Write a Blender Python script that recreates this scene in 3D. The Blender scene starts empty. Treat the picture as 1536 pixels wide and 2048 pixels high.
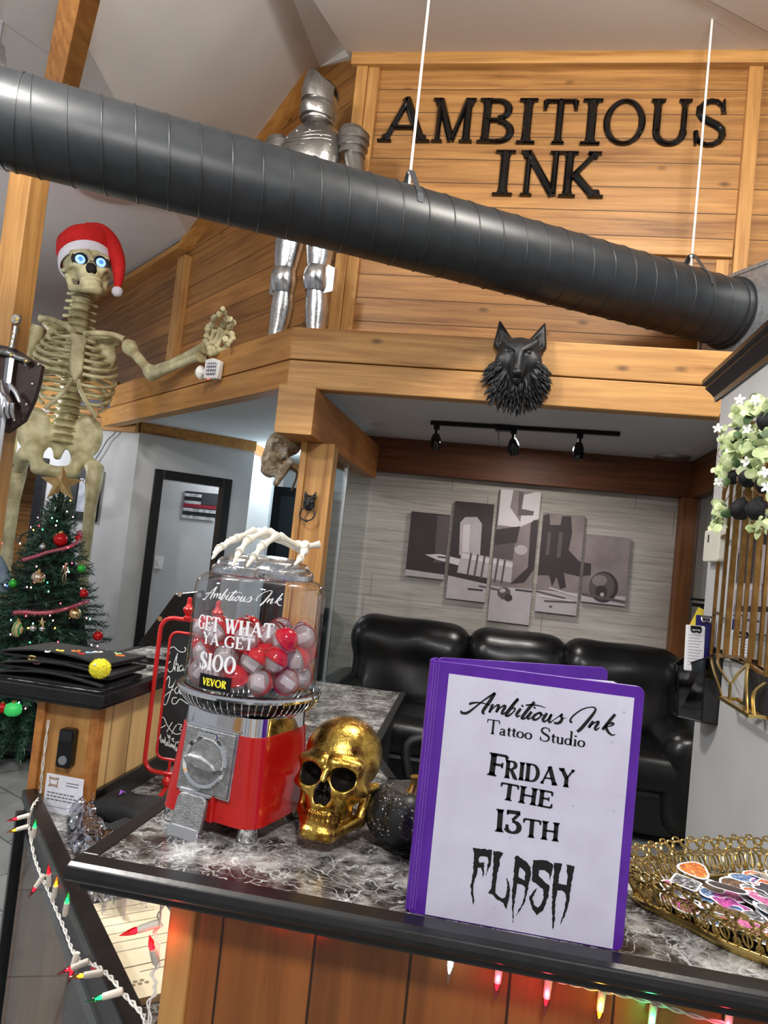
import bpy, bmesh, math, random
import numpy as np
from mathutils import Vector, Matrix, Euler
from mathutils.geometry import tessellate_polygon
random.seed(7)
SC = bpy.context.scene
COL = SC.collection
PI = math.pi
R = math.radians
# ---------------------------------------------------------------- camera
EYE = Vector((0, 0, 1.49))
FPX, YAW, PITCH, ROLL = 1500.0, R(9.5), R(3.0), R(6.03)
_f0 = Vector((-math.sin(YAW), math.cos(YAW), 0)); _r0 = Vector((math.cos(YAW), math.sin(YAW), 0)); _z = Vector((0, 0, 1))
FWD = math.cos(PITCH) * _f0 + math.sin(PITCH) * _z
_u0 = math.cos(PITCH) * _z - math.sin(PITCH) * _f0
RGT = math.cos(ROLL) * _r0 + math.sin(ROLL) * _u0
UPV = -math.sin(ROLL) * _r0 + math.cos(ROLL) * _u0
cam_data = bpy.data.cameras.new('camera'); cam = bpy.data.objects.new('camera', cam_data); COL.objects.link(cam)
cam.matrix_world = Matrix(((RGT.x, UPV.x, -FWD.x, EYE.x), (RGT.y, UPV.y, -FWD.y, EYE.y), (RGT.z, UPV.z, -FWD.z, EYE.z), (0, 0, 0, 1)))
cam_data.sensor_fit = 'VERTICAL'; cam_data.sensor_height = 36.0; cam_data.sensor_width = 27.0
cam_data.lens = FPX / 2048 * 36.0
cam_data.clip_start = 0.02
SC.camera = cam
# ---------------------------------------------------------------- exposure, world
SC.view_settings.view_transform = 'Standard'; SC.view_settings.look = 'None'
SC.view_settings.gamma = 1.0; SC.view_settings.use_curve_mapping = False
SC.view_settings.exposure = 0.45
world = bpy.data.worlds.new('world'); SC.world = world; world.use_nodes = True
world.node_tree.nodes['Background'].inputs[0].default_value = (0.80, 0.83, 0.90, 1)
world.node_tree.nodes['Background'].inputs[1].default_value = 0.32
# ---------------------------------------------------------------- the room's lamps
def area(name, loc, size, power, color=(1, 1, 1), target=None, sy=None):
    l = bpy.data.lights.new(name, 'AREA'); l.energy = power; l.color = color; l.size = size
    if sy: l.shape = 'RECTANGLE'; l.size_y = sy
    o = bpy.data.objects.new(name, l); COL.objects.link(o); o.location = loc
    if target: o.rotation_euler = (Vector(target) - Vector(loc)).to_track_quat('-Z', 'Y').to_euler()
    return o
def spot(name, loc, target, power, color=(1, 1, 1), ang=80, r=0.05, blend=0.6):
    l = bpy.data.lights.new(name, 'SPOT'); l.energy = power; l.color = color; l.spot_size = R(ang); l.spot_blend = blend; l.shadow_soft_size = r
    o = bpy.data.objects.new(name, l); COL.objects.link(o); o.location = loc
    o.rotation_euler = (Vector(target) - Vector(loc)).to_track_quat('-Z', 'Y').to_euler()
    return o
def bulb_light(name, loc, power, color=(1, 1, 1), r=0.05):
    l = bpy.data.lights.new(name, 'POINT'); l.energy = power; l.color = color; l.shadow_soft_size = r
    o = bpy.data.objects.new(name, l); COL.objects.link(o); o.location = loc
    return o
bulb_light('lobby_lamp_left', (-1.7, 1.5, 3.55), 125, (1, 0.97, 0.93), 0.14)
bulb_light('lobby_lamp_right', (0.75, 2.35, 3.95), 100, (1, 0.95, 0.87), 0.14)
bulb_light('lobby_lamp_front', (0.35, -0.7, 3.1), 155, (1, 0.98, 0.95), 0.16)
bulb_light('lobby_lamp_far_left', (-2.9, 0.4, 3.1), 120, (0.97, 0.98, 1.0), 0.14)
bulb_light('hall_lamp', (-1.95, 6.6, 2.1), 20, (0.66, 0.88, 1.0), 0.15)
bulb_light('left_hall_lamp', (-3.9, 5.0, 2.1), 22, (0.9, 0.94, 1.0), 0.12)
bulb_light('corridor_lamp', (-2.6, 6.7, 2.2), 9, (0.93, 0.96, 1.0), 0.12)
area('alcove_lamp', (0.1, 4.7, 2.30), 0.25, 7, (1, 0.94, 0.88), (0.1, 4.71, 0))
# ---------------------------------------------------------------- pixel of the photograph -> point on a plane of the room
def ray(px, py): return FWD + RGT * ((px - 768) / FPX) - UPV * ((py - 1024) / FPX)
def at_y(px, py, y): d = ray(px, py); return EYE + d * (y / d.y)
def at_x(px, py, x): d = ray(px, py); return EYE + d * (x / d.x)
def at_z(px, py, z): d = ray(px, py); return EYE + d * ((z - EYE.z) / d.z)
def at_plane(px, py, p, n):
    d = ray(px, py); p = Vector(p); n = Vector(n)
    return EYE + d * ((p - EYE).dot(n) / d.dot(n))
# ---------------------------------------------------------------- mesh builder
def frame_of(d):
    d = d.normalized(); a = Vector((0, 0, 1)) if abs(d.z) < 0.9 else Vector((1, 0, 0))
    u = d.cross(a).normalized(); return u, d.cross(u).normalized()
class MB:
    def __init__(s): s.v = []; s.f = []
    def add(s, vs, fs):
        o = len(s.v); s.v += [tuple(p) for p in vs]; s.f += [tuple(i + o for i in f) for f in fs]; return s
    def box(s, x0, y0, z0, x1, y1, z1):
        x0, x1 = min(x0, x1), max(x0, x1); y0, y1 = min(y0, y1), max(y0, y1); z0, z1 = min(z0, z1), max(z0, z1)
        return s.add([(x0, y0, z0), (x1, y0, z0), (x1, y1, z0), (x0, y1, z0), (x0, y0, z1), (x1, y0, z1), (x1, y1, z1), (x0, y1, z1)],
                     [(0, 3, 2, 1), (4, 5, 6, 7), (0, 1, 5, 4), (1, 2, 6, 5), (2, 3, 7, 6), (3, 0, 4, 7)])
    def obox(s, c, size, rot=(0, 0, 0)):
        m = rot if isinstance(rot, Matrix) else Euler(rot).to_matrix(); c = Vector(c); h = Vector(size) / 2
        vs = [c + m @ Vector((sx * h.x, sy * h.y, sz * h.z)) for sz in (-1, 1) for sx, sy in ((-1, -1), (1, -1), (1, 1), (-1, 1))]
        return s.add(vs, [(0, 3, 2, 1), (4, 5, 6, 7), (0, 1, 5, 4), (1, 2, 6, 5), (2, 3, 7, 6), (3, 0, 4, 7)])
    def bar(s, p0, p1, w, h, up=(0, 0, 1)):
        p0 = Vector(p0); p1 = Vector(p1); d = (p1 - p0).normalized(); u = d.cross(Vector(up))
        if u.length < 1e-4: u = d.cross(Vector((0, 1, 0)))
        u.normalize(); t = u.cross(d)
        vs = []
        for p in (p0, p1): vs += [p - u * w / 2 - t * h / 2, p + u * w / 2 - t * h / 2, p + u * w / 2 + t * h / 2, p - u * w / 2 + t * h / 2]
        return s.add(vs, [(0, 1, 2, 3), (7, 6, 5, 4), (0, 4, 5, 1), (1, 5, 6, 2), (2, 6, 7, 3), (3, 7, 4, 0)])
    def tube(s, pts, r, n=8, closed=False, caps=True):
        pts = [Vector(p) for p in pts]; m = len(pts); rs = list(r) if hasattr(r, '__len__') else [r] * m
        vs = []; u = None
        for i in range(m):
            a = pts[(i - 1) % m] if (closed or i > 0) else pts[0]; b = pts[(i + 1) % m] if (closed or i < m - 1) else pts[-1]
            d = b - a
            if d.length < 1e-9: d = Vector((0, 0, 1))
            d.normalize()
            if u is None: u, w = frame_of(d)
            else:
                u = (u - d * u.dot(d))
                if u.length < 1e-6: u = frame_of(d)[0]
                u.normalize(); w = d.cross(u)
            vs += [pts[i] + (u * math.cos(2 * PI * k / n) + w * math.sin(2 * PI * k / n)) * rs[i] for k in range(n)]
        fs = []
        for i in range(m if closed else m - 1):
            j = (i + 1) % m
            fs += [(i * n + k, i * n + (k + 1) % n, j * n + (k + 1) % n, j * n + k) for k in range(n)]
        if caps and not closed: fs += [tuple(range(n - 1, -1, -1)), tuple((m - 1) * n + k for k in range(n))]
        return s.add(vs, fs)
    def cyl(s, p0, p1, r0, r1=None, n=16): return s.tube([p0, p1], [r0, r0 if r1 is None else r1], n)
    def lathe(s, prof, n=32, o=(0, 0, 0), m=None):
        vs = []; fs = []; o = Vector(o); idx = []
        for r, z in prof:
            if r < 1e-7: idx.append([len(vs)]); vs.append(Vector((0, 0, z)))
            else:
                idx.append([len(vs) + k for k in range(n)]); vs += [Vector((r * math.cos(2 * PI * k / n), r * math.sin(2 * PI * k / n), z)) for k in range(n)]
        for a, b in zip(idx, idx[1:]):
            for k in range(n):
                k2 = (k + 1) % n
                q = [a[k % len(a)], a[k2 % len(a)], b[k2 % len(b)], b[k % len(b)]]
                q2 = []
                for i in q:
                    if i not in q2: q2.append(i)
                if len(q2) > 2: fs.append(tuple(q2))
        return s.add([o + (m @ p if m else p) for p in vs], fs)
    def prism(s, poly, a, b, ax='z'):
        def P(u, v, w): return (u, v, w) if ax == 'z' else ((u, w, v) if ax == 'y' else (w, u, v))
        n = len(poly)
        s.add([P(u, v, a) for u, v in poly] + [P(u, v, b) for u, v in poly],
              [tuple(range(n - 1, -1, -1)), tuple(range(n, 2 * n))] + [(i, (i + 1) % n, n + (i + 1) % n, n + i) for i in range(n)])
        return s
    def loft(s, rings, caps=True, closed=True):
        n = len(rings[0]); vs = [p for r in rings for p in r]; fs = []
        for i in range(len(rings) - 1):
            fs += [(i * n + k, i * n + (k + 1) % n, (i + 1) * n + (k + 1) % n, (i + 1) * n + k) for k in range(n if closed else n - 1)]
        if caps: fs += [tuple(range(n - 1, -1, -1)), tuple((len(rings) - 1) * n + k for k in range(n))]
        return s.add(vs, fs)
    def ell(s, c, r, n=16, m=10, rot=None):
        if not hasattr(r, '__len__'): r = (r, r, r)
        mt = Matrix.Diagonal(Vector(r)).to_3x3()
        if rot is not None: mt = (rot if isinstance(rot, Matrix) else Euler(rot).to_matrix()) @ mt
        return s.lathe([(math.sin(PI * i / m) if 0 < i < m else 0, -math.cos(PI * i / m)) for i in range(m + 1)], n, c, mt)
    def poly(s, pts): return s.add(pts, [tuple(range(len(pts)))])
    def slab(s, pts, thick):
        pts = [Vector(p) for p in pts]; nrm = Vector((0, 0, 0))
        for i in range(len(pts)): nrm += pts[i].cross(pts[(i + 1) % len(pts)])
        nrm.normalize(); n = len(pts)
        return s.add(pts + [p - nrm * thick for p in pts], [tuple(range(n)), tuple(range(2 * n - 1, n - 1, -1))] + [(i, n + i, n + (i + 1) % n, (i + 1) % n) for i in range(n)])
    def merge(s, o): return s.add(o.v, o.f)
    def xf(s, m):
        s.v = [tuple(m @ Vector(p)) for p in s.v]; return s
    def build(s, name, mat=None, parent=None, smooth=None, bevel=0, seg=2, sub=0, noise=None):
        me = bpy.data.meshes.new(name); me.from_pydata([tuple(p) for p in s.v], [], s.f); me.validate()
        bm = bmesh.new(); bm.from_mesh(me); bmesh.ops.recalc_face_normals(bm, faces=bm.faces); bm.to_mesh(me); bm.free()
        o = bpy.data.objects.new(name, me); COL.objects.link(o)
        if mat: me.materials.append(mat)
        if smooth is not None:
            me.polygons.foreach_set('use_smooth', [True] * len(me.polygons))
            if smooth < 179: me.set_sharp_from_angle(angle=R(smooth))
        if bevel:
            b = o.modifiers.new('bevel', 'BEVEL'); b.width = bevel; b.segments = seg; b.limit_method = 'ANGLE'; b.angle_limit = R(35); b.harden_normals = False
        if sub:
            b = o.modifiers.new('sub', 'SUBSURF'); b.levels = sub; b.render_levels = sub
        if parent: o.parent = parent
        return o
def ring(c, rx, ry, n=20, u=(1, 0, 0), v=(0, 1, 0), p=2.0, a0=0):
    c = Vector(c); u = Vector(u); v = Vector(v); out = []
    for k in range(n):
        a = 2 * PI * k / n + a0; ca, sa = math.cos(a), math.sin(a)
        out.append(c + u * rx * math.copysign(abs(ca) ** (2 / p), ca) + v * ry * math.copysign(abs(sa) ** (2 / p), sa))
    return out
def rrect(w, h, r, n=5, cx=0, cy=0):
    out = []
    for (x, y, a) in ((w / 2 - r, h / 2 - r, 0), (-w / 2 + r, h / 2 - r, 90), (-w / 2 + r, -h / 2 + r, 180), (w / 2 - r, -h / 2 + r, 270)):
        out += [(cx + x + r * math.cos(R(a + 90 * i / n)), cy + y + r * math.sin(R(a + 90 * i / n))) for i in range(n + 1)]
    return out
def smooth_path(pts, k=6, closed=False):
    pts = [Vector(p) for p in pts]; n = len(pts); out = []
    for i in range(n if closed else n - 1):
        p0 = pts[(i - 1) % n] if closed or i > 0 else pts[0]; p1 = pts[i]; p2 = pts[(i + 1) % n]
        p3 = pts[(i + 2) % n] if closed or i < n - 2 else pts[-1]
        for j in range(k):
            t = j / k
            out.append(0.5 * ((2 * p1) + (p2 - p0) * t + (2 * p0 - 5 * p1 + 4 * p2 - p3) * t * t + (3 * p1 - p0 - 3 * p2 + p3) * t ** 3))
    if not closed: out.append(pts[-1])
    return out
# ---------------------------------------------------------------- scene objects
def tag(o, label=None, cat=None, group=None, kind=None):
    if label: o['label'] = label
    if cat: o['category'] = cat
    if group: o['group'] = group
    if kind: o['kind'] = kind
    return o
def thing(name, label, cat, loc=(0, 0, 0), rz=0, group=None, rot=None):
    o = bpy.data.objects.new(name, None); o.empty_display_size = 0.05; COL.objects.link(o); o.location = loc; o.rotation_euler = rot if rot else (0, 0, rz)
    return tag(o, label, cat, group)
def struct(o): o['kind'] = 'structure'; return o
def dup(root, loc=None, label=None, group=None, rot=None):
    r = root.copy(); COL.objects.link(r)
    if loc is not None: r.location = loc
    if rot is not None: r.rotation_euler = rot
    if label: r['label'] = label
    if group: r['group'] = group
    for ch in list(root.children):
        c = ch.copy(); COL.objects.link(c); c.parent = r
        for g in list(ch.children):
            d = g.copy(); COL.objects.link(d); d.parent = c
    return r
# ---------------------------------------------------------------- implicit surfaces for organic shapes
def sdf_mesh(f, lo, hi, n):
    lo = np.array(lo, float); hi = np.array(hi, float); h = (hi - lo).max() / n
    dims = np.ceil((hi - lo) / h).astype(int) + 1
    ax = [lo[i] + h * np.arange(dims[i]) for i in range(3)]
    X, Y, Z = np.meshgrid(*ax, indexing='ij'); D = f(X, Y, Z)
    S = D < 0; nx, ny, nz = D.shape
    cnt = np.zeros((nx - 1, ny - 1, nz - 1)); acc = np.zeros((nx - 1, ny - 1, nz - 1, 3))
    sl = lambda a, dx, dy, dz: a[dx:nx - 1 + dx, dy:ny - 1 + dy, dz:nz - 1 + dz]
    for axis in range(3):
        o1, o2 = [i for i in range(3) if i != axis]
        for p in (0, 1):
            for q in (0, 1):
                c0 = [0, 0, 0]; c0[o1] = p; c0[o2] = q; c1 = list(c0); c1[axis] = 1
                a, b = sl(D, *c0), sl(D, *c1); m = (a < 0) != (b < 0)
                t = np.where(m, a / np.where(m, a - b, 1), 0)
                cnt += m
                for k in range(3):
                    acc[..., k] += np.where(m, (c0[k] + (t if k == axis else 0)), 0)
    act = cnt > 0; idx = -np.ones(act.shape, int); idx[act] = np.arange(act.sum())
    ijk = np.argwhere(act); V = lo + h * (ijk + acc[act] / cnt[act][:, None])
    F = []
    for axis in range(3):
        o1, o2 = [i for i in range(3) if i != axis]
        a = np.take(S, range(0, D.shape[axis] - 1), axis); b = np.take(S, range(1, D.shape[axis]), axis)
        for e in np.argwhere(a != b):
            if e[o1] < 1 or e[o2] < 1 or e[o1] >= D.shape[o1] - 1 or e[o2] >= D.shape[o2] - 1: continue
            q = []
            for p, r in ((-1, -1), (0, -1), (0, 0), (-1, 0)):
                c = list(e); c[o1] += p; c[o2] += r; q.append(int(idx[tuple(c)]))
            F.append(tuple(q))
    m = MB(); m.v = [tuple(p) for p in V]; m.f = F
    return m
def d_ell(X, Y, Z, c, r):
    x, y, z = (X - c[0]) / r[0], (Y - c[1]) / r[1], (Z - c[2]) / r[2]
    k0 = np.sqrt(x * x + y * y + z * z); k1 = np.sqrt((x / r[0]) ** 2 + (y / r[1]) ** 2 + (z / r[2]) ** 2) + 1e-9
    return k0 * (k0 - 1) / k1
def d_cap(X, Y, Z, a, b, ra, rb=None):
    rb = ra if rb is None else rb; a = np.array(a, float); b = np.array(b, float); ab = b - a
    t = np.clip(((X - a[0]) * ab[0] + (Y - a[1]) * ab[1] + (Z - a[2]) * ab[2]) / max(ab @ ab, 1e-9), 0, 1)
    return np.sqrt((X - a[0] - t * ab[0]) ** 2 + (Y - a[1] - t * ab[1]) ** 2 + (Z - a[2] - t * ab[2]) ** 2) - (ra + (rb - ra) * t)
def su(a, b, k):
    h = np.clip(0.5 + 0.5 * (b - a) / k, 0, 1); return b * (1 - h) + a * h - k * h * (1 - h)
def ss(a, b, k): return -su(-a, b, k)
# ---------------------------------------------------------------- materials
def srgb(r, g, b): return tuple(((c / 255) / 12.92 if c / 255 <= 0.04045 else ((c / 255 + 0.055) / 1.055) ** 2.4) for c in (r, g, b)) + (1,)
class NT:
    def __init__(s, name):
        s.m = bpy.data.materials.new(name); s.m.use_nodes = True; s.t = s.m.node_tree; s.n = s.t.nodes; s.b = s.n['Principled BSDF']
    def add(s, typ, **kw):
        o = s.n.new('ShaderNode' + typ)
        for k, v in kw.items():
            if k in o.inputs: s.set(o.inputs[k], v)
            else: setattr(o, k, v)
        return o
    def set(s, inp, v):
        if isinstance(v, bpy.types.NodeSocket): s.t.links.new(v, inp)
        else: inp.default_value = v
    def math(s, op, a, b=0.0, c=None):
        o = s.n.new('ShaderNodeMath'); o.operation = op; s.set(o.inputs[0], a); s.set(o.inputs[1], b)
        if c is not None: s.set(o.inputs[2], c)
        return o.outputs[0]
    def mix(s, f, a, b, mode='MIX'):
        o = s.n.new('ShaderNodeMix'); o.data_type = 'RGBA'; o.blend_type = mode
        s.set(o.inputs[0], f); s.set(o.inputs[6], a); s.set(o.inputs[7], b); return o.outputs[2]
    def ramp(s, f, stops):
        o = s.n.new('ShaderNodeValToRGB'); e = o.color_ramp.elements
        while len(e) < len(stops): e.new(0.5)
        for i, (p, c) in enumerate(stops): e[i].position = p; e[i].color = c if hasattr(c, '__len__') else (c, c, c, 1)
        s.set(o.inputs[0], f); return o.outputs[0]
    def pos(s, scale=(1, 1, 1), rot=(0, 0, 0), loc=(0, 0, 0), src='Object'):
        tc = s.add('TexCoord'); mp = s.add('Mapping'); s.t.links.new(tc.outputs[src], mp.inputs[0])
        mp.inputs['Scale'].default_value = scale; mp.inputs['Rotation'].default_value = rot; mp.inputs['Location'].default_value = loc
        return mp.outputs[0]
    def noise(s, vec, scale, detail=4, rough=0.55, dist=0):
        o = s.add('TexNoise', Scale=scale, Detail=detail, Roughness=rough, Distortion=dist); s.t.links.new(vec, o.inputs['Vector']); return o.outputs['Fac']
    def vor(s, vec, scale, feature='F1', out='Distance', rnd=1.0):
        o = s.add('TexVoronoi', feature=feature); o.inputs['Scale'].default_value = scale; o.inputs['Randomness'].default_value = rnd; s.t.links.new(vec, o.inputs['Vector']); return o.outputs[out]
    def bump(s, h, strength=0.3, dist=0.01):
        o = s.add('Bump', Strength=strength, Distance=dist); s.t.links.new(h, o.inputs['Height']); s.t.links.new(o.outputs[0], s.b.inputs['Normal'])
    def p(s, **kw):
        for k, v in kw.items(): s.set(s.b.inputs[k.replace('_', ' ')], v)
        return s
def mat(name, col, rough=0.5, metal=0.0, **kw):
    t = NT(name); t.p(Base_Color=col if len(col) == 4 else tuple(col) + (1,), Roughness=rough, Metallic=metal); t.p(**kw); return t.m
def noisy(name, c1, c2, scale=8, rough=0.6, metal=0.0, bump=0.0, bscale=None, detail=4, bdist=0.005, **kw):
    t = NT(name); v = t.pos(); f = t.noise(v, scale, detail)
    t.p(Base_Color=t.mix(t.ramp(f, [(0.35, 0.0), (0.65, 1.0)]), c1, c2), Roughness=rough, Metallic=metal); t.p(**kw)
    if bump: t.bump(t.noise(v, bscale or scale * 4, 3), bump, bdist)
    return t.m
def emit(name, col, strength, base=None):
    t = NT(name); t.p(Base_Color=base or col, Emission_Color=col, Emission_Strength=strength, Roughness=0.3); return t.m
def wood(name, light, dark, grain='x', plank=0.0, up='z', off=0.0, rough=0.5, knots=0.75, gap=0.020, tone=0.25, spec=0.4, rz=None):
    """cedar boards; grain runs along one axis of the object, boards (if any) stack along 'up' with a groove between"""
    t = NT(name); ax = 'xyz'
    tc = t.add('TexCoord'); sep = t.add('SeparateXYZ')
    if rz is None: t.t.links.new(tc.outputs['Object'], sep.inputs[0])
    else:
        vr = t.add('VectorRotate', rotation_type='Z_AXIS', Angle=rz); t.t.links.new(tc.outputs['Object'], vr.inputs['Vector']); t.t.links.new(vr.outputs[0], sep.inputs[0])
    co = {a: sep.outputs[i] for i, a in enumerate(ax)}
    idx = 0.0; edge = None
    if plank:
        q = t.math('DIVIDE', t.math('ADD', co[up], off), plank); idx = t.math('FLOOR', q); fr = t.math('FRACT', q)
        edge = t.math('MINIMUM', fr, t.math('SUBTRACT', 1.0, fr))
    wn = t.add('TexWhiteNoise', noise_dimensions='1D'); t.set(wn.inputs['W'], idx)
    rnd = t.math('MULTIPLY', wn.outputs['Value'], 37.0)
    def comb(kg, kr):
        c = t.add('CombineXYZ')
        for i, a in enumerate(ax): t.set(c.inputs[i], t.math('ADD', t.math('MULTIPLY', co[a], kg if a == grain else kr), rnd))
        return c.outputs[0]
    g1 = t.noise(comb(1.3, 26), 1.0, 6, 0.62, 0.5); g2 = t.noise(comb(3, 150), 1.0, 3, 0.6); blot = t.noise(comb(1.2, 3.0), 1.0, 2)
    ck = t.add('CombineXYZ'); nrm_ = {'x': 'y', 'y': 'x', 'z': 'y' if up != 'y' else 'x'}[grain]
    for i, a in enumerate(ax): t.set(ck.inputs[i], 0.0 if a == nrm_ else t.math('ADD', t.math('MULTIPLY', co[a], 2.6 if a == grain else 5.5), rnd))
    vk = ck.outputs[0]; kd = t.add('TexVoronoi', feature='F1'); t.set(kd.inputs['Vector'], vk); kd.inputs['Scale'].default_value = 1.0
    knot = t.math('MULTIPLY', t.ramp(kd.outputs['Distance'], [(0.025, 1.0), (0.11, 0.0)]), knots)
    c = t.mix(t.ramp(g1, [(0.32, 0.0), (0.66, 1.0)]), dark, light)
    c = t.mix(t.math('MULTIPLY', g2, 0.45), c, dark)
    c = t.mix(t.math('MULTIPLY', t.ramp(blot, [(0.35, 0.0), (0.75, 1.0)]), 0.3), c, light)
    hsv = t.add('HueSaturation', Color=c); t.set(hsv.inputs['Value'], t.math('ADD', 1.0 - tone / 2, t.math('MULTIPLY', wn.outputs['Value'], tone)))
    c = t.mix(knot, hsv.outputs[0], tuple(x * 0.22 for x in dark[:3]) + (1,))
    h = g1
    if plank:
        gr = t.ramp(edge, [(gap * 0.35, 0.0), (gap, 1.0)]); c = t.mix(gr, tuple(x * 0.10 for x in dark[:3]) + (1,), c)
        h = t.math('ADD', t.math('MULTIPLY', g1, 0.12), gr)
    t.p(Base_Color=c, Roughness=rough, Specular_IOR_Level=spec); t.bump(h, 0.35, 0.004)
    return t.m
def thin_glass(name, tint=(1, 1, 1, 1), amount=0.06, rough=0.02, milk=None, milky=0.0, edge=0.45):
    """a thin clear sheet: passes light straight, mirrors at glancing angles"""
    t = NT(name); t.n.remove(t.b); out = t.n['Material Output']
    lw = t.add('LayerWeight', Blend=0.25); tr = t.add('BsdfTransparent', Color=tint); gl = t.add('BsdfGlossy', Roughness=rough)
    mx = t.add('MixShader'); f = t.math('ADD', t.math('MULTIPLY', lw.outputs['Facing'], edge), amount)
    t.t.links.new(f, mx.inputs[0]); t.t.links.new(tr.outputs[0], mx.inputs[1]); t.t.links.new(gl.outputs[0], mx.inputs[2]); 
    if milk:
        df = t.add('BsdfDiffuse', Color=milk); m2 = t.add('MixShader', Fac=milky); t.t.links.new(mx.outputs[0], m2.inputs[1]); t.t.links.new(df.outputs[0], m2.inputs[2]); mx = m2
    t.t.links.new(mx.outputs[0], out.inputs[0])
    return t.m
def marble(name):
    t = NT(name); v = t.pos()
    wv = t.add('TexNoise', Scale=7.0, Detail=5.0); t.t.links.new(v, wv.inputs['Vector'])
    va = t.add('VectorMath', operation='MULTIPLY_ADD'); t.set(va.inputs[0], wv.outputs['Color']); va.inputs[1].default_value = (0.30, 0.30, 0.30); t.set(va.inputs[2], v)
    ve = va.outputs[0]
    e1 = t.vor(ve, 9, 'DISTANCE_TO_EDGE'); e2 = t.vor(ve, 26, 'DISTANCE_TO_EDGE'); e3 = t.vor(ve, 60, 'DISTANCE_TO_EDGE')
    cloud = t.noise(v, 11, 6, 0.65); c2 = t.noise(v, 34, 5, 0.7)
    base = t.ramp(cloud, [(0.36, srgb(44, 37, 37)), (0.44, srgb(100, 96, 93)), (0.52, srgb(146, 143, 139)), (0.66, srgb(196, 194, 190))])
    base = t.mix(t.ramp(c2, [(0.42, 0.0), (0.60, 0.9)]), base, srgb(26, 22, 22))
    vein = t.math('MULTIPLY', t.ramp(e1, [(0.0, .8), (0.013, 0.0)]), t.ramp(cloud, [(0.35, 0.15), (0.6, 1.0)]))
    v2 = t.math('MULTIPLY', t.ramp(e2, [(0.0, 0.9), (0.045, 0.0)]), t.ramp(c2, [(0.38, 0.0), (0.6, 0.85)]))
    v3 = t.math('MULTIPLY', t.ramp(e3, [(0.0, 0.6), (0.08, 0.0)]), t.ramp(cloud, [(0.42, 0.0), (0.62, 0.8)]))
    c = t.mix(v3, base, srgb(190, 190, 188)); c = t.mix(v2, c, srgb(205, 206, 205)); c = t.mix(vein, c, srgb(228, 230, 230))
    t.p(Base_Color=c, Roughness=0.16, Specular_IOR_Level=0.5); return t.m
M = {}
CL, CD = srgb(184, 134, 76), srgb(112, 70, 31)
M['cedar_wall'] = wood('cedar wall boards', CL, CD, 'x', 0.143, 'z', 0.02)
M['cedar_wall_diag'] = wood('cedar diagonal wall boards', srgb(176, 124, 66), srgb(112, 70, 32), 'x', 0.17, 'z', 0.0, rz=R(-137.3))
M['cedar_x'] = wood('cedar beam along x', srgb(206, 157, 93), srgb(142, 94, 45), 'x')
M['cedar_y'] = wood('cedar beam along y', srgb(196, 132, 68), srgb(140, 84, 38), 'y')
M['cedar_z'] = wood('cedar post', srgb(206, 157, 93), srgb(142, 94, 45), 'z')
M['cedar_dark'] = wood('shade-toned cedar header', srgb(120, 70, 36), srgb(70, 36, 16), 'x')  # cedar colour darkened to carry the alcove's dim light
M['cedar_shaded_y'] = wood('shade-toned cedar header along y', srgb(120, 70, 36), srgb(70, 36, 16), 'y')
M['cedar_v'] = wood('cedar upright boards', srgb(172, 104, 48), srgb(112, 62, 26), 'z', 0.118, 'x', 0.03, rough=0.35, spec=0.5, tone=.5)
M['cedar_v_y'] = wood('pale upright boards', srgb(206, 160, 100), srgb(160, 112, 62), 'z', 0.11, 'y', 0.0, rough=0.35)
M['black_trim'] = noisy('black painted trim', srgb(12, 12, 14), srgb(22, 22, 25), 30, 0.30, bump=0.12, bscale=90, bdist=0.002)
M['black_matte'] = noisy('black matte', srgb(14, 14, 15), srgb(24, 24, 25), 20, 0.6)
M['black_gloss'] = mat('black gloss', srgb(8, 8, 10), 0.12)
M['black_metal'] = mat('black metal', srgb(20, 20, 22), 0.4, 0.6)
M['wall_grey'] = noisy('grey wall paint', srgb(176, 176, 177), srgb(186, 186, 187), 3, 0.7, bump=0.05, bscale=160, bdist=0.002)
M['wall_light'] = noisy('pale grey wall paint', srgb(190, 190, 190), srgb(198, 198, 198), 3, 0.7, bump=0.05, bscale=160, bdist=0.002)
M['ceiling'] = noisy('vaulted ceiling paint', srgb(216, 212, 208), srgb(221, 217, 213), 2, 0.8)
M['ceil_flat'] = noisy('flat ceiling paint', srgb(198, 196, 196), srgb(206, 204, 203), 2, 0.8)
M['marble'] = marble('grey marble laminate')
M['chrome'] = mat('chrome', (0.82, 0.83, 0.85), 0.06, 1.0)
M['steel'] = mat('brushed steel', (0.55, 0.56, 0.58), 0.35, 1.0)
M['white_plastic'] = mat('white plastic', srgb(226, 226, 222), 0.4)
M['white_paper'] = noisy('white paper', srgb(222, 222, 230), srgb(232, 232, 240), 60, 0.6)
M['glass'] = thin_glass('clear sheet glass', (0.93, 0.96, 0.95, 1), 0.05)
M['ink'] = mat('black ink', srgb(12, 12, 14), 0.5)
# ---------------------------------------------------------------- floor
t = NT('slate tile floor'); v = t.pos(rot=(0, 0, R(28)))
bk = t.add('TexBrick', Scale=1.0, offset=0.5); t.t.links.new(v, bk.inputs['Vector'])
bk.inputs['Color1'].default_value = srgb(150, 153, 153); bk.inputs['Color2'].default_value = srgb(166, 168, 167); bk.inputs['Mortar'].default_value = srgb(92, 94, 95)
bk.inputs['Mortar Size'].default_value = 0.004; bk.inputs['Brick Width'].default_value = 0.61; bk.inputs['Row Height'].default_value = 0.305
nz = t.noise(t.pos(), 5, 6, 0.65)
t.p(Base_Color=t.mix(0.6, bk.outputs['Color'], t.ramp(nz, [(0.3, srgb(104, 107, 108)), (0.7, srgb(166, 168, 166))]), 'OVERLAY'), Roughness=t.ramp(nz, [(0.3, 0.28), (0.7, 0.5)])); t.bump(bk.outputs['Fac'], -0.2, 0.003)
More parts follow.
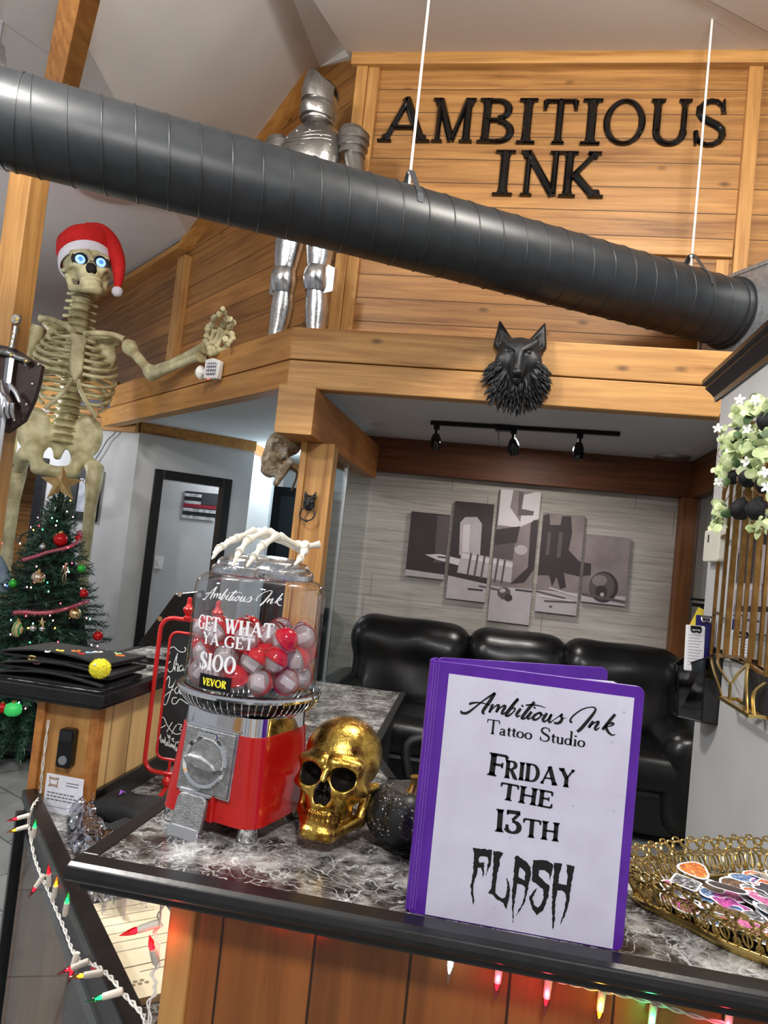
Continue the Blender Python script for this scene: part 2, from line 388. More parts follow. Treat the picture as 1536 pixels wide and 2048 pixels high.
M['floor'] = t.m
struct(MB().box(-7, -2.5, -0.06, 4, 10.5, 0).build('floor', M['floor']))
# ---------------------------------------------------------------- alcove under the loft
t = NT('whitewashed plank wallpaper'); tc = t.add('TexCoord'); sp = t.add('SeparateXYZ'); t.t.links.new(tc.outputs['Object'], sp.inputs[0])
q = t.math('DIVIDE', sp.outputs['Z'], 0.165); fl = t.math('FLOOR', q); fr = t.math('FRACT', q); ed = t.math('MINIMUM', fr, t.math('SUBTRACT', 1.0, fr))
wn = t.add('TexWhiteNoise', noise_dimensions='1D'); t.set(wn.inputs['W'], fl)
cb = t.add('CombineXYZ'); t.set(cb.inputs[0], t.math('ADD', t.math('MULTIPLY', sp.outputs['X'], 1.3), t.math('MULTIPLY', wn.outputs['Value'], 50.0))); t.set(cb.inputs[2], t.math('MULTIPLY', sp.outputs['Z'], 34.0))
g = t.noise(cb.outputs[0], 1.6, 6, 0.7, 0.8)
qx = t.math('FRACT', t.math('ADD', t.math('DIVIDE', sp.outputs['X'], 1.3), t.math('MULTIPLY', wn.outputs['Value'], 3.0))); ex = t.math('MINIMUM', qx, t.math('SUBTRACT', 1.0, qx))
c = t.ramp(g, [(0.30, srgb(150, 142, 134)), (0.50, srgb(186, 179, 170)), (0.7, srgb(206, 200, 192))])
hv = t.add('HueSaturation', Color=c); t.set(hv.inputs['Value'], t.math('ADD', 0.9, t.math('MULTIPLY', wn.outputs['Value'], 0.16)))
c = t.mix(t.ramp(ed, [(0.006, 0.55), (0.03, 1.0)]), srgb(140, 134, 126), hv.outputs[0]); c = t.mix(t.ramp(ex, [(0.001, 0.3), (0.004, 1.0)]), srgb(110, 104, 98), c)
t.p(Base_Color=c, Roughness=0.6); M['plank_paper'] = t.m
struct(MB().box(-1.25, 5.5, 0, 1.4, 5.6, 2.45).build('wall_back', M['plank_paper']))
struct(MB().box(-1.12, 3.66, 2.33, 1.35, 5.52, 2.40).build('ceiling', M['ceil_flat']))
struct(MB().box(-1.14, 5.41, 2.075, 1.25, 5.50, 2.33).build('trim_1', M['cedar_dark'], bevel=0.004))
struct(MB().box(1.20, 3.7, 2.075, 1.34, 5.50, 2.33).build('trim_2', M['cedar_shaded_y'], bevel=0.004))
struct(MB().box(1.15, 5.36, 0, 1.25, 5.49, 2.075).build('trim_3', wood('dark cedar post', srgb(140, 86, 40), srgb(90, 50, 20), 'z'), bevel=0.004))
struct(MB().box(1.27, 3.7, 0, 1.37, 5.40, 2.075).build('wall_right_alcove', M['wall_grey']))
g_ = MB().box(1.235, 4.2, 0.05, 1.245, 5.34, 2.06).build('window_1', M['glass']); struct(g_)
struct(MB().box(1.225, 4.86, 0, 1.262, 4.90, 2.07).build('trim_4', M['steel']))
# ---------------------------------------------------------------- loft rim: two boards in front, two on the 45 degree side
def boards(name, p0, p1, n, z0, z1, th, m, split):
    p0 = Vector(p0); p1 = Vector(p1); n = Vector(n)
    b = MB()
    for a, c in ((z0, split - 0.003), (split + 0.003, z1)):
        b.add([(*p0.to_2d(), a), (*p1.to_2d(), a), (*(p1 + n * th).to_2d(), a), (*(p0 + n * th).to_2d(), a), (*p0.to_2d(), c), (*p1.to_2d(), c), (*(p1 + n * th).to_2d(), c), (*(p0 + n * th).to_2d(), c)],
              [(0, 3, 2, 1), (4, 5, 6, 7), (0, 1, 5, 4), (1, 2, 6, 5), (2, 3, 7, 6), (3, 0, 4, 7)])
    b.add([(*(p0 + n * th * 0.3).to_2d(), z0 + .01), (*(p1 + n * th * .3).to_2d(), z0 + .01), (*(p1 + n * th).to_2d(), z0 + .01), (*(p0 + n * th).to_2d(), z0 + .01)] + [(*(p0 + n * th * 0.3).to_2d(), z1 - .01), (*(p1 + n * th * .3).to_2d(), z1 - .01), (*(p1 + n * th).to_2d(), z1 - .01), (*(p0 + n * th).to_2d(), z1 - .01)],
          [(0, 3, 2, 1), (4, 5, 6, 7), (0, 1, 5, 4), (1, 2, 6, 5), (2, 3, 7, 6), (3, 0, 4, 7)])
    return struct(b.build(name, m, bevel=0.005))
D45 = Vector((-0.735, 0.678, 0)); N45 = Vector((0.678, 0.735, 0))
boards('trim_5', (-1.165, 3.6, 0), (1.35, 3.6, 0), (0, 1, 0), 2.262, 2.572, 0.09, M['cedar_x'], 2.405)
r0 = Vector((-1.165, 3.6, 0)); r1 = r0 + D45 * 3.05
m45 = wood('cedar beam on the diagonal', srgb(204, 150, 82), srgb(148, 96, 42), 'x', rz=R(-137.3)); M['cedar_45'] = m45
boards('trim_6', r0, r1, N45, 2.262, 2.572, 0.09, m45, 2.405)
struct(MB().slab([(-1.1, 3.66, 2.47), (1.45, 3.66, 2.47), (1.45, 5.7, 2.47), (-1.0, 7.5, 2.47), (-6.5, 9.5, 2.47), r1 + N45 * .08 + Vector((0, 0, 2.47)), r0 + N45 * .09 + Vector((0, 0, 2.47))], 0.06).build('floor_loft', M['cedar_y']))
struct(MB().slab([(-1.15, 3.68, 2.33), (-1.12, 3.66, 2.33), (-1.12, 9.0, 2.33), (-6.9, 9.0, 2.33), (-6.9, 5.6, 2.33), tuple(r1 + N45 * .05 + Vector((0, 0, 2.33)))], -0.05).build('ceiling_left_hall', M['ceil_flat']))
# box beam that runs back from the rim's corner, post below it
struct(MB().box(-1.185, 3.55, 2.02, -0.995, 5.42, 2.262).build('trim_7', M['cedar_y'], bevel=0.006))
struct(MB().box(-1.185, 3.543, 2.02, -0.995, 3.552, 2.262).build('trim_8', M['cedar_x'], bevel=0.002))
b = MB().box(-1.095, 3.80, 0, -0.945, 3.95, 2.02)
struct(b.build('trim_9', M['cedar_z'], bevel=0.006))
struct(MB().box(-1.11, 3.785, 0, -1.075, 3.80, 2.02).box(-0.965, 3.785, 0, -0.93, 3.80, 2.02).build('trim_10', M['cedar_z'], bevel=0.003))
struct(MB().box(-1.045, 3.97, 0.02, -1.037, 4.62, 2.02).build('window_2', M['glass'])); struct(MB().box(-1.045, 4.65, 0.02, -1.037, 5.46, 2.05).build('window_3', M['glass']))
struct(MB().box(-1.05, 4.625, 0, -1.032, 4.645, 2.04).build('trim_11', M['steel']))
# ---------------------------------------------------------------- sign wall above the loft
struct(MB().box(-1.16, 4.30, 2.47, 1.35, 4.40, 4.47).build('wall_sign', M['cedar_wall']))
struct(MB().box(-1.20, 4.235, 4.39, 1.4, 4.32, 4.50).build('trim_12', M['cedar_x'], bevel=0.004))
struct(MB().box(-1.165, 4.255, 2.47, -1.095, 4.33, 4.39).box(-1.093, 4.265, 2.47, -1.025, 4.33, 4.39).build('trim_13', M['cedar_z'], bevel=0.004))
struct(MB().box(1.075, 4.265, 2.47, 1.15, 4.33, 4.39).build('trim_14', M['cedar_z'], bevel=0.004))
struct(MB().box(-1.02, 4.272, 3.30, 1.07, 4.31, 3.385).build('trim_15', M['cedar_x'], bevel=0.004))
struct(MB().box(0.99, 4.285, 2.6, 1.06, 4.31, 3.29).build('trim_16', M['cedar_z'], bevel=0.004))
# ---------------------------------------------------------------- dark diagonal wall behind the loft, vaulted ceiling
PW = Vector((-1.15, 4.33, 0)); NW = Vector((0.683, 0.73, 0))
def onP(px, py, off=0.0): return at_plane(px, py, PW - NW * off, NW)
top = [onP(639, 140), onP(410, 445), onP(381, 485), onP(179, 608)]
top.append(top[2] + (top[3] - top[2]) * 2.0)
bot = [Vector((p.x, p.y, 2.47)) for p in (PW + Vector((0, 0, 0)), top[-1])]
wl = struct(MB().slab([PW + Vector((0, 0, 2.47))] + [PW + Vector((0, 0, top[0].z))] + [q + Vector((0, 0, .07)) for q in top] + [bot[1]], 0.08).build('wall_left_loft', M['cedar_wall_diag']))
tr = MB()
for a, b2 in zip([top[0], top[2]], [top[2], top[3]]): tr.bar(a - NW * .03 - Vector((0, 0, .06)), b2 - NW * .03 - Vector((0, 0, .06)), .05, .15, NW)
struct(tr.build('trim_17', M['cedar_45']))
p = onP(373, 545); struct(MB().bar((p.x - NW.x * .03, p.y - NW.y * .03, 2.47), (p.x - NW.x * .03, p.y - NW.y * .03, p.z + .12), .16, .06, NW).build('trim_18', M['cedar_z']))
V0 = Vector(top[0]); W1 = Vector(top[2]); W2 = Vector(top[3])
Q = at_y(583, 0, 3.8); nA = (W1 - V0).cross(Q - V0).normalized()
def onA(px, py): return at_plane(px, py, V0, nA)
Q5 = V0 + (Q - V0) * 4.2
L1 = onA(200, 150); nB = (W2 - W1).cross(L1 - W1).normalized(); L5 = W1 + (L1 - W1) * 1.8
up = Vector((0, 0, 0.02))
struct(MB().slab([V0 + up, W1 + up, L5 + up, Q5 + up], -0.04).build('ceiling_vault_left', M['ceiling']))
struct(MB().slab([W1 + up, W1 + (W2 - W1) * 2.0 + up, W1 + (W2 - W1) * 2.0 + (L5 - W1) * 1.6 + up, L5 + up], -0.04).build('ceiling_vault_far_left', M['ceiling']))
Rk = at_y(868, 0, 3.75); R5 = V0 + (Rk - V0) * 4.2
T0 = Vector((-1.2, 4.32, 4.49)); T1 = Vector((1.45, 4.32, 4.49)); Rr = at_y(1436, 0, 3.75)
R6 = T1 + (Rr - T1) * 4.2; R5 = T0 + (Rk - T0) * 4.2
struct(MB().slab([V0 + up, Q5 + up, R5 + up], -0.03).slab([V0 + up, R5 + up, T0 + up], -0.03).build('ceiling_vault_corner', M['ceiling']))
struct(MB().slab([T0 + up, T1 + up, R6 + up, R5 + up], -0.04).build('ceiling_vault_front', M['ceiling']))
struct(MB().tube([T0 + Vector((0, -.01, .015)), T0.lerp(R5, .1) + Vector((.006, 0, .016)), T0.lerp(R5, .22) + Vector((-.006, 0, .016)), T0.lerp(R5, .5) + Vector((.0, 0, .016)), R5], .005, 5).build('ceiling_crack', mat('dark drywall crack', srgb(60, 52, 46), .9)))
struct(MB().slab([T1, R6, (3.6, 0.5, 5.2), (3.4, 4.3, 4.4)], 0.03).build('ceiling_vault_right', M['ceiling']))
struct(MB().box(1.35, 4.25, 2.3, 3.4, 4.4, 4.6).build('wall_right_upper', M['cedar_wall']))
# rafter and post at the far left
a = onA(150, -80) - nA * 0.0; b3 = onA(88, 235)
sgn = -1 if nA.z > 0 else 1
struct(MB().bar(a + nA * sgn * .07, b3 + nA * sgn * .07, .10, .12, nA).build('trim_20', wood('cedar rafter', srgb(164, 112, 58), srgb(116, 74, 34), 'y'), bevel=.004))
struct(MB().box(-2.555, 3.2, 0, -2.435, 3.345, 3.22).build('trim_21', M['cedar_z'], bevel=.006))
struct(MB().box(-2.61, 3.28, 0.0, -2.558, 3.345, 3.15).build('trim_22', M['cedar_dark']))
# ---------------------------------------------------------------- left hall
struct(MB().box(-7, 5.69, 2.33, -3.30, 5.75, 2.66).build('trim_27', M['cedar_x']))
xj = at_y(100, 913, 5.67).x; zj = at_y(60, 914, 5.67).z
hw = MB().box(-7, 5.67, 0, -5.2, 5.77, 2.33).box(-5.2, 5.67, zj, xj, 5.77, 2.33).box(xj, 5.67, 0, -3.03, 5.77, 2.33)
struct(hw.build('wall_left_back', M['wall_grey']))
struct(MB().box(-5.2, 5.635, zj - .085, xj, 5.68, zj).box(xj - .085, 5.635, 0, xj, 5.68, zj - .085).build('door_1', M['black_trim'], bevel=.004))
struct(MB().box(-6.4, 6.9, 0, -3.5, 6.98, 2.33).build('wall_pine_room', M['cedar_wall']))
struct(MB().box(-7, 5.60, 2.235, -3.03, 5.67, 2.33).build('trim_23', M['cedar_x'], bevel=.004))
D0 = Vector((-3.03, 5.67, 0)); DU = Vector((0.782, 0.623, 0)); DN = Vector((0.623, -0.782, 0))
def doorwall(u0, u1, z0, z1, n0, n1):
    a, b2 = D0 + DU * u0, D0 + DU * u1
    pts = [a + DN * n0, b2 + DN * n0, b2 + DN * n1, a + DN * n1]
    return MB().add([(p.x, p.y, z) for z in (z0, z1) for p in pts], [(0, 3, 2, 1), (4, 5, 6, 7), (0, 1, 5, 4), (1, 2, 6, 5), (2, 3, 7, 6), (3, 0, 4, 7)])
u0, u1 = 0.155, 0.815
w = doorwall(0, u0 + .04, 0, 2.33, 0, -.1); w.merge(doorwall(u1 - .04, 0.99, 0, 2.33, 0, -.1)); w.merge(doorwall(u0 + .04, u1 - .04, 1.93, 2.33, 0, -.1))
struct(w.build('wall_door', M['wall_light']))
w = doorwall(u0, u0 + .075, 0, 1.97, .025, -.11); w.merge(doorwall(u1 - .075, u1, 0, 1.97, .025, -.11)); w.merge(doorwall(u0 + .075, u1 - .075, 1.895, 1.97, .025, -.11))
struct(w.build('door_2', M['black_trim'], bevel=.004))
w = doorwall(0, 0.99, 2.245, 2.33, .03, -.02)
struct(w.build('trim_24', M['cedar_45'], bevel=.003))
struct(MB().box(-4.0, 7.0, 0, -2.30, 7.08, 2.33).build('wall_corridor', M['wall_light']))
struct(MB().box(-2.5, 8.0, 0, -1.1, 8.08, 2.33).build('wall_hall_end', M['wall_light']))
xd = at_y(552, 968, 8).x; struct(MB().box(xd, 7.93, 0, xd + .09, 8.0, 2.08).box(xd + .09, 7.93, 1.99, -1.2, 8.0, 2.08).build('door_3', M['black_trim']))
struct(MB().box(xd + .09, 7.975, 0, -1.2, 7.99, 1.99).build('doorway_dark_panel', mat('painted doorway gloom', srgb(26, 32, 36), .5)))  # flat dark panel painted in place of the unlit room beyond
struct(MB().box(-1.16, 5.6, 0, -1.10, 8.0, 2.33).build('wall_hall_right', M['wall_light']))
struct(MB().box(-2.36, 6.32, 2.25, -2.30, 8.0, 2.33).build('trim_25', M['cedar_y']))
# ---------------------------------------------------------------- lobby wall behind the camera (seen only in reflections)
struct(MB().box(-4.5, -2.5, 0, -2.0, -2.4, 2.7).box(-2.0, -2.5, 2.1, -1.0, -2.4, 2.7).box(-1.0, -2.5, 0, 3.6, -2.4, 2.7).build('wall_front', M['wall_grey']))
struct(MB().box(-2.08, -2.42, 0, -2.0, -2.36, 2.15).box(-1.0, -2.42, 0, -.92, -2.36, 2.15).box(-2.0, -2.42, 2.07, -1.0, -2.36, 2.15).build('door_5', M['black_trim']))
for i_, x_ in enumerate((-3.4, -.4, 1.4)): struct(MB().box(x_ - .09, -2.42, 0, x_ + .09, -2.25, 3.2).build('trim_%d' % (30 + i_), M['cedar_z']))
struct(MB().box(.0, -2.41, .9, 1.1, -2.37, 2.0).build('window_4', mat('dark evening window', srgb(24, 28, 36), .08)))
# ---------------------------------------------------------------- white partition on the right with a black crown
struct(MB().box(0.752, 1.25, 0, 0.95, 3.0, 2.235).build('wall_right', M['wall_light'], bevel=.003))
prof = [(0.752, 2.205), (0.742, 2.205), (0.738, 2.222), (0.726, 2.234), (0.712, 2.246), (0.704, 2.252), (0.704, 2.262), (0.690, 2.268), (0.690, 2.285), (0.95, 2.285), (0.95, 2.235), (0.752, 2.235)]
struct(MB().prism([(x, z) for x, z in prof], 1.25, 3.055, 'y').build('trim_26', M['black_trim']))
# ---------------------------------------------------------------- lettering: every glyph is a set of strokes with a width
def arcp(cx, cy, rx, ry, a0, a1, n=14): return [(cx + rx * math.cos(R(a0 + (a1 - a0) * i / n)), cy + ry * math.sin(R(a0 + (a1 - a0) * i / n))) for i in range(n + 1)]
def arcw(a0, a1, T, t, n=14, pw=1.4): return [t + (T - t) * abs(math.cos(R(a0 + (a1 - a0) * i / n))) ** pw for i in range(n + 1)]
def glyph(ch, T=0.17, t=0.08, s=0.075):
    S = []
    def st(x, y0, y1, w=T): S.append(([(x, y0), (x, y1)], [w, w]))
    def sf(x, y, w=T, l=s, r=s):
        d = 1 if y < 0.5 else -1
        S.append(([(x - w / 2 - l, y + d * t * .32), (x + w / 2 + r, y + d * t * .32)], [t * .64] * 2))
        S.append(([(x + (r - l) * .25, y + d * t * .45), (x + (r - l) * .12, y + d * (t * .45 + .05)), (x, y + d * (t * .45 + .12))], [w + (l + r) * .72, w + (l + r) * .22, w]))
    def ln(p, q, w0, w1=None): S.append(([p, q], [w0, w0 if w1 is None else w1]))
    def ar(cx, cy, rx, ry, a0, a1, T_=None, t_=None, n=14): S.append((arcp(cx, cy, rx, ry, a0, a1, n), arcw(a0, a1, T_ or T, t_ or t, n)))
    m = s + T / 2
    if ch == 'I' : st(m, .03, .97); sf(m, 0); sf(m, 1); return S, 2 * m
    if ch == '1': st(m, .03, .97); sf(m, 0); sf(m, 1, T, s, s * .5); return S, 2 * m
    if ch == 'A':
        ln((.5, .98), (.13, .02), t * 1.15); ln((.47, .99), (.82, .02), T * 1.05); ln((.24, .34), (.70, .34), t * .95)
        sf(.13, 0, t * 1.1, s, s); sf(.82, 0, T, s, s); return S, .82 + T / 2 + s
    if ch == 'M':
        st(.16, .03, .97, t * 1.2); ln((.17, .97), (.5, .03), T); ln((.5, .03), (.80, .97), t * 1.1); st(.84, .03, .97, T)
        sf(.16, 0, t); sf(.84, 0, T); sf(.14, 1, t * 1.3, s, 0); sf(.86, 1, T, 0, s); return S, .84 + T / 2 + s
    if ch in 'BRPD':
        x = m; st(x, .03, .97); sf(x, 0, T, s, s * .3 if ch in 'BD' else s); sf(x, 1, T, s, s * .3)
        if ch == 'D': ln((x, 1 - t / 2), (x + .22, 1 - t / 2), t); ln((x, t / 2), (x + .22, t / 2), t); ar(x + .22, .5, .33, .5 - t / 2, -90, 90); return S, x + .55 + T / 2
        ln((x, 1 - t / 2), (x + .22, 1 - t / 2), t); ln((x, .52), (x + .25, .52), t); ar(x + .22, .76, .20, .24 - t / 2, -90, 90)
        if ch == 'B': ln((x, t / 2), (x + .26, t / 2), t); ar(x + .24, .27, .25, .27 - t / 2, -90, 90); return S, x + .49 + T / 2
        if ch == 'R': ln((x + .2, .5), (x + .45, .06), T * .9, T); S.append(([(x + .45, .08), (x + .5, .03), (x + .58, .03)], [T * .9, t * 1.4, t])); return S, x + .6
        return S, x + .44 + T / 2
    if ch == 'T':
        st(.42, .03, .97); sf(.42, 0); ln((.04, 1 - t / 2), (.80, 1 - t / 2), t)
        for x, d in ((.05, -1), (.79, 1)): S.append(([(x, 1 - t * .5), (x + d * .02, .74)], [t * 1.5, t * .7]))
        return S, .84
    if ch in 'O0':
        rx = .46 if ch == 'O' else .31
        ar(rx + T / 2, .5, rx, .5 - t / 2 + .01, 0, 360, n=40); return S, 2 * rx + T
    if ch == 'Q': return glyph('O', T, t, s)
    if ch == 'U':
        st(m, .3, .97); ar(m + .29, .32, .29, .32 - t / 2, 180, 360, T, t * 1.2); st(m + .58, .3, .97, t * 1.3); sf(m, 1); sf(m + .58, 1, t * 1.3); return S, m + .58 + t + s
    if ch in 'S$':
        S.append(([(.60, .72), (.57, .86), (.46, .95), (.33, .965), (.2, .92), (.12, .82), (.12, .71), (.19, .61), (.34, .53), (.50, .45), (.60, .36), (.62, .24), (.56, .12), (.43, .045), (.30, .035), (.18, .08), (.11, .17), (.08, .30)],
                  [t * .8, t * .9, t, t * 1.1, T * .75, T * .95, T, T, T * 1.05, T * 1.05, T, T * .95, T * .8, t * 1.1, t, t * .9, t * .9, t * .8]))
        ln((.60, .98), (.61, .70), t * .6, t * 1.1); ln((.08, .02), (.07, .31), t * .6, t * 1.1)
        if ch == '$': ln((.31, 1.09), (.37, -.09), t * .9)
        return S, .72
    if ch == 'N':
        st(.17, .03, .97, t * 1.3); ln((.15, .97), (.74, .03), T); st(.74, .03, .97, t * 1.3); sf(.17, 0, t); sf(.74, 1, t); sf(.13, 1, t * 1.3, s, 0); return S, .78 + s
    if ch == 'K':
        st(m, .03, .97); sf(m, 0); sf(m, 1); ln((m + .05, .42), (m + .46, .95), t * 1.1); ln((m + .12, .5), (m + .5, .04), T); sf(m + .46, 1, t, s, s); sf(m + .52, 0, T, s * .6, s); return S, m + .52 + T / 2 + s
    if ch in 'FE':
        st(m, .03, .97); sf(m, 0, T, s, s if ch == 'F' else 0); sf(m, 1, T, s, 0); ln((m, 1 - t / 2), (m + .45, 1 - t / 2), t); ln((m, .52), (m + .32, .52), t)
        S.append(([(m + .44, 1 - t / 2), (m + .46, .72)], [t * 1.6, t * .7])); S.append(([(m + .32, .64), (m + .32, .40)], [t * .8, t * .8]))
        if ch == 'E': ln((m, t / 2), (m + .47, t / 2), t); S.append(([(m + .46, t / 2), (m + .49, .28)], [t * 1.6, t * .7]))
        return S, m + .50
    if ch == 'H':
        for x in (m, m + .52): st(x, .03, .97); sf(x, 0); sf(x, 1)
        ln((m, .5), (m + .52, .5), t); return S, 2 * m + .52
    if ch == 'Y':
        ln((.14, .97), (.44, .48), T); ln((.76, .97), (.44, .46), t * 1.1); st(.44, .03, .5); sf(.44, 0); sf(.13, 1, T); sf(.76, 1, t); return S, .84
    if ch == 'V':
        ln((.14, .97), (.44, .03), T); ln((.74, .97), (.44, .03), t * 1.1); sf(.13, 1, T); sf(.75, 1, t); return S, .84
    if ch == 'W':
        ln((.14, .97), (.38, .03), T); ln((.62, .97), (.38, .03), t * 1.1); ln((.56, .97), (.80, .03), T); ln((1.06, .97), (.80, .03), t * 1.1); sf(.13, 1, T); sf(.57, 1, T); sf(1.06, 1, t); return S, 1.16
    if ch in 'GC':
        ar(.50, .5, .42, .5 - t / 2, 45, 318, n=24); ln((.80, .98), (.81, .70), t * .6, t * 1.1)
        if ch == 'G': st(.76, .06, .42, T * .9); S.append(([(.62, .42), (.9, .42)], [t] * 2))
        return S, .90
    if ch == '3':
        S.append(([(.08, .97), (.10, .80)], [t, t * .8])); ln((.06, .94), (.56, .94), T * .7); ln((.54, .92), (.28, .58), t * 1.3)
        S.append((arcp(.30, .29, .25, .29 - t / 2, 95, -165, 18), arcw(95, -165, T, t, 18))); S.append(([(.055, .22), (.09, .30), (.15, .29)], [t, T * .9, T * .6])); return S, .64
    if ch == ' ': return [], .42
    # lower case, x height .47
    if ch == 'o': ar(.24, .235, .19, .235 - t / 2, 0, 360, T, t * .8, 26); return S, .50
    if ch == 'a':
        st(.30, .1, .36); ar(.19, .35, .11, .10, 0, 165, T * .9, t * .8); S.append((arcp(.17, .14, .11, .11, 60, 330, 14), arcw(60, 330, T * .9, t * .8, 14))); ln((.20, .27), (.30, .29), t); S.append(([(.30, .12), (.34, .02), (.42, .05)], [T, t * 1.2, t * .7])); return S, .44
    if ch == 't': st(.14, .10, .60); ln((.02, .45), (.29, .45), t); S.append(([(.14, .14), (.18, .03), (.30, .07)], [T, t * 1.2, t * .7])); return S, .30
    if ch == 'u': st(.12, .12, .46); ar(.26, .15, .14, .13, 180, 320, T, t); st(.40, .03, .46); ln((.02, .45), (.12, .45), t); ln((.30, .45), (.40, .45), t); ln((.40, .03), (.49, .04), t); return S, .52
    if ch == 'd': ar(.22, .235, .17, .235 - t / 2, 0, 360, T, t * .8, 24); st(.40, .03, .97); ln((.30, .96), (.40, .96), t); ln((.40, .03), (.49, .04), t); return S, .52
    if ch == 'i': st(.13, .03, .46); ln((.04, .45), (.13, .45), t); ln((.03, t / 2), (.23, t / 2), t); S.append(([(.13, .63), (.13, .73)], [T * 1.1] * 2)); return S, .26
    raise ValueError(ch)
def layout(text, gap=0.07, small=None, **kw):
    """strokes of a line of text (cap height 1) and its width; with small, capitals after the first of a word are that tall"""
    out = []; x = 0; first = True
    for ch in text:
        if ch == ' ': x += .42; first = True; continue
        k = small if (small and not first) else 1.0
        g, w = glyph(ch, **{a: (b / k ** 0.35 if a in 'Tt' else b) for a, b in kw.items()})
        out += [([(x + px * k, py * k) for px, py in pts], [q * k for q in ws]) for pts, ws in g]; x += w * k + gap; first = False
    return out, x - gap
def ribbon(mb, pts, ws, to3, prof=((-.5, 0), (.5, 0)), step=None):
    P = [Vector((a, b)) for a, b in pts]; W = list(ws)
    if step:
        p2, w2 = [P[0]], [W[0]]
        for i in range(1, len(P)):
            k = max(1, int((P[i] - P[i - 1]).length / step))
            for j in range(1, k + 1): p2.append(P[i - 1].lerp(P[i], j / k)); w2.append(W[i - 1] + (W[i] - W[i - 1]) * j / k)
        P, W = p2, w2
    rows = []
    closed = (P[0] - P[-1]).length < 1e-4 and len(P) > 4
    for i, p in enumerate(P):
        a = P[i - 1] if i > 0 else (P[-2] if closed else P[0]); b = P[i + 1] if i < len(P) - 1 else (P[1] if closed else P[-1])
        d = b - a
        if d.length < 1e-9: d = Vector((1, 0))
        d.normalize(); n = Vector((-d.y, d.x))
        rows.append([to3(*(p + n * W[i] * o), h) for o, h in prof])
    if len(prof) > 2:
        mb.loft(rows, caps=True, closed=False)
    else: mb.add([q for r in rows for q in r], [(2 * i, 2 * i + 1, 2 * i + 3, 2 * i + 2) for i in range(len(rows) - 1)])
    return mb
# hand-lettered script "Ambitious Ink" (x right, y down, traced strokes with widths)
SCRIPT = [([(98, 222), (104, 242), (150, 243), (212, 200), (300, 130), (397, 68)], [9, 15, 16, 11, 9, 15]), ([(397, 68), (365, 118), (325, 175), (296, 216), (288, 240), (304, 253)], [15, 20, 20, 19, 17, 8]),
    ([(170, 170), (190, 158), (250, 152), (320, 165), (360, 180)], [13, 14, 8, 6, 3]),
    ([(378, 166), (362, 200), (345, 240)], [14, 16, 14]), ([(345, 240), (385, 195), (420, 173), (428, 186), (405, 238)], [7, 7, 11, 17, 15]), ([(405, 238), (440, 200), (475, 178), (483, 192), (456, 240), (464, 253), (492, 235)], [7, 7, 11, 18, 15, 10, 6]),
    ([(492, 235), (540, 175), (585, 126), (600, 122)], [5, 6, 9, 15]), ([(600, 122), (560, 165), (512, 230), (490, 262), (512, 268), (546, 245), (572, 213), (560, 200), (533, 215)], [14, 18, 19, 16, 13, 8, 10, 9, 5]),
    ([(622, 205), (598, 235), (584, 258), (592, 276), (618, 262)], [15, 18, 17, 11, 5]), ([(630, 186), (642, 178)], [15, 14]),
    ([(742, 147), (690, 206), (642, 268), (632, 290), (656, 291), (684, 268)], [16, 19, 19, 17, 10, 5]), ([(666, 176), (720, 172), (790, 182), (838, 199)], [10, 9, 6, 3]),
    ([(717, 232), (694, 262), (680, 282), (690, 296), (716, 282)], [15, 18, 17, 11, 5]), ([(737, 201), (748, 193)], [15, 14]),
    ([(786, 240), (744, 263), (728, 292), (752, 303), (789, 280), (802, 252), (784, 239), (800, 262), (828, 260)], [10, 16, 18, 12, 9, 14, 10, 6, 5]),
    ([(852, 245), (828, 280), (815, 302), (827, 319), (858, 300), (892, 254)], [15, 18, 17, 12, 7, 9]), ([(892, 254), (872, 295), (868, 318), (880, 326), (905, 308)], [14, 18, 15, 10, 5]),
    ([(905, 308), (950, 277), (988, 254), (972, 270), (984, 292), (966, 324), (932, 335), (913, 324)], [5, 6, 13, 12, 17, 18, 13, 11]), ([(975, 292), (1022, 287)], [5, 3]),
    ([(1074, 322), (1060, 322), (1057, 300), (1090, 260), (1160, 212), (1230, 193), (1272, 200), (1270, 232), (1212, 308), (1152, 378), (1116, 408)], [8, 14, 11, 9, 8, 6, 9, 14, 19, 20, 16]),
    ([(1257, 314), (1235, 345), (1216, 372)], [13, 17, 15]), ([(1216, 372), (1260, 335), (1300, 318), (1298, 336), (1272, 374), (1281, 392), (1312, 370)], [7, 7, 11, 17, 15, 11, 5]),
    ([(1449, 255), (1400, 312), (1338, 390)], [16, 18, 17]), ([(1345, 375), (1380, 345), (1422, 331), (1434, 343), (1402, 358), (1366, 364)], [5, 7, 12, 11, 7, 6]), ([(1366, 364), (1386, 408), (1420, 437), (1450, 431)], [17, 15, 9, 4])]
SL = 0.1826      # slope of the traced base line
def script_strokes():
    """the script levelled and scaled to width 1, origin at its middle"""
    out = []
    for pts, ws in SCRIPT:
        sp = smooth_path([(x, y, 0) for x, y in pts], 4) if len(pts) > 2 else [Vector((x, y, 0)) for x, y in pts]
        n = len(sp) - 1; wv = []
        for i in range(n + 1):
            q = i / n * (len(ws) - 1); k = min(int(q), len(ws) - 2); wv.append((ws[k] + (ws[k + 1] - ws[k]) * (q - k)) / 1352)
        out.append(([((p.x - 774) / 1352, -(p.y - 265 - SL * (p.x - 774)) / 1352) for p in sp], wv))
    return out
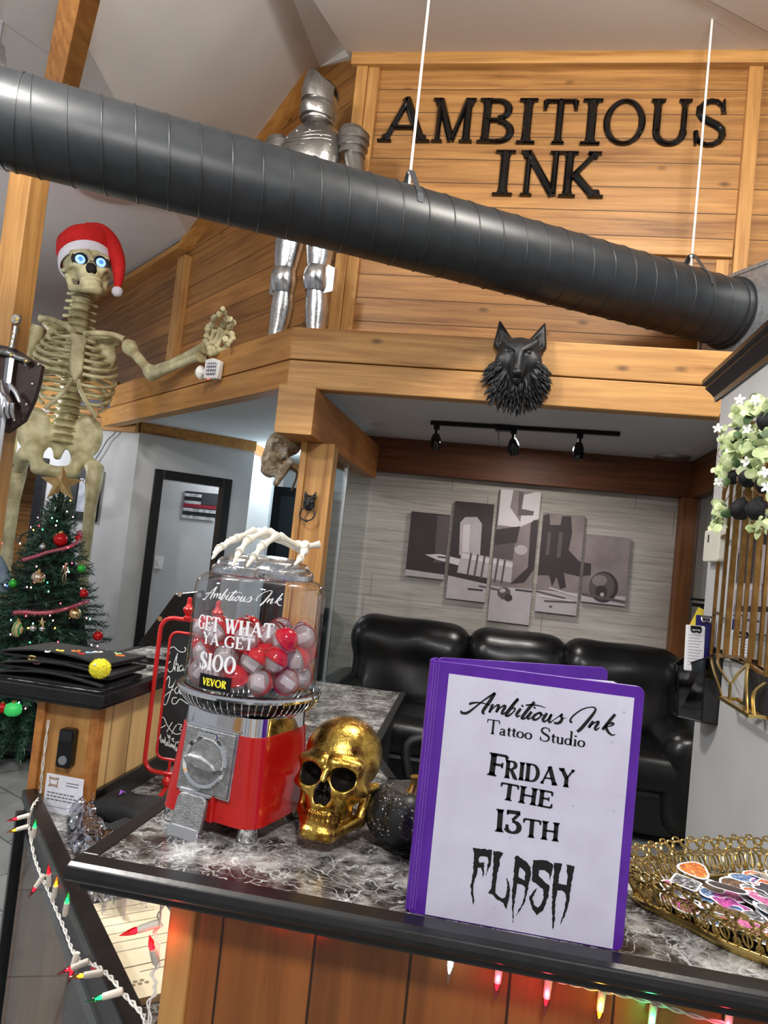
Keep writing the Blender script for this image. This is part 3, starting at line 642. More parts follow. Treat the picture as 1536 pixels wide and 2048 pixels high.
# ---------------------------------------------------------------- main bar in the foreground
BZ = 1.07
t_ = thing('bar_counter', 'dark marble topped bar counter with black edge and upright cedar boards', 'counter', (0.2, 1.03, 0))
def W(mb, root): return mb.xf(Matrix.Translation(-root.location))
b = MB().box(-0.468, 0.905, 1.046, 0.74, 1.205, BZ); W(b, t_).build('marble_top', M['marble'], t_)
b = MB().prism([(.868, 1.054), (.871, 1.050), (.905, 1.050), (.905, 1.0715), (.878, 1.0715), (.870, 1.068), (.867, 1.060)], -0.492, 0.74, 'x')
b.box(-0.492, 0.905, 1.050, -0.468, 1.222, 1.0715); b.box(-0.468, 1.203, 1.050, 0.74, 1.222, 1.0715)
W(b, t_).build('edge_trim', M['black_trim'], t_, bevel=.002)
b = MB().box(-0.480, 0.882, 1.036, 0.73, 0.92, 1.050).box(-0.480, 0.92, 1.036, -0.45, 1.21, 1.050)
W(b, t_).build('under_trim', M['black_trim'], t_, bevel=.004)
b = MB().box(-0.345, 0.925, 0.0, 0.73, 0.945, 1.046); W(b, t_).build('front_panel', M['cedar_v'], t_)
b = MB().box(-0.372, 0.918, 0.0, -0.338, 0.952, 1.046); W(b, t_).build('corner_trim', M['cedar_z'], t_, bevel=.004)
b = MB().box(-0.362, 0.95, 0.0, -0.345, 1.18, 1.046); W(b, t_).build('end_panel', M['cedar_v_y'], t_)
# ---------------------------------------------------------------- purple binder standing open on the bar
PURP = noisy('purple vinyl', srgb(76, 28, 138), srgb(92, 40, 156), 14, 0.28, bump=0.12, bscale=40, bdist=.002)
by = 0.9085; bx0 = at_y(811, 1822, by).x; bx1 = at_y(1245, 1902, by).x; bh = 0.297; bw = bx1 - bx0
t_ = thing('ring_binder', 'purple vinyl binder standing open on the bar with a printed white cover sheet', 'binder', (bx0, by, BZ))
b = MB().prism([(x + bw / 2, z + bh / 2) for x, z in rrect(bw, bh, .009)], 0, .0035, 'y'); b.build('front_cover', PURP, t_, bevel=.0008)
ang = R(27)
b = MB().prism([(x + bw / 2, z + bh / 2) for x, z in rrect(bw, bh, .009)], -.0018, .0018, 'y'); b.xf(Matrix.Translation((.004, .03, 0)) @ Matrix.Rotation(ang, 4, 'Z')); b.build('back_cover', PURP, t_, bevel=.0008)
b = MB().prism([(.001, .001), (-.002, .010), (0, .026), (0.004, .034), (.007, .03), (.003, .016), (.004, .004)], .001, bh - .001, 'z'); b.build('spine', PURP, t_, smooth=50)
b = MB()
for k in range(9):
    mm = MB().box(.018, -.0003, .012, bw - .016, .0003, bh - .010); mm.xf(Matrix.Translation((.004, .012 + k * .0016, 0)) @ Matrix.Rotation(ang * (.12 + .06 * k), 4, 'Z')); b.merge(mm)
b.build('pages', M['white_paper'], t_)
# the weld line of dots down the spine side of the cover
b = MB()
for k in range(96): b.box(.0068, -.0009, .006 + k * .00297, .0082, 0, .0075 + k * .00297)
b.box(.0040, -.0006, .004, .0046, 0, bh - .004); b.box(.0105, -.0006, .004, .0110, 0, bh - .004)
b.build('weld_seam', mat('pale purple weld', srgb(128, 84, 182), .35), t_)
pxl = (at_y(898, 1347, by).x - bx0, at_y(898, 1347, by).z - BZ); pxr = at_y(1268, 1402, by).x - bx0
t2 = NT('printed cover sheet'); vv = t2.pos(); nn = t2.noise(vv, 16, 5, .6); sp1 = t2.vor(vv, 62); sp2 = t2.noise(vv, 24, 2)
cc = t2.mix(t2.ramp(nn, [(.35, 0.), (.75, 1.)]), srgb(206, 204, 222), srgb(193, 190, 210)); fl_ = t2.math('MULTIPLY', t2.ramp(sp1, [(.05, 1.), (.12, 0.)]), t2.ramp(sp2, [(.52, 0.), (.62, .55)]))
t2.p(Base_Color=t2.mix(fl_, cc, srgb(120, 120, 138)), Roughness=.35)
sheet = MB().box(pxl[0], -.0009, .002, pxr, -.0001, pxl[1]).build('cover_sheet', t2.m, t_)
def cover(px, py): p = at_y(px, py, by); return (p.x - bx0, p.z - BZ)
def onsheet(x, y, h=0): return (x, -.0012 - h, y)
b = MB()
for pts, ws in SCRIPT:
    sp = smooth_path([(x, y, 0) for x, y in pts], 4) if len(pts) > 2 else [Vector((x, y, 0)) for x, y in pts]
    n = len(sp) - 1; wv = []
    for i in range(n + 1):
        q = i / n * (len(ws) - 1); k = min(int(q), len(ws) - 2); wv.append((ws[k] + (ws[k + 1] - ws[k]) * (q - k)) * 1.5 / 4.389 * .00059)
    ribbon(b, [cover(900 + p.x / 4.389, 1370 + p.y / 4.389) for p in sp], wv, onsheet)
b.build('script_lettering', M['ink'], t_)
def textline(mb, text, p0, p1, ph, to3=onsheet, fn=cover, gap=.07, small=None, **kw):
    """text from pixel p0 to p1 along the base line; ph = pixel of the top of the first letter"""
    a = Vector(fn(*p0)); c = Vector(fn(*p1)); h = (Vector(fn(*ph)) - a).length
    st_, w = layout(text, gap, small, **kw); u = (c - a); v = Vector((-u.y, u.x)).normalized()
    k = u.length / w; u.normalize()
    for pts, ws in st_: ribbon(mb, [tuple(a + u * x * k + v * y * h) for x, y in pts], [q * (k + h) / 2 for q in ws], to3)
b = MB(); textline(b, 'Tattoo Studio', (972, 1466), (1170, 1495), (970, 1437), T=.14, t=.062, s=.05, gap=.02); b.build('studio_lettering', M['ink'], t_)
b = MB(); kw = dict(T=.22, t=.095, s=.05, gap=.03)
textline(b, 'F', (974, 1549), (1012, 1556), (980, 1504), **kw)
textline(b, 'RIDAY', (1008, 1555), (1146, 1576), (1012, 1519), **kw)
textline(b, 'THE', (998, 1597), (1103, 1617), (1000, 1563), **kw)
textline(b, '13', (990, 1662), (1042, 1669), (995, 1617), **kw)
textline(b, 'TH', (1044, 1672), (1117, 1683), (1047, 1635), **kw)
b.build('friday_lettering', M['ink'], t_)
# dripping word: closed outlines in the zoomed picture of the sheet, torn edges added
def fl(px, py): return cover(920 + px / 6.144, 1680 + py / 6.144)
DR = [[(158, 92), (400, 120), (388, 210), (380, 290), (318, 440), (335, 340), (350, 250), (340, 205), (250, 195), (228, 240), (240, 275), (300, 270), (298, 380), (272, 470), (278, 400), (262, 335), (220, 335), (208, 420), (185, 470), (165, 570), (172, 690), (178, 835), (152, 740), (128, 570), (150, 470), (165, 350), (172, 200)],
      [(413, 125), (530, 150), (490, 230), (480, 330), (455, 440), (440, 560), (435, 645), (515, 715), (555, 700), (580, 600), (575, 455), (612, 560), (610, 690), (590, 760), (575, 845), (535, 770), (460, 730), (395, 660), (345, 645), (385, 590), (400, 440), (412, 280)],
      [(678, 195), (705, 185), (800, 250), (870, 330), (868, 440), (845, 540), (825, 650), (790, 770), (730, 870), (685, 930), (750, 800), (790, 680), (800, 580), (765, 545), (700, 530), (690, 620), (672, 740), (660, 900), (650, 1018), (640, 850), (640, 600), (660, 430)],
      [(898, 240), (1075, 248), (1142, 295), (1125, 420), (1098, 495), (1095, 410), (1040, 365), (972, 365), (965, 430), (1030, 500), (1100, 560), (1090, 680), (1045, 800), (1010, 870), (940, 920), (885, 840), (850, 690), (890, 640), (955, 580), (915, 650), (890, 700), (905, 780), (955, 825), (1000, 770), (1028, 690), (1020, 600), (950, 545), (882, 490), (890, 370)],
      [(1155, 275), (1255, 285), (1225, 400), (1205, 525), (1310, 548), (1320, 420), (1305, 295), (1405, 315), (1385, 430), (1360, 600), (1330, 790), (1290, 920), (1245, 1010), (1225, 1085), (1235, 1000), (1280, 850), (1305, 720), (1285, 640), (1240, 612), (1195, 612), (1180, 700), (1168, 850), (1160, 1000), (1140, 1112), (1130, 900), (1132, 600), (1150, 430)]]
b = MB(); rn = random.Random(3)
HOLE = {2: [(735, 330), (800, 390), (800, 490), (720, 450), (722, 390)]}
for gi, pl in enumerate(DR):
    def torn(pl):
        out = []
        for i, p in enumerate(pl):
            q = pl[(i + 1) % len(pl)]; d = math.hypot(q[0] - p[0], q[1] - p[1]); k = max(1, int(d / 22))
            for j in range(k):
                f = j / k; jit = 0 if j == 0 else rn.uniform(-7, 7)
                nx, ny = -(q[1] - p[1]) / d, (q[0] - p[0]) / d
                out.append((p[0] + (q[0] - p[0]) * f + nx * jit, p[1] + (q[1] - p[1]) * f + ny * jit))
        return out
    loops = [[Vector((*fl(x, y), 0)) for x, y in torn(pl)]]
    if gi in HOLE: loops.append([Vector((*fl(x, y), 0)) for x, y in torn(HOLE[gi])])
    tri = tessellate_polygon(loops); pts = [p for l in loops for p in l]
    b.add([onsheet(p.x, p.y) for p in pts], [tuple(t3) for t3 in tri])
b.build('flash_lettering', M['ink'], t_)
# ---------------------------------------------------------------- capsule vending machine
mz = (-0.361, 1.105, BZ + .0017)
RED = mat('red enamel', srgb(178, 22, 20), 0.22, 0.0, Coat_Weight=0.5)
HAM = noisy('hammered grey metal', (0.30, 0.30, 0.30, 1), (0.42, 0.42, 0.42, 1), 120, 0.42, 0.85, bump=0.6, bscale=420, bdist=.002)
t_ = thing('vending_machine', 'red and chrome capsule vending machine with a clear globe on the bar', 'vending machine', mz, R(-15))
def sq(h, z, r): return [(x, y, z) for x, y in rrect(2 * h, 2 * h, r, 6)]
MB().loft([sq(.0835, .020, .03), sq(.083, .024, .03), sq(.0738, .140, .03), sq(.072, .141, .03)]).build('body', RED, t_, smooth=40)
MB().loft([sq(.0725, .140, .03), sq(.0715, .166, .03), sq(.06, .168, .03)]).build('chrome_band', M['chrome'], t_, smooth=40)
for sx in (-1, 1):
    for sy in (-1, 1): MB().lathe([(0, 0), (.013, 0), (.015, .004), (.013, .02), (0, .021)], 16, (sx * .064, sy * .064, 0)).build('foot', M['chrome'], t_, smooth=40)
MB().lathe([(0, .160), (.066, .161), (.080, .165), (.093, .173), (.101, .183), (.1045, .192)], 64).build('saucer', M['black_gloss'], t_, smooth=60)
b = MB()
for k in range(64):
    a = 2 * PI * k / 64; c_, s_ = math.cos(a), math.sin(a)
    b.tube([((r + .0006) * c_, r * s_, z) for r, z in ((.072, .1622), (.080, .1648), (.093, .1727), (.101, .1827), (.1045, .1915))], .0011, 5)
b.build('saucer_ribs', M['chrome'], t_, smooth=60)
MB().lathe([(.100, .1895), (.1065, .1895), (.108, .193), (.1065, .1965), (.098, .1965), (.097, .193), (.100, .1895)], 64).build('saucer_rim', M['chrome'], t_, smooth=40)
GL = thin_glass('clear globe plastic', (0.97, 0.975, 0.98, 1), 0.045, 0.01, edge=.75)
MB().lathe([(.0965, .1965), (.0985, .2), (.0985, .335), (.097, .346), (.092, .355), (.084, .360), (.077, .3615), (.071, .3615)], 64).build('globe', GL, t_, smooth=60)
MB().lathe([(.0, .360), (.074, .360), (.0775, .362), (.0775, .369), (.075, .373), (.071, .375), (.069, .381), (.064, .3855), (.055, .387), (.050, .391), (.03, .393), (0, .3935)], 64).build('lid', noisy('worn chrome lid', (.75, .76, .78, 1), (.5, .5, .52, 1), 60, 0.12, 1.0, bump=.5, bscale=150, bdist=.002), t_, smooth=30)
slope = math.atan2(.010, .122)
pm = Matrix.Translation((0, -.0805, .060)) @ Matrix.Rotation(-slope, 4, 'X')
def onfront(mb, dz=0): return mb.xf(Matrix.Translation((-.004, 0, dz)) @ pm)
onfront(MB().box(-.043, -.008, -.005, .043, .003, .082)).build('coin_plate', HAM, t_, bevel=.002)
onfront(MB().box(-.0455, -.004, -.008, .0455, .002, -.005).box(-.0455, -.004, .082, .0455, .002, .085).box(-.0455, -.004, -.008, -.043, .002, .085).box(.043, -.004, -.008, .0455, .002, .085)).build('plate_frame', M['chrome'], t_, bevel=.001)
dial = MB(); dial.lathe([(.031, .008), (.036, .008), (.037, .011), (.035, .014), (.031, .012)], 40); dial.lathe([(0, .008), (.031, .008), (.030, .0125), (0, .0135)], 40)
rx = Matrix.Translation((0, 0, .038)) @ Matrix.Rotation(PI / 2, 4, 'X')
d1 = onfront(MB().lathe([(.0305, .008), (.036, .008), (.0372, .011), (.035, .0145), (.0305, .012)], 40).xf(rx)).build('dial_ring', M['chrome'], t_, smooth=40)
d2 = onfront(MB().lathe([(0, .008), (.0305, .008), (.030, .012), (0, .013)], 40).xf(rx)).build('dial', HAM, t_, smooth=40)
hd = MB().loft([[(x * s1, y * s2, z) for x, y in ((-.031, .0), (-.022, .009), (0, .013), (.022, .009), (.031, 0), (.022, -.009), (0, -.011), (-.022, -.009))] for z, s1, s2 in ((.011, 1, 1), (.022, .96, .8), (.025, .9, .55))])
onfront(hd.xf(Matrix.Translation((0, 0, .037)) @ Matrix.Rotation(R(8), 4, 'Y') @ Matrix.Rotation(PI / 2, 4, 'X'))).build('turn_handle', HAM, t_, bevel=.001)
onfront(MB().box(-.017, -.016, .070, .017, -.006, .079)).build('coin_slot', M['chrome'], t_, bevel=.003)
dm = Matrix.Translation((-.012, -.0905, .0525)) @ Matrix.Rotation(R(-14), 4, 'X')
MB().prism(rrect(.050, .058, .010, 5, 0, -.029), -.005, .003, 'y').xf(dm).build('chute_door', HAM, t_, bevel=.002)
MB().prism(rrect(.054, .018, .008, 5, 0, -.052), -.0075, .0035, 'y').xf(dm).build('door_lip', M['chrome'], t_, bevel=.002)
MB().tube([(-.038, -.0895, .0545), (.016, -.0895, .0545)], .0035, 10).build('door_hinge', M['chrome'], t_, smooth=40)
for x_ in (-.040, .008): MB().box(x_, -.088, .018, x_ + .010, -.079, .055).build('chute_cheek', RED, t_, bevel=.002)
# lettering on the globe, wrapped round its front
GRr = .0990
def onglobe(x, y, h=0): a = x / GRr; return (GRr * math.sin(a) + h * 0, -GRr * math.cos(a), y)
WH = mat('white vinyl lettering', srgb(240, 240, 242), .4, Emission_Strength=0.0)
b = MB()
for pts, ws in script_strokes(): ribbon(b, [(x * .126 + .0255, y * .126 + .3325) for x, y in pts], [w_ * .126 * 1.2 for w_ in ws], onglobe)
b.build('script_lettering', WH, t_)
b = MB()
def globe_line(mb, text, x0, x1, z0, h, **kw):
    st_, w = layout(text, kw.pop('gap', .07), **kw)
    for pts, ws in st_: ribbon(mb, [(x0 + px * (x1 - x0) / w, z0 + py * h) for px, py in pts], [q * h for q in ws], onglobe, step=.006)
kw = dict(T=.20, t=.08, s=.07)
globe_line(b, 'GET WHAT', -.041, .081, .2815, .0205, **kw); globe_line(b, 'YA GET', -.026, .056, .2625, .0165, **kw); globe_line(b, '$100', -.027, .034, .2275, .0235, **kw)
b.build('price_lettering', WH, t_)
b = MB(); mm = []
rows = [[onglobe(-.0225 + .053 * i / 10, .2010 + z) for z in (0, .0205)] for i in range(11)]
b.add([q for r in rows for q in r], [(2 * i, 2 * i + 1, 2 * i + 3, 2 * i + 2) for i in range(10)])
st_ = b.build('maker_sticker', M['black_gloss'], t_)
b = MB(); GRr = .0994
globe_line(b, 'VEVOR', -.0155, .0235, .2060, .0105, T=.24, t=.13, s=.05, gap=.08); b.build('maker_lettering', mat('yellow print', srgb(246, 232, 60), .4), st_)
# capsules
CR = mat('red capsule half', srgb(200, 16, 34), .12, 0.0, Coat_Weight=.6); CC = thin_glass('clear capsule half', (0.98, 0.93, 0.94, 1), .07, .04, (.96, .93, .95, 1), .24); CPp = noisy('folded ticket paper', srgb(236, 232, 236), srgb(224, 216, 222), 40, .6)
def mk_capsule():
    c = thing('toy_capsule', 'toy capsule, half red and half clear, in the globe of the vending machine', 'capsule', (0, 0, 0), group='toy capsules in the globe')
    r = .0186
    MB().lathe([(r * 1.06, -.001), (r * 1.08, .0015), (r * 1.03, .002)] + [(r * math.cos(R(a)), r * math.sin(R(a))) for a in range(8, 90, 10)] + [(0, r)], 24).build('red_cap', CR, c, smooth=60)
    MB().lathe([(0, -r * 1.05)] + [(r * .97 * math.cos(R(a)), r * 1.05 * math.sin(R(a))) for a in range(-80, 1, 10)], 24).build('clear_cup', CC, c, smooth=60)
    MB().obox((0, 0, -.005), (.021, .011, .017), (.2, .1, .4)).build('folded_ticket', CPp, c, bevel=.0008)
    return c
rn = random.Random(11); cps = []; mc = Vector(mz)
cand = []
for lay, (zc_, nout, nin) in enumerate(((.2175, 12, 6), (.2470, 12, 6), (.2740, 9, 4))):
    for k in range(nout): cand.append((.0755, 2 * PI * (k + .5 * lay) / nout + rn.uniform(-.06, .06), zc_ + rn.uniform(-.003, .004)))
    for k in range(nin): cand.append((.037 + rn.uniform(-.003, .003), 2 * PI * (k + .3 * lay) / nin, zc_ + rn.uniform(-.002, .006)))

proto = None
for i, (r_, a_, z_) in enumerate(cand):
    loc = mc + Vector((r_ * math.cos(a_), r_ * math.sin(a_), z_)); rot = (rn.uniform(-2.6, 1.2), rn.uniform(-1.3, 1.3), rn.uniform(-.8, .8))
    if proto is None: proto = mk_capsule(); proto.location = loc; proto.rotation_euler = rot
    else: dup(proto, loc, rot=rot)
# ---------------------------------------------------------------- bones
BONE = noisy('weathered bone plastic', srgb(218, 210, 168), srgb(160, 148, 106), 9, .5, bump=.15, bscale=40)
WBONE = noisy('pale bone', srgb(226, 220, 206), srgb(204, 196, 180), 30, .5, bump=.15, bscale=120, bdist=.002)
def bone(mb, a, b2, r, knob=1.45, n=10):
    a = Vector(a); b2 = Vector(b2); ts = (0, .05, .14, .30, .5, .70, .86, .95, 1.0); ks = (.55, 1, knob * .95, .95, .78, .95, knob * .95, 1, .55)
    ks = (.6, knob, knob * .98, 1.0, .82, 1.0, knob * .98, knob, .6)
    return mb.tube([a.lerp(b2, t3) for t3 in ts], [r * k for k in ks], n)
t_ = thing('skeleton_hand', 'white plastic skeleton hand draped over the lid of the red vending machine', 'skeleton hand', (mz[0] + .02, mz[1], BZ + .389))
def hp(zx, zy, y): p = at_y(320 + zx / 4.267, 1040 + zy / 4.267, y); return p - t_.location
def finger(pts, r0, name='finger'):
    b = MB(); P3 = [hp(*p) for p in pts]
    for i, (a, c) in enumerate(zip(P3, P3[1:])):
        rr = r0 * (1 - .13 * i)
        bone(b, a, c, rr) if i < len(P3) - 2 else b.tube([a, a.lerp(c, .12), a.lerp(c, .35), a.lerp(c, .8), c], [rr * .7, rr * 1.35, rr * .9, rr * .75, rr * .25], 10)
    return b.build(name, WBONE, t_, smooth=60)
finger([(815, 88, 1.115), (640, 162, 1.085), (520, 232, 1.055), (440, 335, 1.035)], .0046)
finger([(915, 88, 1.095), (745, 175, 1.06), (672, 275, 1.03), (622, 395, 1.008)], .0049)
finger([(1010, 130, 1.075), (865, 225, 1.045), (800, 318, 1.02), (738, 402, 1.004)], .0050)
finger([(1225, 215, 1.10), (1232, 268, 1.07), (1195, 335, 1.035), (1148, 388, 1.015)], .0047, 'thumb')
finger([(770, 110, 1.14), (590, 180, 1.125), (490, 240, 1.105), (452, 290, 1.09)], .0040)
b = MB(); wr = hp(1205, 225, 1.115)
for q in ((770, 110, 1.14), (815, 88, 1.115), (915, 88, 1.095), (1010, 130, 1.075)): bone(b, hp(*q), wr + Vector((rn.uniform(-.006, .004), rn.uniform(-.006, .006), rn.uniform(-.003, .003))), .0048, 1.35)
b.build('palm_bones', WBONE, t_, smooth=60)
b = MB()
for dx, dy, dz in ((0, -.006, 0), (-.006, .004, .003), (.004, .006, -.003), (.007, -.003, .004), (.0, .0, -.006)): b.ell(wr + Vector((dx, dy, dz)), (.0075, .0065, .006), 10, 8)
bone(b, wr + Vector((.004, 0, 0)), hp(1372, 208, 1.12), .0050, 1.25); bone(b, wr + Vector((.004, .008, .002)), hp(1350, 215, 1.13), .0042, 1.25)
b.build('wrist_bones', WBONE, t_, smooth=60)
# ---------------------------------------------------------------- skulls
def skull_sdf(X, Y, Z, full=True):
    ax = np.abs(X)
    d = d_ell(X, Y, Z, (0, .10, .64), (.335, .42, .33))
    d = su(d, d_ell(ax, Y, Z, (.10, -.13, .45), (.20, .24, .22)), .08)
    d = su(d, d_cap(ax, Y, Z, (.05, -.345, .605), (.24, -.26, .595), .055, .05), .06)
    d = su(d, d_cap(ax, Y, Z, (.17, -.32, .395), (.30, -.16, .41), .055, .045), .05)
    d = su(d, d_cap(ax, Y, Z, (.30, -.16, .41), (.335, .06, .43), .036, .035), .03)
    d = su(d, d_ell(X, Y, Z, (0, -.26, .28), (.155, .14, .16)), .06)
    d = su(d, d_cap(X, Y, Z, (0, -.38, .53), (0, -.425, .45), .032, .03), .04)
    d = ss(d, d_ell(ax, Y, Z, (.385, -.14, .53), (.075, .16, .14)), .06)
    d = ss(d, d_ell(ax, Y, Z, (.148, -.40, .495), (.106, .23, .092)), .025)
    d = ss(d, d_ell(ax, Y, Z, (.032, -.45, .335), (.046, .18, .062)), .02); d = ss(d, d_cap(X, Y, Z, (0, -.50, .43), (0, -.32, .42), .032), .025)
    d = ss(d, d_ell(ax, Y, Z, (.245, -.29, .27), (.055, .15, .095)), .04)
    if full: d = su(d, d_ell(X, Y, Z, (0, -.09, .22), (.20, .20, .17)), .03)
    else: d = ss(d, d_ell(ax, Y, Z, (.25, -.20, .27), (.075, .16, .12)), .03)
    # jaw
    jx = .255 if full else .225
    j = d_cap(ax, Y, Z, (.275, .02, .34), (jx, -.03, .15), .048, .046); j = su(j, d_cap(ax, Y, Z, (jx, -.03, .15), (.10, -.33, .045), .050, .055), .04)
    j = su(j, d_ell(X, Y, Z, (0, -.35, .055), (.13, .085, .068)), .06); j = su(j, d_ell(X, Y, Z, (0, -.31, .13), (.145, .10, .06)), .03)
    d = su(d, j, .02)
    for row, z0, hh in ((0, .195, .032), (1, .152, .026)):
        for k in range(6):
            a = R(9 + k * 15.5); tx, ty = .135 * math.sin(a), -.24 - .155 * math.cos(a)
            d = su(d, d_ell(ax, Y, Z, (tx, ty, z0), (.021, .026, hh)), .006)
    return d
SK = sdf_mesh(skull_sdf, (-.45, -.52, -.04), (.45, .64, 1.04), 104)
def skull_copy(s): m = MB(); m.v = [(x * s, y * s, z * s) for x, y, z in SK.v]; m.f = list(SK.f); return m
t2 = NT('mottled gold leaf'); vv = t2.pos(); f1 = t2.noise(vv, 28, 6, .7, 1.2); f2 = t2.noise(vv, 160, 3, .6); f3 = t2.noise(vv, 70, 4, .7, 2.)
t2.p(Base_Color=t2.mix(t2.ramp(f1, [(.42, 0.), (.60, 1.)]), (0.70, 0.47, 0.10, 1), (0.30, 0.14, 0.02, 1)), Metallic=1.0, Roughness=t2.ramp(f3, [(.3, .12), (.7, .34)])); t2.bump(t2.math('ADD', t2.math('MULTIPLY', f2, .4), f3), .5, .0014)
GOLDM = t2.m
t_ = thing('gold_skull', 'mottled gold skull ornament beside the red vending machine', 'skull', (-0.212, 1.085, BZ + .0015), R(-6))
s_ = .168
sk = skull_copy(s_); sk.xf(Matrix.Translation((0, .0, .008)) @ Matrix.Rotation(R(-9), 4, 'X')); so_ = sk.build('cranium', GOLDM, t_, smooth=180); so_.data.materials.append(mat('dark hollow shade', srgb(16, 9, 5), .6))  # second material paints shade into the eye and nose hollows
im_ = (Matrix.Translation((0, .0, .008)) @ Matrix.Rotation(R(-9), 4, 'X')).inverted()
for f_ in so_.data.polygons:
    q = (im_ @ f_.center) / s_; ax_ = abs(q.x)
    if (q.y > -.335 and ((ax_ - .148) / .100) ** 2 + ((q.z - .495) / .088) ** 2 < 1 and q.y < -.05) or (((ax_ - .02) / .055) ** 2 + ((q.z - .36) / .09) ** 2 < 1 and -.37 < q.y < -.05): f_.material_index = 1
# ---------------------------------------------------------------- black pumpkin
t2 = NT('black pumpkin skin with white specks'); vv = t2.pos(); v1 = t2.vor(vv, 165); v2 = t2.vor(vv, 320); nn = t2.noise(vv, 26, 2)
spk = t2.math('MAXIMUM', t2.math('MULTIPLY', t2.ramp(v1, [(.14, 1.), (.22, 0.)]), t2.ramp(nn, [(.44, 0.), (.54, 1.)])), t2.math('MULTIPLY', t2.ramp(v2, [(.14, .9), (.25, 0.)]), t2.ramp(nn, [(.46, 0.), (.56, .8)])))
t2.p(Base_Color=t2.mix(spk, srgb(24, 25, 27), srgb(214, 210, 200)), Roughness=.42)
t_ = thing('black_pumpkin', 'small black pumpkin with white specks and a gold stem between skull and binder', 'pumpkin', (-0.103, 1.118, BZ + .001))
t_.scale = (1.13, 1.13, 1.1)
rings = []
for i in range(17):
    ph = PI * i / 16; zz = .038 - .040 * math.cos(ph) - (.012 * math.exp(-((ph - PI) / .35) ** 2)); rr = .060 * math.sin(ph) ** .8 if 0 < i < 16 else .0006
    rings.append([(rr * (1 - .075 * abs(math.cos(a * 4.5)) ** 8) * math.cos(a), rr * (1 - .075 * abs(math.cos(a * 4.5)) ** 8) * math.sin(a), zz) for a in (2 * PI * k / 90 for k in range(90))])
MB().loft(rings).build('pumpkin_body', t2.m, t_, smooth=60)
MB().tube([(0, 0, .062), (.001, 0, .070), (.004, .0, .080), (.003, -.001, .088)], [.010, .0055, .005, .0062], 10).build('stem', mat('gold stem', (.72, .48, .16, 1), .28, 1.0), t_, smooth=50)
# ---------------------------------------------------------------- gold tray of stickers
GT = noisy('antique gold filigree', (.62, .45, .16, 1), (.42, .29, .09, 1), 40, .26, 1.0)
tc_ = Vector((0.425, 1.055, BZ + .0008))
t_ = thing('filigree_tray', 'gold filigree tray with scalloped sides, heaped with stickers on the bar', 'tray', tc_)
NT_ = 168
def outline(a, k=1.0):
    r = .150 * (1 + .085 * math.cos(4 * a + .15) + .03 * math.cos(8 * a)); return Vector((r * 1.28 * math.cos(a) * k, r * .93 * math.sin(a) * k, 0))
per = [outline(2 * PI * i / 1200) for i in range(1200)]; cum = [0]
for i in range(1200): cum.append(cum[-1] + (per[(i + 1) % 1200] - per[i]).length)
def along(sv):
    sv %= cum[-1]; import bisect
    i = min(bisect.bisect(cum, sv) - 1, 1199); p = per[i].lerp(per[(i + 1) % 1200], (sv - cum[i]) / max(cum[i + 1] - cum[i], 1e-9)); return p
def rimp(sv, z, out=0): p = along(sv); return p * (1 + out + .16 * z / .05) + Vector((0, 0, z + .006))
pts = [outline(2 * PI * i / 120) for i in range(120)]
MB().loft([[p + Vector((0, 0, .002)) for p in pts], [p + Vector((0, 0, .005)) for p in pts]]).build('tray_floor', M['black_metal'], t_)
b = MB().loft([[p * k + Vector((0, 0, z)) for p in pts] for k, z in ((1.0, 0), (1.02, .0), (1.035, .004), (1.025, .009), (1.0, .010), (.985, .008), (.985, .002))], caps=False)
b.build('base_band', GT, t_, smooth=60)
Nu = 46; du = cum[-1] / Nu; b = MB()
for k in range(Nu):
    s0 = k * du
    def rg(u, z, ru, rz, r=.0015, a0=0, a1=360, n=12): b.tube([rimp(s0 + du * u + du * ru * math.cos(R(a0 + (a1 - a0) * i / n)), z + rz * math.sin(R(a0 + (a1 - a0) * i / n))) for i in range(n + 1)], r, 5)
    rg(.5, .037, .40, .0065); rg(0, .0405, .26, .0045, n=10); rg(.5, .017, .20, .009); rg(.22, .016, .2, .011, a0=60, a1=260, n=8); rg(.78, .016, .2, .011, a0=-80, a1=120, n=8); rg(0, .028, .18, .0045, n=9); rg(0, .010, .14, .005, n=8)
    b.tube([rimp(s0 + du * .5, .003), rimp(s0 + du * .5, .030)], .0011, 5); rg(.5, .0455, .2, .003, n=8)
b.tube([rimp(cum[-1] * i / 150, .0) for i in range(150)], .0014, 5, closed=True); b.tube([rimp(cum[-1] * i / 150, .0285) for i in range(150)], .0009, 5, closed=True)
b.build('filigree_rim', GT, t_, smooth=60)
def sticker_mat(name, cols, sc_):
    t3 = NT(name); v3 = t3.pos(); n3 = t3.noise(v3, sc_, 3, .6, 1.5); n4 = t3.noise(v3, sc_ * 2.4, 2, .5, 3.)
    k = len(cols); c3 = t3.ramp(n3, [(.30 + .40 * i / max(k - 1, 1), c) for i, c in enumerate(cols)]); c3 = t3.mix(t3.ramp(n4, [(.52, 0.), (.56, .85)]), c3, srgb(18, 16, 22))
    t3.p(Base_Color=c3, Roughness=.3); return t3.m
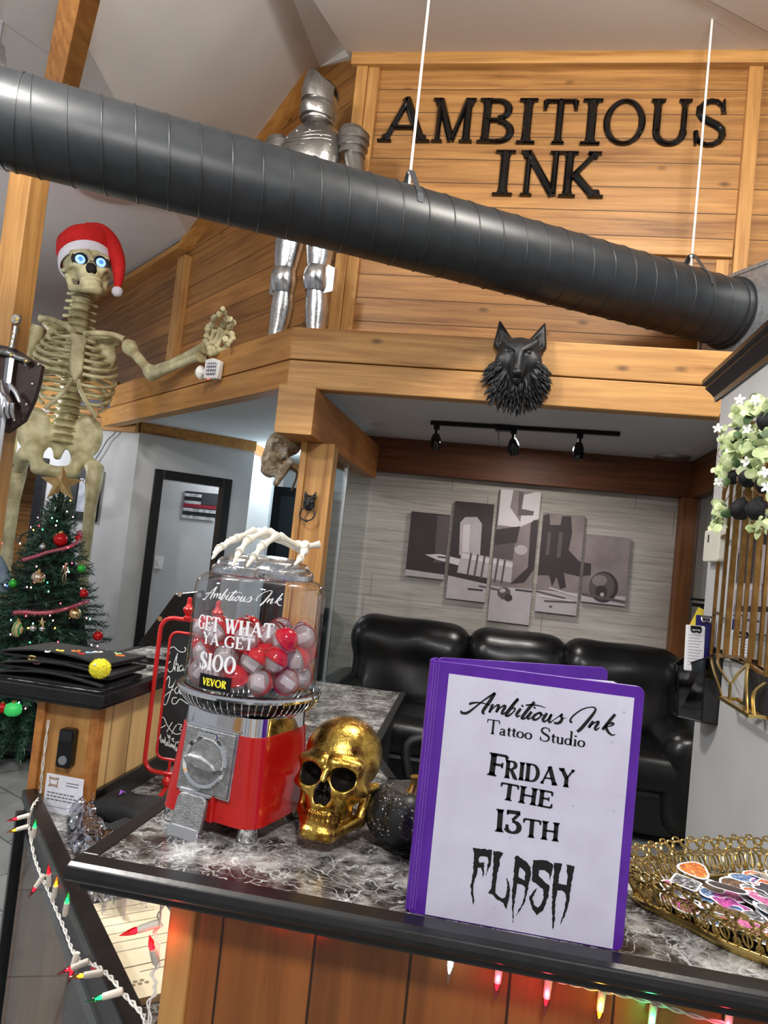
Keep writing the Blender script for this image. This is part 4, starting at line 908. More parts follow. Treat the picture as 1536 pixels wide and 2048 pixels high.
STK = {'grey ink drawing': sticker_mat('sticker grey', [srgb(230, 230, 232), srgb(90, 90, 96), srgb(40, 40, 46)], 60), 'purple and pink design': sticker_mat('sticker purple', [srgb(84, 52, 150), srgb(226, 96, 170), srgb(110, 70, 170)], 70),
       'red design': sticker_mat('sticker red', [srgb(206, 46, 40), srgb(236, 120, 80), srgb(160, 20, 24)], 50), 'blue design': sticker_mat('sticker blue', [srgb(120, 190, 226), srgb(70, 90, 150), srgb(210, 230, 240)], 60),
       'black design': sticker_mat('sticker black', [srgb(20, 18, 24), srgb(48, 40, 58), srgb(96, 90, 100)], 50), 'orange and yellow design': sticker_mat('sticker orange', [srgb(240, 170, 70), srgb(214, 90, 40), srgb(250, 222, 150)], 60),
       'pink design': sticker_mat('sticker pink', [srgb(238, 150, 196), srgb(220, 90, 160), srgb(250, 210, 228)], 50), 'brown design': sticker_mat('sticker brown', [srgb(150, 110, 80), srgb(80, 56, 44), srgb(196, 170, 140)], 60)}
SW = mat('sticker border', srgb(238, 238, 240), .35)
rn = random.Random(5); kinds = list(STK); protos = {}
def mk_sticker(kind, sh):
    c = thing('sticker', 'x', 'sticker')
    def outl(k):
        out = []
        for i in range(26):
            a = 2 * PI * i / 26
            r = {0: .030 * (1 + .12 * math.cos(3 * a + 1)), 1: .028 * (1 + .22 * math.cos(2 * a)), 2: .028 / max(abs(math.cos(a)), abs(math.sin(a))) * .82, 3: .027, 4: .030 * (1 + .2 * math.cos(5 * a))}[sh]
            out.append((r * math.cos(a) * k * .78, r * math.sin(a) * k * .68))
        return out
    MB().prism(outl(1.0), 0, .0005).build('border', SW, c); MB().prism(outl(.86), .0005, .0008).build('artwork', STK[kind], c); return c
seen = {}
spots = [(-.165, -.045, 3, 'purple and pink design', 'round purple and pink sticker near the front left of the gold tray'), (-.150, .02, 2, 'grey ink drawing', 'square grey ink sticker by the left lobe of the gold tray'), (-.10, .015, 1, 'black design', 'long black sticker lying across the left of the heap in the gold tray'),
         (-.10, -.075, 0, 'pink design', 'pink sticker at the front inside the rim of the gold tray'), (-.04, -.085, 4, 'red design', 'red five-lobed sticker at the front of the heap in the gold tray'), (-.13, .06, 0, 'orange and yellow design', 'orange and yellow sticker against the back left rim of the gold tray'), (-.06, -.02, 1, 'blue design', 'pale blue sticker in the middle of the heap in the gold tray')]
for i in range(110):
    if i < len(spots): x, y, sh, kind, lab = spots[i]; z = .014 + .004 * (i % 3) + .008; gp = None
    else:
        a = rn.uniform(PI * .42, PI * 1.58) if i % 4 else rn.uniform(0, 2 * PI); q = math.sqrt(rn.random()) * .86; o = outline(a); x, y = o.x * q, o.y * q; sh = rn.randrange(5); kind = kinds[(i * 5) % 8] if i % 3 else 'grey ink drawing'
        z = .007 + .018 * (1 - q) + .008 * rn.random(); lab = 'white-bordered sticker with %s heaped in the gold tray' % kind; gp = 'stickers heaped in the gold tray, ' + kind
    rot = (rn.uniform(-.10, .10), rn.uniform(-.10, .10), rn.uniform(0, 6.28)); key = (kind, sh)
    if key not in protos: c = protos[key] = mk_sticker(kind, sh); c.location = tc_ + Vector((x, y, z)); c.rotation_euler = rot
    else: c = dup(protos[key], tc_ + Vector((x, y, z)), rot=rot)
    c['label'] = lab
    if gp: c['group'] = gp
    elif 'group' in c: del c['group']
# ---------------------------------------------------------------- low desk inside the bar, second bar, glass half wall
DZ = 0.76
t_ = thing('reception_desk', 'low marble topped reception desk inside the bars with black edge', 'desk', (-0.75, 2.5, 0))
b = MB().prism([(-.445, 1.24), (-.445, 1.05), (-1.075, 1.735), (-1.065, 1.90), (-.955, 1.90), (-.955, 3.98), (-.47, 3.98), (-.425, 2.77), (-.30, 2.45), (-.30, 1.24)], DZ - .035, DZ, 'z'); W(b, t_).build('marble_top', M['marble'], t_)
b = MB().bar((-.462, 3.99, DZ - .02), (-.415, 2.77, DZ - .02), .03, .046).bar((-.415, 2.77, DZ - .02), (-.29, 2.45, DZ - .02), .03, .046).bar((-.29, 2.46, DZ - .02), (-.29, 1.25, DZ - .02), .03, .046); W(b, t_).build('edge_trim', M['black_trim'], t_)
b = MB().box(-.95, 2.8, 0, -.50, 3.95, DZ - .036).box(-.36, 1.26, 0, -.33, 2.40, DZ - .036).bar((-.50, 2.8, .36), (-.36, 2.40, .36), .03, .72); W(b, t_).build('cabinet', M['black_matte'], t_)
t_ = thing('raised_bar', 'second raised bar with marble top and narrow cedar end carrying a black doorbell', 'counter', (-1.03, 2.5, 0))
b = MB().box(-1.21, 1.745, BZ - .026, -.955, 3.35, BZ); W(b, t_).build('marble_top', M['marble'], t_)
b = MB()
for x0, y0, x1, y1 in ((-1.236, 1.715, -.925, 1.747), (-1.236, 1.747, -1.21, 3.35), (-.957, 1.747, -.925, 3.35)): b.box(x0, y0, BZ - .027, x1, y1, BZ + .001)
b.box(-1.225, 1.728, BZ - .040, -.937, 3.34, BZ - .027); W(b, t_).build('edge_trim', M['black_trim'], t_, bevel=.003)
b = MB().box(-1.115, 1.775, 0, -.965, 1.80, BZ - .040); W(b, t_).build('end_panel', M['cedar_z'], t_)
b = MB().box(-1.128, 1.762, 0, -1.105, 1.80, BZ - .040).box(-.982, 1.766, 0, -.958, 1.80, BZ - .040); W(b, t_).build('corner_trim', M['cedar_y'], t_, bevel=.003)
b = MB().box(-.985, 1.80, DZ + .001, -.966, 3.34, BZ - .040); W(b, t_).build('inner_panel', wood('pale cedar inner boards', srgb(226, 190, 130), srgb(196, 156, 96), 'z', .105, 'y', .02, rough=.3, knots=.2), t_)
b = MB().box(-1.125, 1.80, 0, -1.11, 3.34, BZ - .040); W(b, t_).build('outer_panel', M['cedar_v_y'], t_)
b = MB().box(-.966, 1.80, DZ + .001, -.952, 3.34, DZ + .055); W(b, t_).build('base_moulding', M['black_trim'], t_, bevel=.002)
# black ledge at 45 degrees with a glass panel under it
A0 = Vector((-1.105, 1.765, 0)); A1 = Vector((-.425, 1.018, 0)); AD = (A1 - A0).normalized(); AN = Vector((AD.y, -AD.x, 0))
if AN.y > 0: AN = -AN
t_ = thing('glass_half_wall', 'black framed glass half wall under a slanting black ledge by the string lights', 'half wall', (A0 + A1) / 2)
LZ = .806
b = MB().bar(A0 + Vector((0, 0, LZ - .012)) + AN * .012, A1 + Vector((0, 0, LZ - .012)) + AN * .012, .036, .026); W(b, t_).build('ledge', M['black_trim'], t_, bevel=.003)
b = MB().bar(A0 + Vector((0, 0, LZ - .07)) + AN * .012, A1 + Vector((0, 0, LZ - .07)) + AN * .012, .018, .092); W(b, t_).build('apron', M['black_trim'], t_, bevel=.003)
for q, w_ in ((0.012, .026), (.985, .045)):
    p = A0.lerp(A1, q) + AN * .026; W(MB().bar(p, p + Vector((0, 0, LZ - .05)), w_, .024, AD), t_).build('frame_post', M['black_trim'], t_, bevel=.002)
p0 = A0 + AN * .024; p1 = A1 + AN * .024
W(MB().bar(p0 + Vector((0, 0, .04)), p1 + Vector((0, 0, .04)), .024, .08), t_).build('bottom_rail', M['black_trim'], t_)
GP = thin_glass('dark display glass', (.93, .945, .965, 1), .05, .03)
W(MB().bar(p0 + Vector((0, 0, .40)), p1 + Vector((0, 0, .40)), .005, .66), t_).build('glass_panel', GP, t_)
# doorbell
dp = at_y(140, 1493, 1.775); t_ = thing('doorbell', 'black video doorbell on the narrow cedar end of the second bar', 'doorbell', dp)
MB().prism(rrect(.040, .096, .008), -.024, -.0005, 'y').build('housing', M['black_gloss'], t_, bevel=.002)
MB().prism(rrect(.034, .026, .005, 5, 0, .032), -.0265, -.024, 'y').build('camera_window', mat('dark lens', srgb(30, 32, 36), .05), t_)
MB().cyl((0, -.024, -.028), (0, -.028, -.028), .011, n=24).build('button', mat('grey button', srgb(120, 122, 126), .35), t_, smooth=40)
# ---------------------------------------------------------------- stuff on the second bar
FELT = noisy('black felt', srgb(10, 10, 12), srgb(20, 20, 22), 50, .9)
ins = [('lowest', 0, 0, 0), ('middle', .006, .012, R(2)), ('topmost', -.01, .03, R(-3))]
z0 = BZ + .002
for nm, dx, dy, rz in ins:
    t_ = thing('felt_pin_folder', '%s black felt folder of the stack on the second bar' % nm, 'folder', (-1.108 + dx, 1.865 + dy, z0), rz, 'black felt pin folders')
    hx, hy = .150, .108
    def sheet(zf, th): 
        b = MB(); nx, ny = 14, 8; g = []
        for s_ in (0, 1):
            for j in range(ny + 1):
                for i in range(nx + 1):
                    u, v_ = i / nx, j / ny; g.append(((u - .5) * 2 * hx, (v_ - .5) * 2 * hy, zf(u, v_) + th * s_))
        N = (nx + 1) * (ny + 1); F = []
        for j in range(ny):
            for i in range(nx):
                a = j * (nx + 1) + i; F += [(a + N, a + 1 + N, a + nx + 2 + N, a + nx + 1 + N), (a, a + nx + 1, a + nx + 2, a + 1)]
        ed = [i for i in range(nx + 1)] + [(j + 1) * (nx + 1) - 1 for j in range(1, ny + 1)] + [ny * (nx + 1) + nx - i for i in range(1, nx + 1)] + [(ny - j) * (nx + 1) for j in range(1, ny)]
        for a, c in zip(ed, ed[1:] + ed[:1]): F.append((a, c, c + N, a + N))
        return b.add(g, F)
    sheet(lambda u, v_: 0, .004).build('back_flap', FELT, t_, smooth=50)
    sheet(lambda u, v_: .006 + .016 * math.sin(PI * u) * (1 - v_) ** .6, .004).build('front_flap', FELT, t_, smooth=50)
    z0 += .024
PINC = [('white oval pin', (230, 230, 226)), ('orange flower pin', (240, 140, 60)), ('pale blue pin', (170, 205, 225)), ('red heart pin', (200, 40, 40)), ('pale green pin', (170, 215, 160)), ('pink pin', (238, 160, 200)), ('yellow star pin', (245, 220, 90)), ('white bone pin', (236, 232, 220)), ('orange fox pin', (230, 120, 40)), ('gold pin', (210, 170, 80))]
pinpx = [(95, 1304), (152, 1303), (180, 1306), (163, 1308), (236, 1308), (74, 1324), (120, 1302), (196, 1305), (240, 1312), (65, 1316)]
for (lb, c_), (px, py) in zip(PINC, pinpx):
    zz = BZ + .084; p = at_z(px, py, zz)
    if lb in ('pink pin', 'gold pin'): p = at_y(px, py, 1.795)
    t_ = thing('enamel_pin', '%s on the black felt folders on the second bar' % lb, 'pin', p, rn.uniform(0, 3), rot=(R(80), 0, 0) if lb in ('pink pin', 'gold pin') else None)
    b = MB().prism([(x * 1.2, y * .8) for x, y in rrect(.020, .016, .0075)], 0, .003); b.build('face', mat(lb, srgb(*c_), .3), t_, bevel=.0008)
    MB().cyl((0, 0, .003), (0, 0, .0042), .004, n=10).build('dot', M['black_gloss'], t_)
# yellow pom-pom
pp = at_y(200, 1337, 1.725); pp.z = BZ + .0245 if pp.z < BZ + .02 else pp.z
t_ = thing('pompom_keyring', 'fluffy yellow pom-pom hanging at the front of the black felt folders', 'pom-pom', pp)
b = MB(); b.ell((0, 0, 0), (.024, .020, .022), 18, 12); r2 = random.Random(2)
for k in range(900):
    d = Vector((r2.gauss(0, 1), r2.gauss(0, 1), r2.gauss(0, 1))).normalized(); p = Vector((d.x * .023, d.y * .019, d.z * .021)); u, v_ = frame_of(d); tip = p + d * r2.uniform(.003, .006) + u * r2.uniform(-.002, .002)
    b.add([p + u * .0012, p - u * .0006 + v_ * .001, p - u * .0006 - v_ * .001, tip], [(0, 1, 3), (1, 2, 3), (2, 0, 3)])
b.build('pile', noisy('yellow fluff', srgb(240, 232, 70), srgb(226, 214, 50), 60, .9), t_)
MB().ell((-.002, -.0225, .012), (.004, .003, .003), 10, 8).build('charm_eye', M['white_plastic'], t_, smooth=180)
# ---------------------------------------------------------------- card, shirts, plastic bags and forms on the low desk
p = at_y(128, 1580, 1.757); t_ = thing('info_card', 'white printed card with a small framed emblem leaning against the cedar end panel', 'card', p, R(-3))
MB().box(-.052, -.002, -.062, .052, .0005, .034).build('card', M['white_paper'], t_)
b = MB()
for k in range(3):
    zz = -.012 - k * .008; x = -.044
    while x < .03:
        w_ = r2.uniform(.004, .012); b.box(x, -.0026, zz, x + w_, -.002, zz + .0028); x += w_ + .003
for k in range(2): b.box(.006, -.0026, .018 - k * .007, .040, -.002, .020 - k * .007)
b.box(-.05, -.0026, -.044, .05, -.002, -.0432); b.build('print', mat('grey print', srgb(110, 112, 118), .6), t_)
b = MB().tube([(-.042, -.0026, .026), (-.018, -.0026, .026), (-.020, -.0026, .006), (-.040, -.0026, .006)], .0012, 5, closed=True); b.tube([(-.044, -.0026, .028), (-.037, -.0026, .0225), (-.024, -.0026, .0225), (-.016, -.0026, .028)], .001, 5); b.tube([(-.044, -.0026, .004), (-.037, -.0026, .0095), (-.024, -.0026, .0095), (-.016, -.0026, .004)], .001, 5)
b.build('emblem', mat('bronze print', srgb(150, 110, 60), .5), t_)
def folded_shirt(name, label, loc, rz, sx, sy, sz):
    t3 = thing(name, label, 'shirt', loc, rz, 'folded black shirts'); nx, ny = 26, 16; g = MB(); rows = []
    for j in range(13):
        a = 2 * PI * j / 12
    prof = rrect(sy, sz, sz * .45, 4)
    for i in range(nx + 1):
        u = i / nx; k = 1 - .10 * abs(2 * u - 1) ** 6 - .9 * max(0, abs(2 * u - 1) - .96) / .04 * .3
        rows.append([((u - .5) * sx, y * (1 + .04 * math.sin(7 * u)), (z + sz / 2) * k + (.10 * sz * math.sin(9 * u + y * 40) if z > 0 else 0)) for y, z in prof])
    g.loft(rows); g.build('folded_cloth', noisy('black jersey', srgb(9, 9, 11), srgb(17, 17, 20), 60, .85, bump=.2, bscale=30, bdist=.004), t3, smooth=60)
    return t3
s1 = folded_shirt('folded_shirt', 'folded black shirt with a small purple print beside the red machine', (-.845, 1.80, DZ + .001), R(-10), .205, .13, .046)
b = MB(); qx, qy = -.058, .005
ribbon(b, [(qx - .010, qy + .014), (qx - .002, qy + .006), (qx + .004, qy - .003), (qx + .008, qy - .016)], [.004, .008, .006, .003], lambda x, y, h: (x, y, .0530)); ribbon(b, [(qx - .002, qy + .010), (qx + .010, qy + .006)], [.004, .003], lambda x, y, h: (x, y, .0531))
b.build('purple_print', mat('purple print', srgb(150, 90, 210), .5), s1)
folded_shirt('folded_shirt', 'second folded black shirt lying nearer the bar corner, partly under its edge', (-.775, 1.645, DZ + .001), R(-25), .17, .10, .034)
t2 = NT('crinkled cellophane'); v = t2.pos(); t2.n.remove(t2.b); out = t2.n['Material Output']
vz = t2.add('TexVoronoi', feature='F1'); vz.inputs['Scale'].default_value = 42; t2.t.links.new(v, vz.inputs['Vector'])
bp = t2.add('Bump', Strength=1.0, Distance=.01); t2.t.links.new(vz.outputs['Distance'], bp.inputs['Height'])
gl = t2.add('BsdfGlossy', Color=(.90, .92, 1, 1), Roughness=.10); tr = t2.add('BsdfTransparent', Color=(.9, .9, .93, 1)); mx = t2.add('MixShader', Fac=.58)
t2.t.links.new(bp.outputs[0], gl.inputs['Normal']); t2.t.links.new(tr.outputs[0], mx.inputs[1]); t2.t.links.new(gl.outputs[0], mx.inputs[2]); t2.t.links.new(mx.outputs[0], out.inputs[0])
def crinkle(name, label, pts, seed, nu=30, nv=14, amp=.024):
    r3 = random.Random(seed); P = smooth_path([p for p, w_ in pts], 8); ws = [w_ for p, w_ in pts]; rows = []
    for i, p in enumerate(P):
        f = i / (len(P) - 1) * (len(ws) - 1); k = min(int(f), len(ws) - 2); w_ = ws[k] + (ws[k + 1] - ws[k]) * (f - k)
        d = (P[min(i + 1, len(P) - 1)] - P[max(i - 1, 0)]).normalized(); s_ = Vector((d.y, -d.x, 0)).normalized()
        rows.append([p + s_ * w_ * (j / nv - .5) + Vector((0, 0, abs(r3.gauss(0, amp)) + .02 * math.sin(PI * j / nv))) for j in range(nv + 1)])
    H_ = np.array([[q.z for q in r] for r in rows])
    for _ in range(1): H_[1:-1, 1:-1] = (H_[1:-1, 1:-1] * 2 + H_[:-2, 1:-1] + H_[2:, 1:-1] + H_[1:-1, :-2] + H_[1:-1, 2:]) / 6
    for i, r in enumerate(rows):
        for j, q in enumerate(r): q.z = H_[i, j]
    base = P[0].copy(); b = MB(); b.loft([[q - base for q in r] for r in rows], caps=False, closed=False)
    o = b.build(name, t2.m, smooth=50); o.location = base; tag(o, label, 'plastic bag'); return o
g = lambda px, py, z=DZ + .008: at_z(px, py, z)
crinkle('plastic_bag', 'crinkled clear plastic bag lying along the black ledge by the folded shirts', [(g(158, 1628), .05), (g(168, 1658), .08), (g(190, 1700), .10), (g(220, 1748), .07)], 4)
crinkle('plastic_bag', 'second clear plastic bag under the bar corner above the cream forms', [(g(185, 1745), .05), (g(225, 1790), .10), (g(250, 1830), .08)], 9)
b = MB().prism(rrect(.10, .06, .02), 0, .018); o = b.build('brown_garment', noisy('grey brown cloth', srgb(84, 78, 72), srgb(60, 56, 54), 30, .8, bump=.3, bscale=40), None, bevel=.006); o.location = Vector((-.925, 1.705, DZ + .001)); o.rotation_euler = (0, 0, R(-50)); tag(o, 'folded grey brown garment between the clear bag and the black shirt', 'garment')
CREAM = noisy('cream paper', srgb(232, 220, 190), srgb(224, 210, 178), 20, .6)
p = at_z(285, 1880, DZ + .014); t_ = thing('form_pad', 'pad of cream printed forms under the bar corner beside the black ledge', 'paper pad', (p.x, p.y, DZ + .001), R(-47))
MB().box(-.16, -.075, 0, .16, .075, .012).build('sheets', CREAM, t_)
b = MB()
for k in range(6): b.box(-.13 + k * .03, -.06, .012, -.1295 + k * .03 + .001, .05, .0123)
b.box(.07, -.05, .012, .073, .04, .0123); b.box(.09, -.03, .012, .092, .02, .0123); b.build('ruled_lines', mat('brown print', srgb(120, 100, 80), .6), t_)
b = MB(); 
for k in range(6): b.ell((.115 + .008 * (k % 2), -.055 + .009 * k * .6, .0122), (.004, .004, .0004), 8, 4)
b.build('emblem', mat('brown emblem', srgb(140, 120, 96), .6), t_)
p = at_z(240, 1800, DZ + .02); q = at_z(262, 1772, DZ + .06); 
t_ = thing('card_holder', 'clear upright holder with a pink edged card beside the cream forms', 'card holder', at_z(238, 1840, DZ + .001), R(-47))
MB().box(-.03, -.002, 0, .03, 0, .055).box(-.03, -.02, 0, .03, .012, .002).build('stand', M['glass'], t_); MB().box(-.028, .0005, .003, .028, .0015, .05).build('card', mat('pink card', srgb(224, 190, 186), .6), t_)
# ---------------------------------------------------------------- red framed chalkboard on the low desk
REDP = mat('red painted metal', srgb(196, 28, 28), .3, 0.0, Coat_Weight=.4)
by_ = 1.97
cb0 = at_y(330, 1545, by_); t_ = thing('chalkboard_sign', 'red framed chalkboard sign with white lettering behind the vending machine', 'sign', (cb0.x + .09, by_, DZ + .001))
def C(px, py, dy=0): p = at_y(px, py, by_ + dy) - t_.location; return Vector((p.x, dy, p.z))
lf = [C(420, 1275), C(388, 1262), C(350, 1238), C(332, 1238), C(320, 1262), C(311, 1330), C(297, 1440), C(291, 1490), C(298, 1520), C(335, 1545), C(400, 1572)]
axis = C(392, 1400).x
right_ = [Vector((2 * axis - p.x, 0, p.z)) for p in lf]
zt = (C(388, 1262).z + C(350, 1238).z) / 2
xl = C(318, 1330).x; xl2 = C(290, 1500).x
def rect_frame(x0, x1, z0, z1, r): return [Vector((x, 0, z)) for x, z in rrect(x1 - x0, z1 - z0, r, 5, (x0 + x1) / 2, (z0 + z1) / 2)]
X0 = C(305, 1390).x; Z1 = C(345, 1236).z; Z0 = C(325, 1546).z; Wd = .235
MB().tube(rect_frame(X0, X0 + Wd, Z0, Z1, .035), .0062, 10, closed=True).build('outer_frame', REDP, t_, smooth=60)
Xi = C(327, 1390).x; Zi1 = C(352, 1264).z; Zi0 = C(345, 1520).z
MB().tube(rect_frame(Xi, 2 * X0 + Wd - Xi, Zi0, Zi1, .022), .0042, 10, closed=True).build('inner_frame', REDP, t_, smooth=60)
MB().prism([(p.x, p.z) for p in rect_frame(Xi + .002, 2 * X0 + Wd - Xi - .002, Zi0 + .002, Zi1 - .002, .02)], -.001, .004, 'y').build('slate', noisy('chalkboard slate', srgb(20, 20, 22), srgb(30, 30, 32), 14, .6), t_)
def finial(x, z, s=1.0, up=1): return MB().lathe([(0, 0), (.010 * s, .0), (.011 * s, .004 * s), (.006 * s, .008 * s), (.0125 * s, .018 * s), (.0135 * s, .024 * s), (.008 * s, .030 * s), (.0062 * s, .036 * s), (.0055 * s, .042 * s), (.0062 * s, .046 * s), (.0045 * s, .051 * s), (0, .052 * s)], 20, (x, 0, z), Matrix.Scale(up, 3, (0, 0, 1)))
for x in (C(375, 1240).x, 2 * X0 + Wd - C(375, 1240).x): finial(x, Z1 + .003, 1.15).build('finial', REDP, t_, smooth=50)
for x in (C(338, 1540).x, 2 * X0 + Wd - C(338, 1540).x):
    MB().ell((x, 0, Z0 - .020), .0155, 18, 12).build('ball', REDP, t_, smooth=180); MB().cyl((x, 0, Z0 - .006), (x, 0, Zi0), .004, n=8).build('link', REDP, t_)
    zb = Z0 - .034; MB().tube([(x, -.075, .006), (x, -.05, .012), (x, 0, zb), (x, .05, .012), (x, .075, .006)], .0065, 8).build('foot', REDP, t_, smooth=60)
def chalk(zx, zy): p = C(290 + zx / 5, 1170 + zy / 5); return (p.x, p.z)
CH = [[(250, 690), (250, 640), (290, 618), (340, 660), (390, 670), (410, 640), (395, 620)], [(330, 680), (300, 760), (280, 850), (240, 865), (225, 800), (260, 760)], [(325, 700), (300, 860)], [(290, 840), (320, 790), (335, 800), (325, 860), (345, 850)], [(375, 800), (345, 820), (350, 860), (380, 840), (385, 805), (385, 860)], [(400, 860), (420, 800), (435, 815), (430, 860)], [(450, 740), (435, 860)], [(470, 800), (445, 830), (475, 862)],
      [(215, 950), (240, 910), (250, 950), (240, 1020), (275, 1010), (320, 930)], [(320, 930), (270, 1040), (220, 1180), (190, 1190), (200, 1110), (290, 1040)], [(320, 1020), (300, 1050), (315, 1085), (345, 1060), (335, 1015), (320, 1020)], [(360, 1020), (350, 1080), (380, 1080), (395, 1030), (390, 1090), (415, 1080)], [(440, 960), (425, 1060)], [(420, 1085), (424, 1090)],
      [(320, 1125), (280, 1130), (275, 1180), (310, 1185), (350, 1140), (390, 1160), (440, 1190), (480, 1150)],
      [(140, 1400), (150, 1340), (190, 1325), (220, 1390), (260, 1450), (310, 1490), (370, 1480)], [(140, 1400), (160, 1425), (210, 1400)], [(275, 1370), (240, 1430), (220, 1470)], [(320, 1395), (290, 1440), (270, 1490)], [(330, 1390), (370, 1400), (350, 1440), (390, 1470)],
      [(228, 1490), (240, 1530), (250, 1500), (255, 1535)], [(265, 1545), (290, 1530), (280, 1560), (320, 1570), (360, 1560)],
      [(150, 1480), (118, 1530), (125, 1560), (150, 1530), (160, 1490), (160, 1570)], [(165, 1580), (180, 1540), (185, 1580), (195, 1550), (200, 1590)], [(205, 1520), (205, 1600), (222, 1590), (215, 1570)], [(228, 1560), (228, 1605), (240, 1600)], [(245, 1540), (245, 1610), (258, 1605)], [(262, 1585), (258, 1620), (272, 1600), (262, 1585)], [(280, 1590), (278, 1630), (292, 1600), (292, 1635)], [(285, 1560), (330, 1580)], [(308, 1570), (300, 1650)], [(320, 1620), (312, 1660), (330, 1640), (330, 1670)]]
b = MB()
for s_ in CH:
    q = smooth_path([(*chalk(*p), 0) for p in s_], 5) if len(s_) > 2 else [Vector((*chalk(*p), 0)) for p in s_]
    ribbon(b, [(p.x, p.y) for p in q], [.0024 - .0006 * (i % 5 == 0) for i in range(len(q))], lambda x, y, h: (x, -.0016, y))
b.build('chalk_lettering', mat('white chalk', srgb(226, 226, 222), .8), t_)
# black slanted display board behind the chalkboard, and a black card on the bar
t_ = thing('display_easel', 'black slanted display board with silver corner screws behind the chalkboard', 'display board', (-1.02, 2.55, BZ + .001))
p = [at_y(270, 1290, 2.5), at_y(345, 1187, 2.5), at_y(392, 1182, 2.5), at_y(400, 1300, 2.5)]
MB().prism([(q.x + 1.02, max(q.z - BZ - .001, 0)) for q in p], -.03, .03, 'y').build('board', M['black_gloss'], t_, bevel=.004)
for px, py in ((348, 1190), (388, 1192), (308, 1240)):
    q = at_y(px, py, 2.47); MB().cyl((q.x + 1.02, -.035, q.z - BZ), (q.x + 1.02, -.030, q.z - BZ), .009, n=14).build('screw', M['chrome'], t_, smooth=40)
o = MB().box(-.06, -.04, 0, .06, .04, .006).build('black_card_case', M['black_gloss'], None, bevel=.002); o.location = at_z(308, 1325, BZ + .001); tag(o, 'flat black case on the second bar beside the red frame', 'case')
# ---------------------------------------------------------------- string lights
WIRE = mat('white wire', srgb(226, 222, 214), .5); SOCK = mat('white lamp socket', srgb(222, 214, 200), .4)
def BULB(n, c, e): return emit(n + ' bulb glow', c, e)
BCOL = {'red': BULB('red', (1.0, .04, .08, 1), 9), 'orange': BULB('orange', (1.0, .42, .05, 1), 9), 'green': BULB('green', (.05, .9, .25, 1), 6), 'white': BULB('cool white', (.75, .9, 1, 1), 9), 'blue': BULB('blue', (.06, .12, 1, 1), 3), 'pink': BULB('pink', (1., .25, .4, 1), 6), 'yellow': BULB('yellow', (1., .8, .3, 1), 7), 'teal': BULB('teal', (.2, .9, .8, 1), 6)}
BDARK = {'red': thin_glass('red bulb glass', (.9, .05, .08, 1), .06), 'orange': thin_glass('orange bulb glass', (.95, .5, .08, 1), .06), 'green': thin_glass('green bulb glass', (.1, .75, .3, 1), .06), 'white': thin_glass('clear bulb glass', (.95, .97, 1, 1), .06)}
def add_bulb(root, p, d, col, s=1.0, rich=True):
    p = Vector(p) - root.location; d = Vector(d).normalized()
    if rich:
        so = MB().tube([p, p + d * .004 * s, p + d * .024 * s], [.0042 * s, .0048 * s, .0042 * s], 10).build('socket', SOCK, root, smooth=50)
        MB().tube([p + d * .023 * s, p + d * .028 * s, p + d * .036 * s, p + d * .046 * s], [.003 * s, .0042 * s, .003 * s, .0003], 10).build('bulb', BDARK[col], so, smooth=60)
        MB().tube([p + d * .022 * s, p + d * .027 * s, p + d * .033 * s], [.0018 * s, .0026 * s, .0008 * s], 8).build('filament', BCOL[col], so, smooth=60)
    else: MB().ell(p, (.0045 * s, .0045 * s, .006 * s), 8, 6).build('bulb', BCOL[col], root, smooth=180)
def twisted(mb, pts, r=.0016, amp=.0022, k=10, turns=1.6):
    P = smooth_path(pts, k); L = len(P)
    for ph in (0, PI):
        out = []
        for i, p in enumerate(P):
            d = (P[min(i + 1, L - 1)] - P[max(i - 1, 0)]).normalized(); u, v_ = frame_of(d); a = ph + i * turns * .55; out.append(p + u * amp * math.cos(a) + v_ * amp * math.sin(a))
        mb.tube(out, r, 5)
    return mb
def onledge(px, py, off=.028): return at_plane(px, py, A0 + AN * off, AN)
t_ = thing('string_lights', 'string of coloured lights on white wire along the slanting black ledge', 'string lights', onledge(150, 1800))
wp = [(97, 1440), (84, 1545), (80, 1590), (66, 1612), (58, 1640), (60, 1665), (68, 1710), (80, 1745), (96, 1780), (112, 1818), (130, 1860), (145, 1900), (160, 1920), (190, 1930), (222, 1955), (250, 1990), (285, 2028), (293, 2060)]
P3 = [(at_y(px, py, 1.755) if py < 1600 else onledge(px, py, .036)) for px, py in wp]
twisted(MB(), [p - t_.location for p in P3]).build('wire', WIRE, t_, smooth=60)
for px, py, dx, dy, c_ in ((60, 1630, -30, 6, 'red'), (58, 1652, -34, 8, 'orange'), (66, 1675, 6, -24, 'green'), (88, 1750, -20, 30, 'red'), (98, 1772, 2, -30, 'red'), (108, 1795, 6, -26, 'orange'), (130, 1830, 6, -26, 'green'), (155, 1905, -10, 36, 'red'), (178, 1922, -40, 14, 'red'), (206, 1945, -36, 2, 'orange'), (246, 1982, -32, 6, 'green')):
    p = onledge(px, py, .042); add_bulb(t_, p, RGT * dx - UPV * dy - FWD * 6, c_, 1.1)
t_ = thing('string_lights', 'thin string of red lights hanging down the left corner of the bar', 'string lights', at_y(325, 1900, .90))
P3 = [at_y(px, py, .905) for px, py in ((322, 1800), (320, 1842), (312, 1870), (318, 1915), (306, 1950), (312, 1975), (300, 2005), (296, 2060))]
b = MB(); b.tube([p - t_.location for p in smooth_path(P3, 6)], .0012, 5); b.tube([p - t_.location + Vector((.004 * math.sin(i), 0, 0)) for i, p in enumerate(smooth_path(P3, 6))], .0012, 5); b.build('wire', WIRE, t_, smooth=60)
for (a, c2) in (((318, 1846), (268, 1862)), ((312, 1925), (306, 1900))):
    p = at_y(*a, .902); q = at_y(*c2, .892); add_bulb(t_, p, q - p, 'red', 1.05)
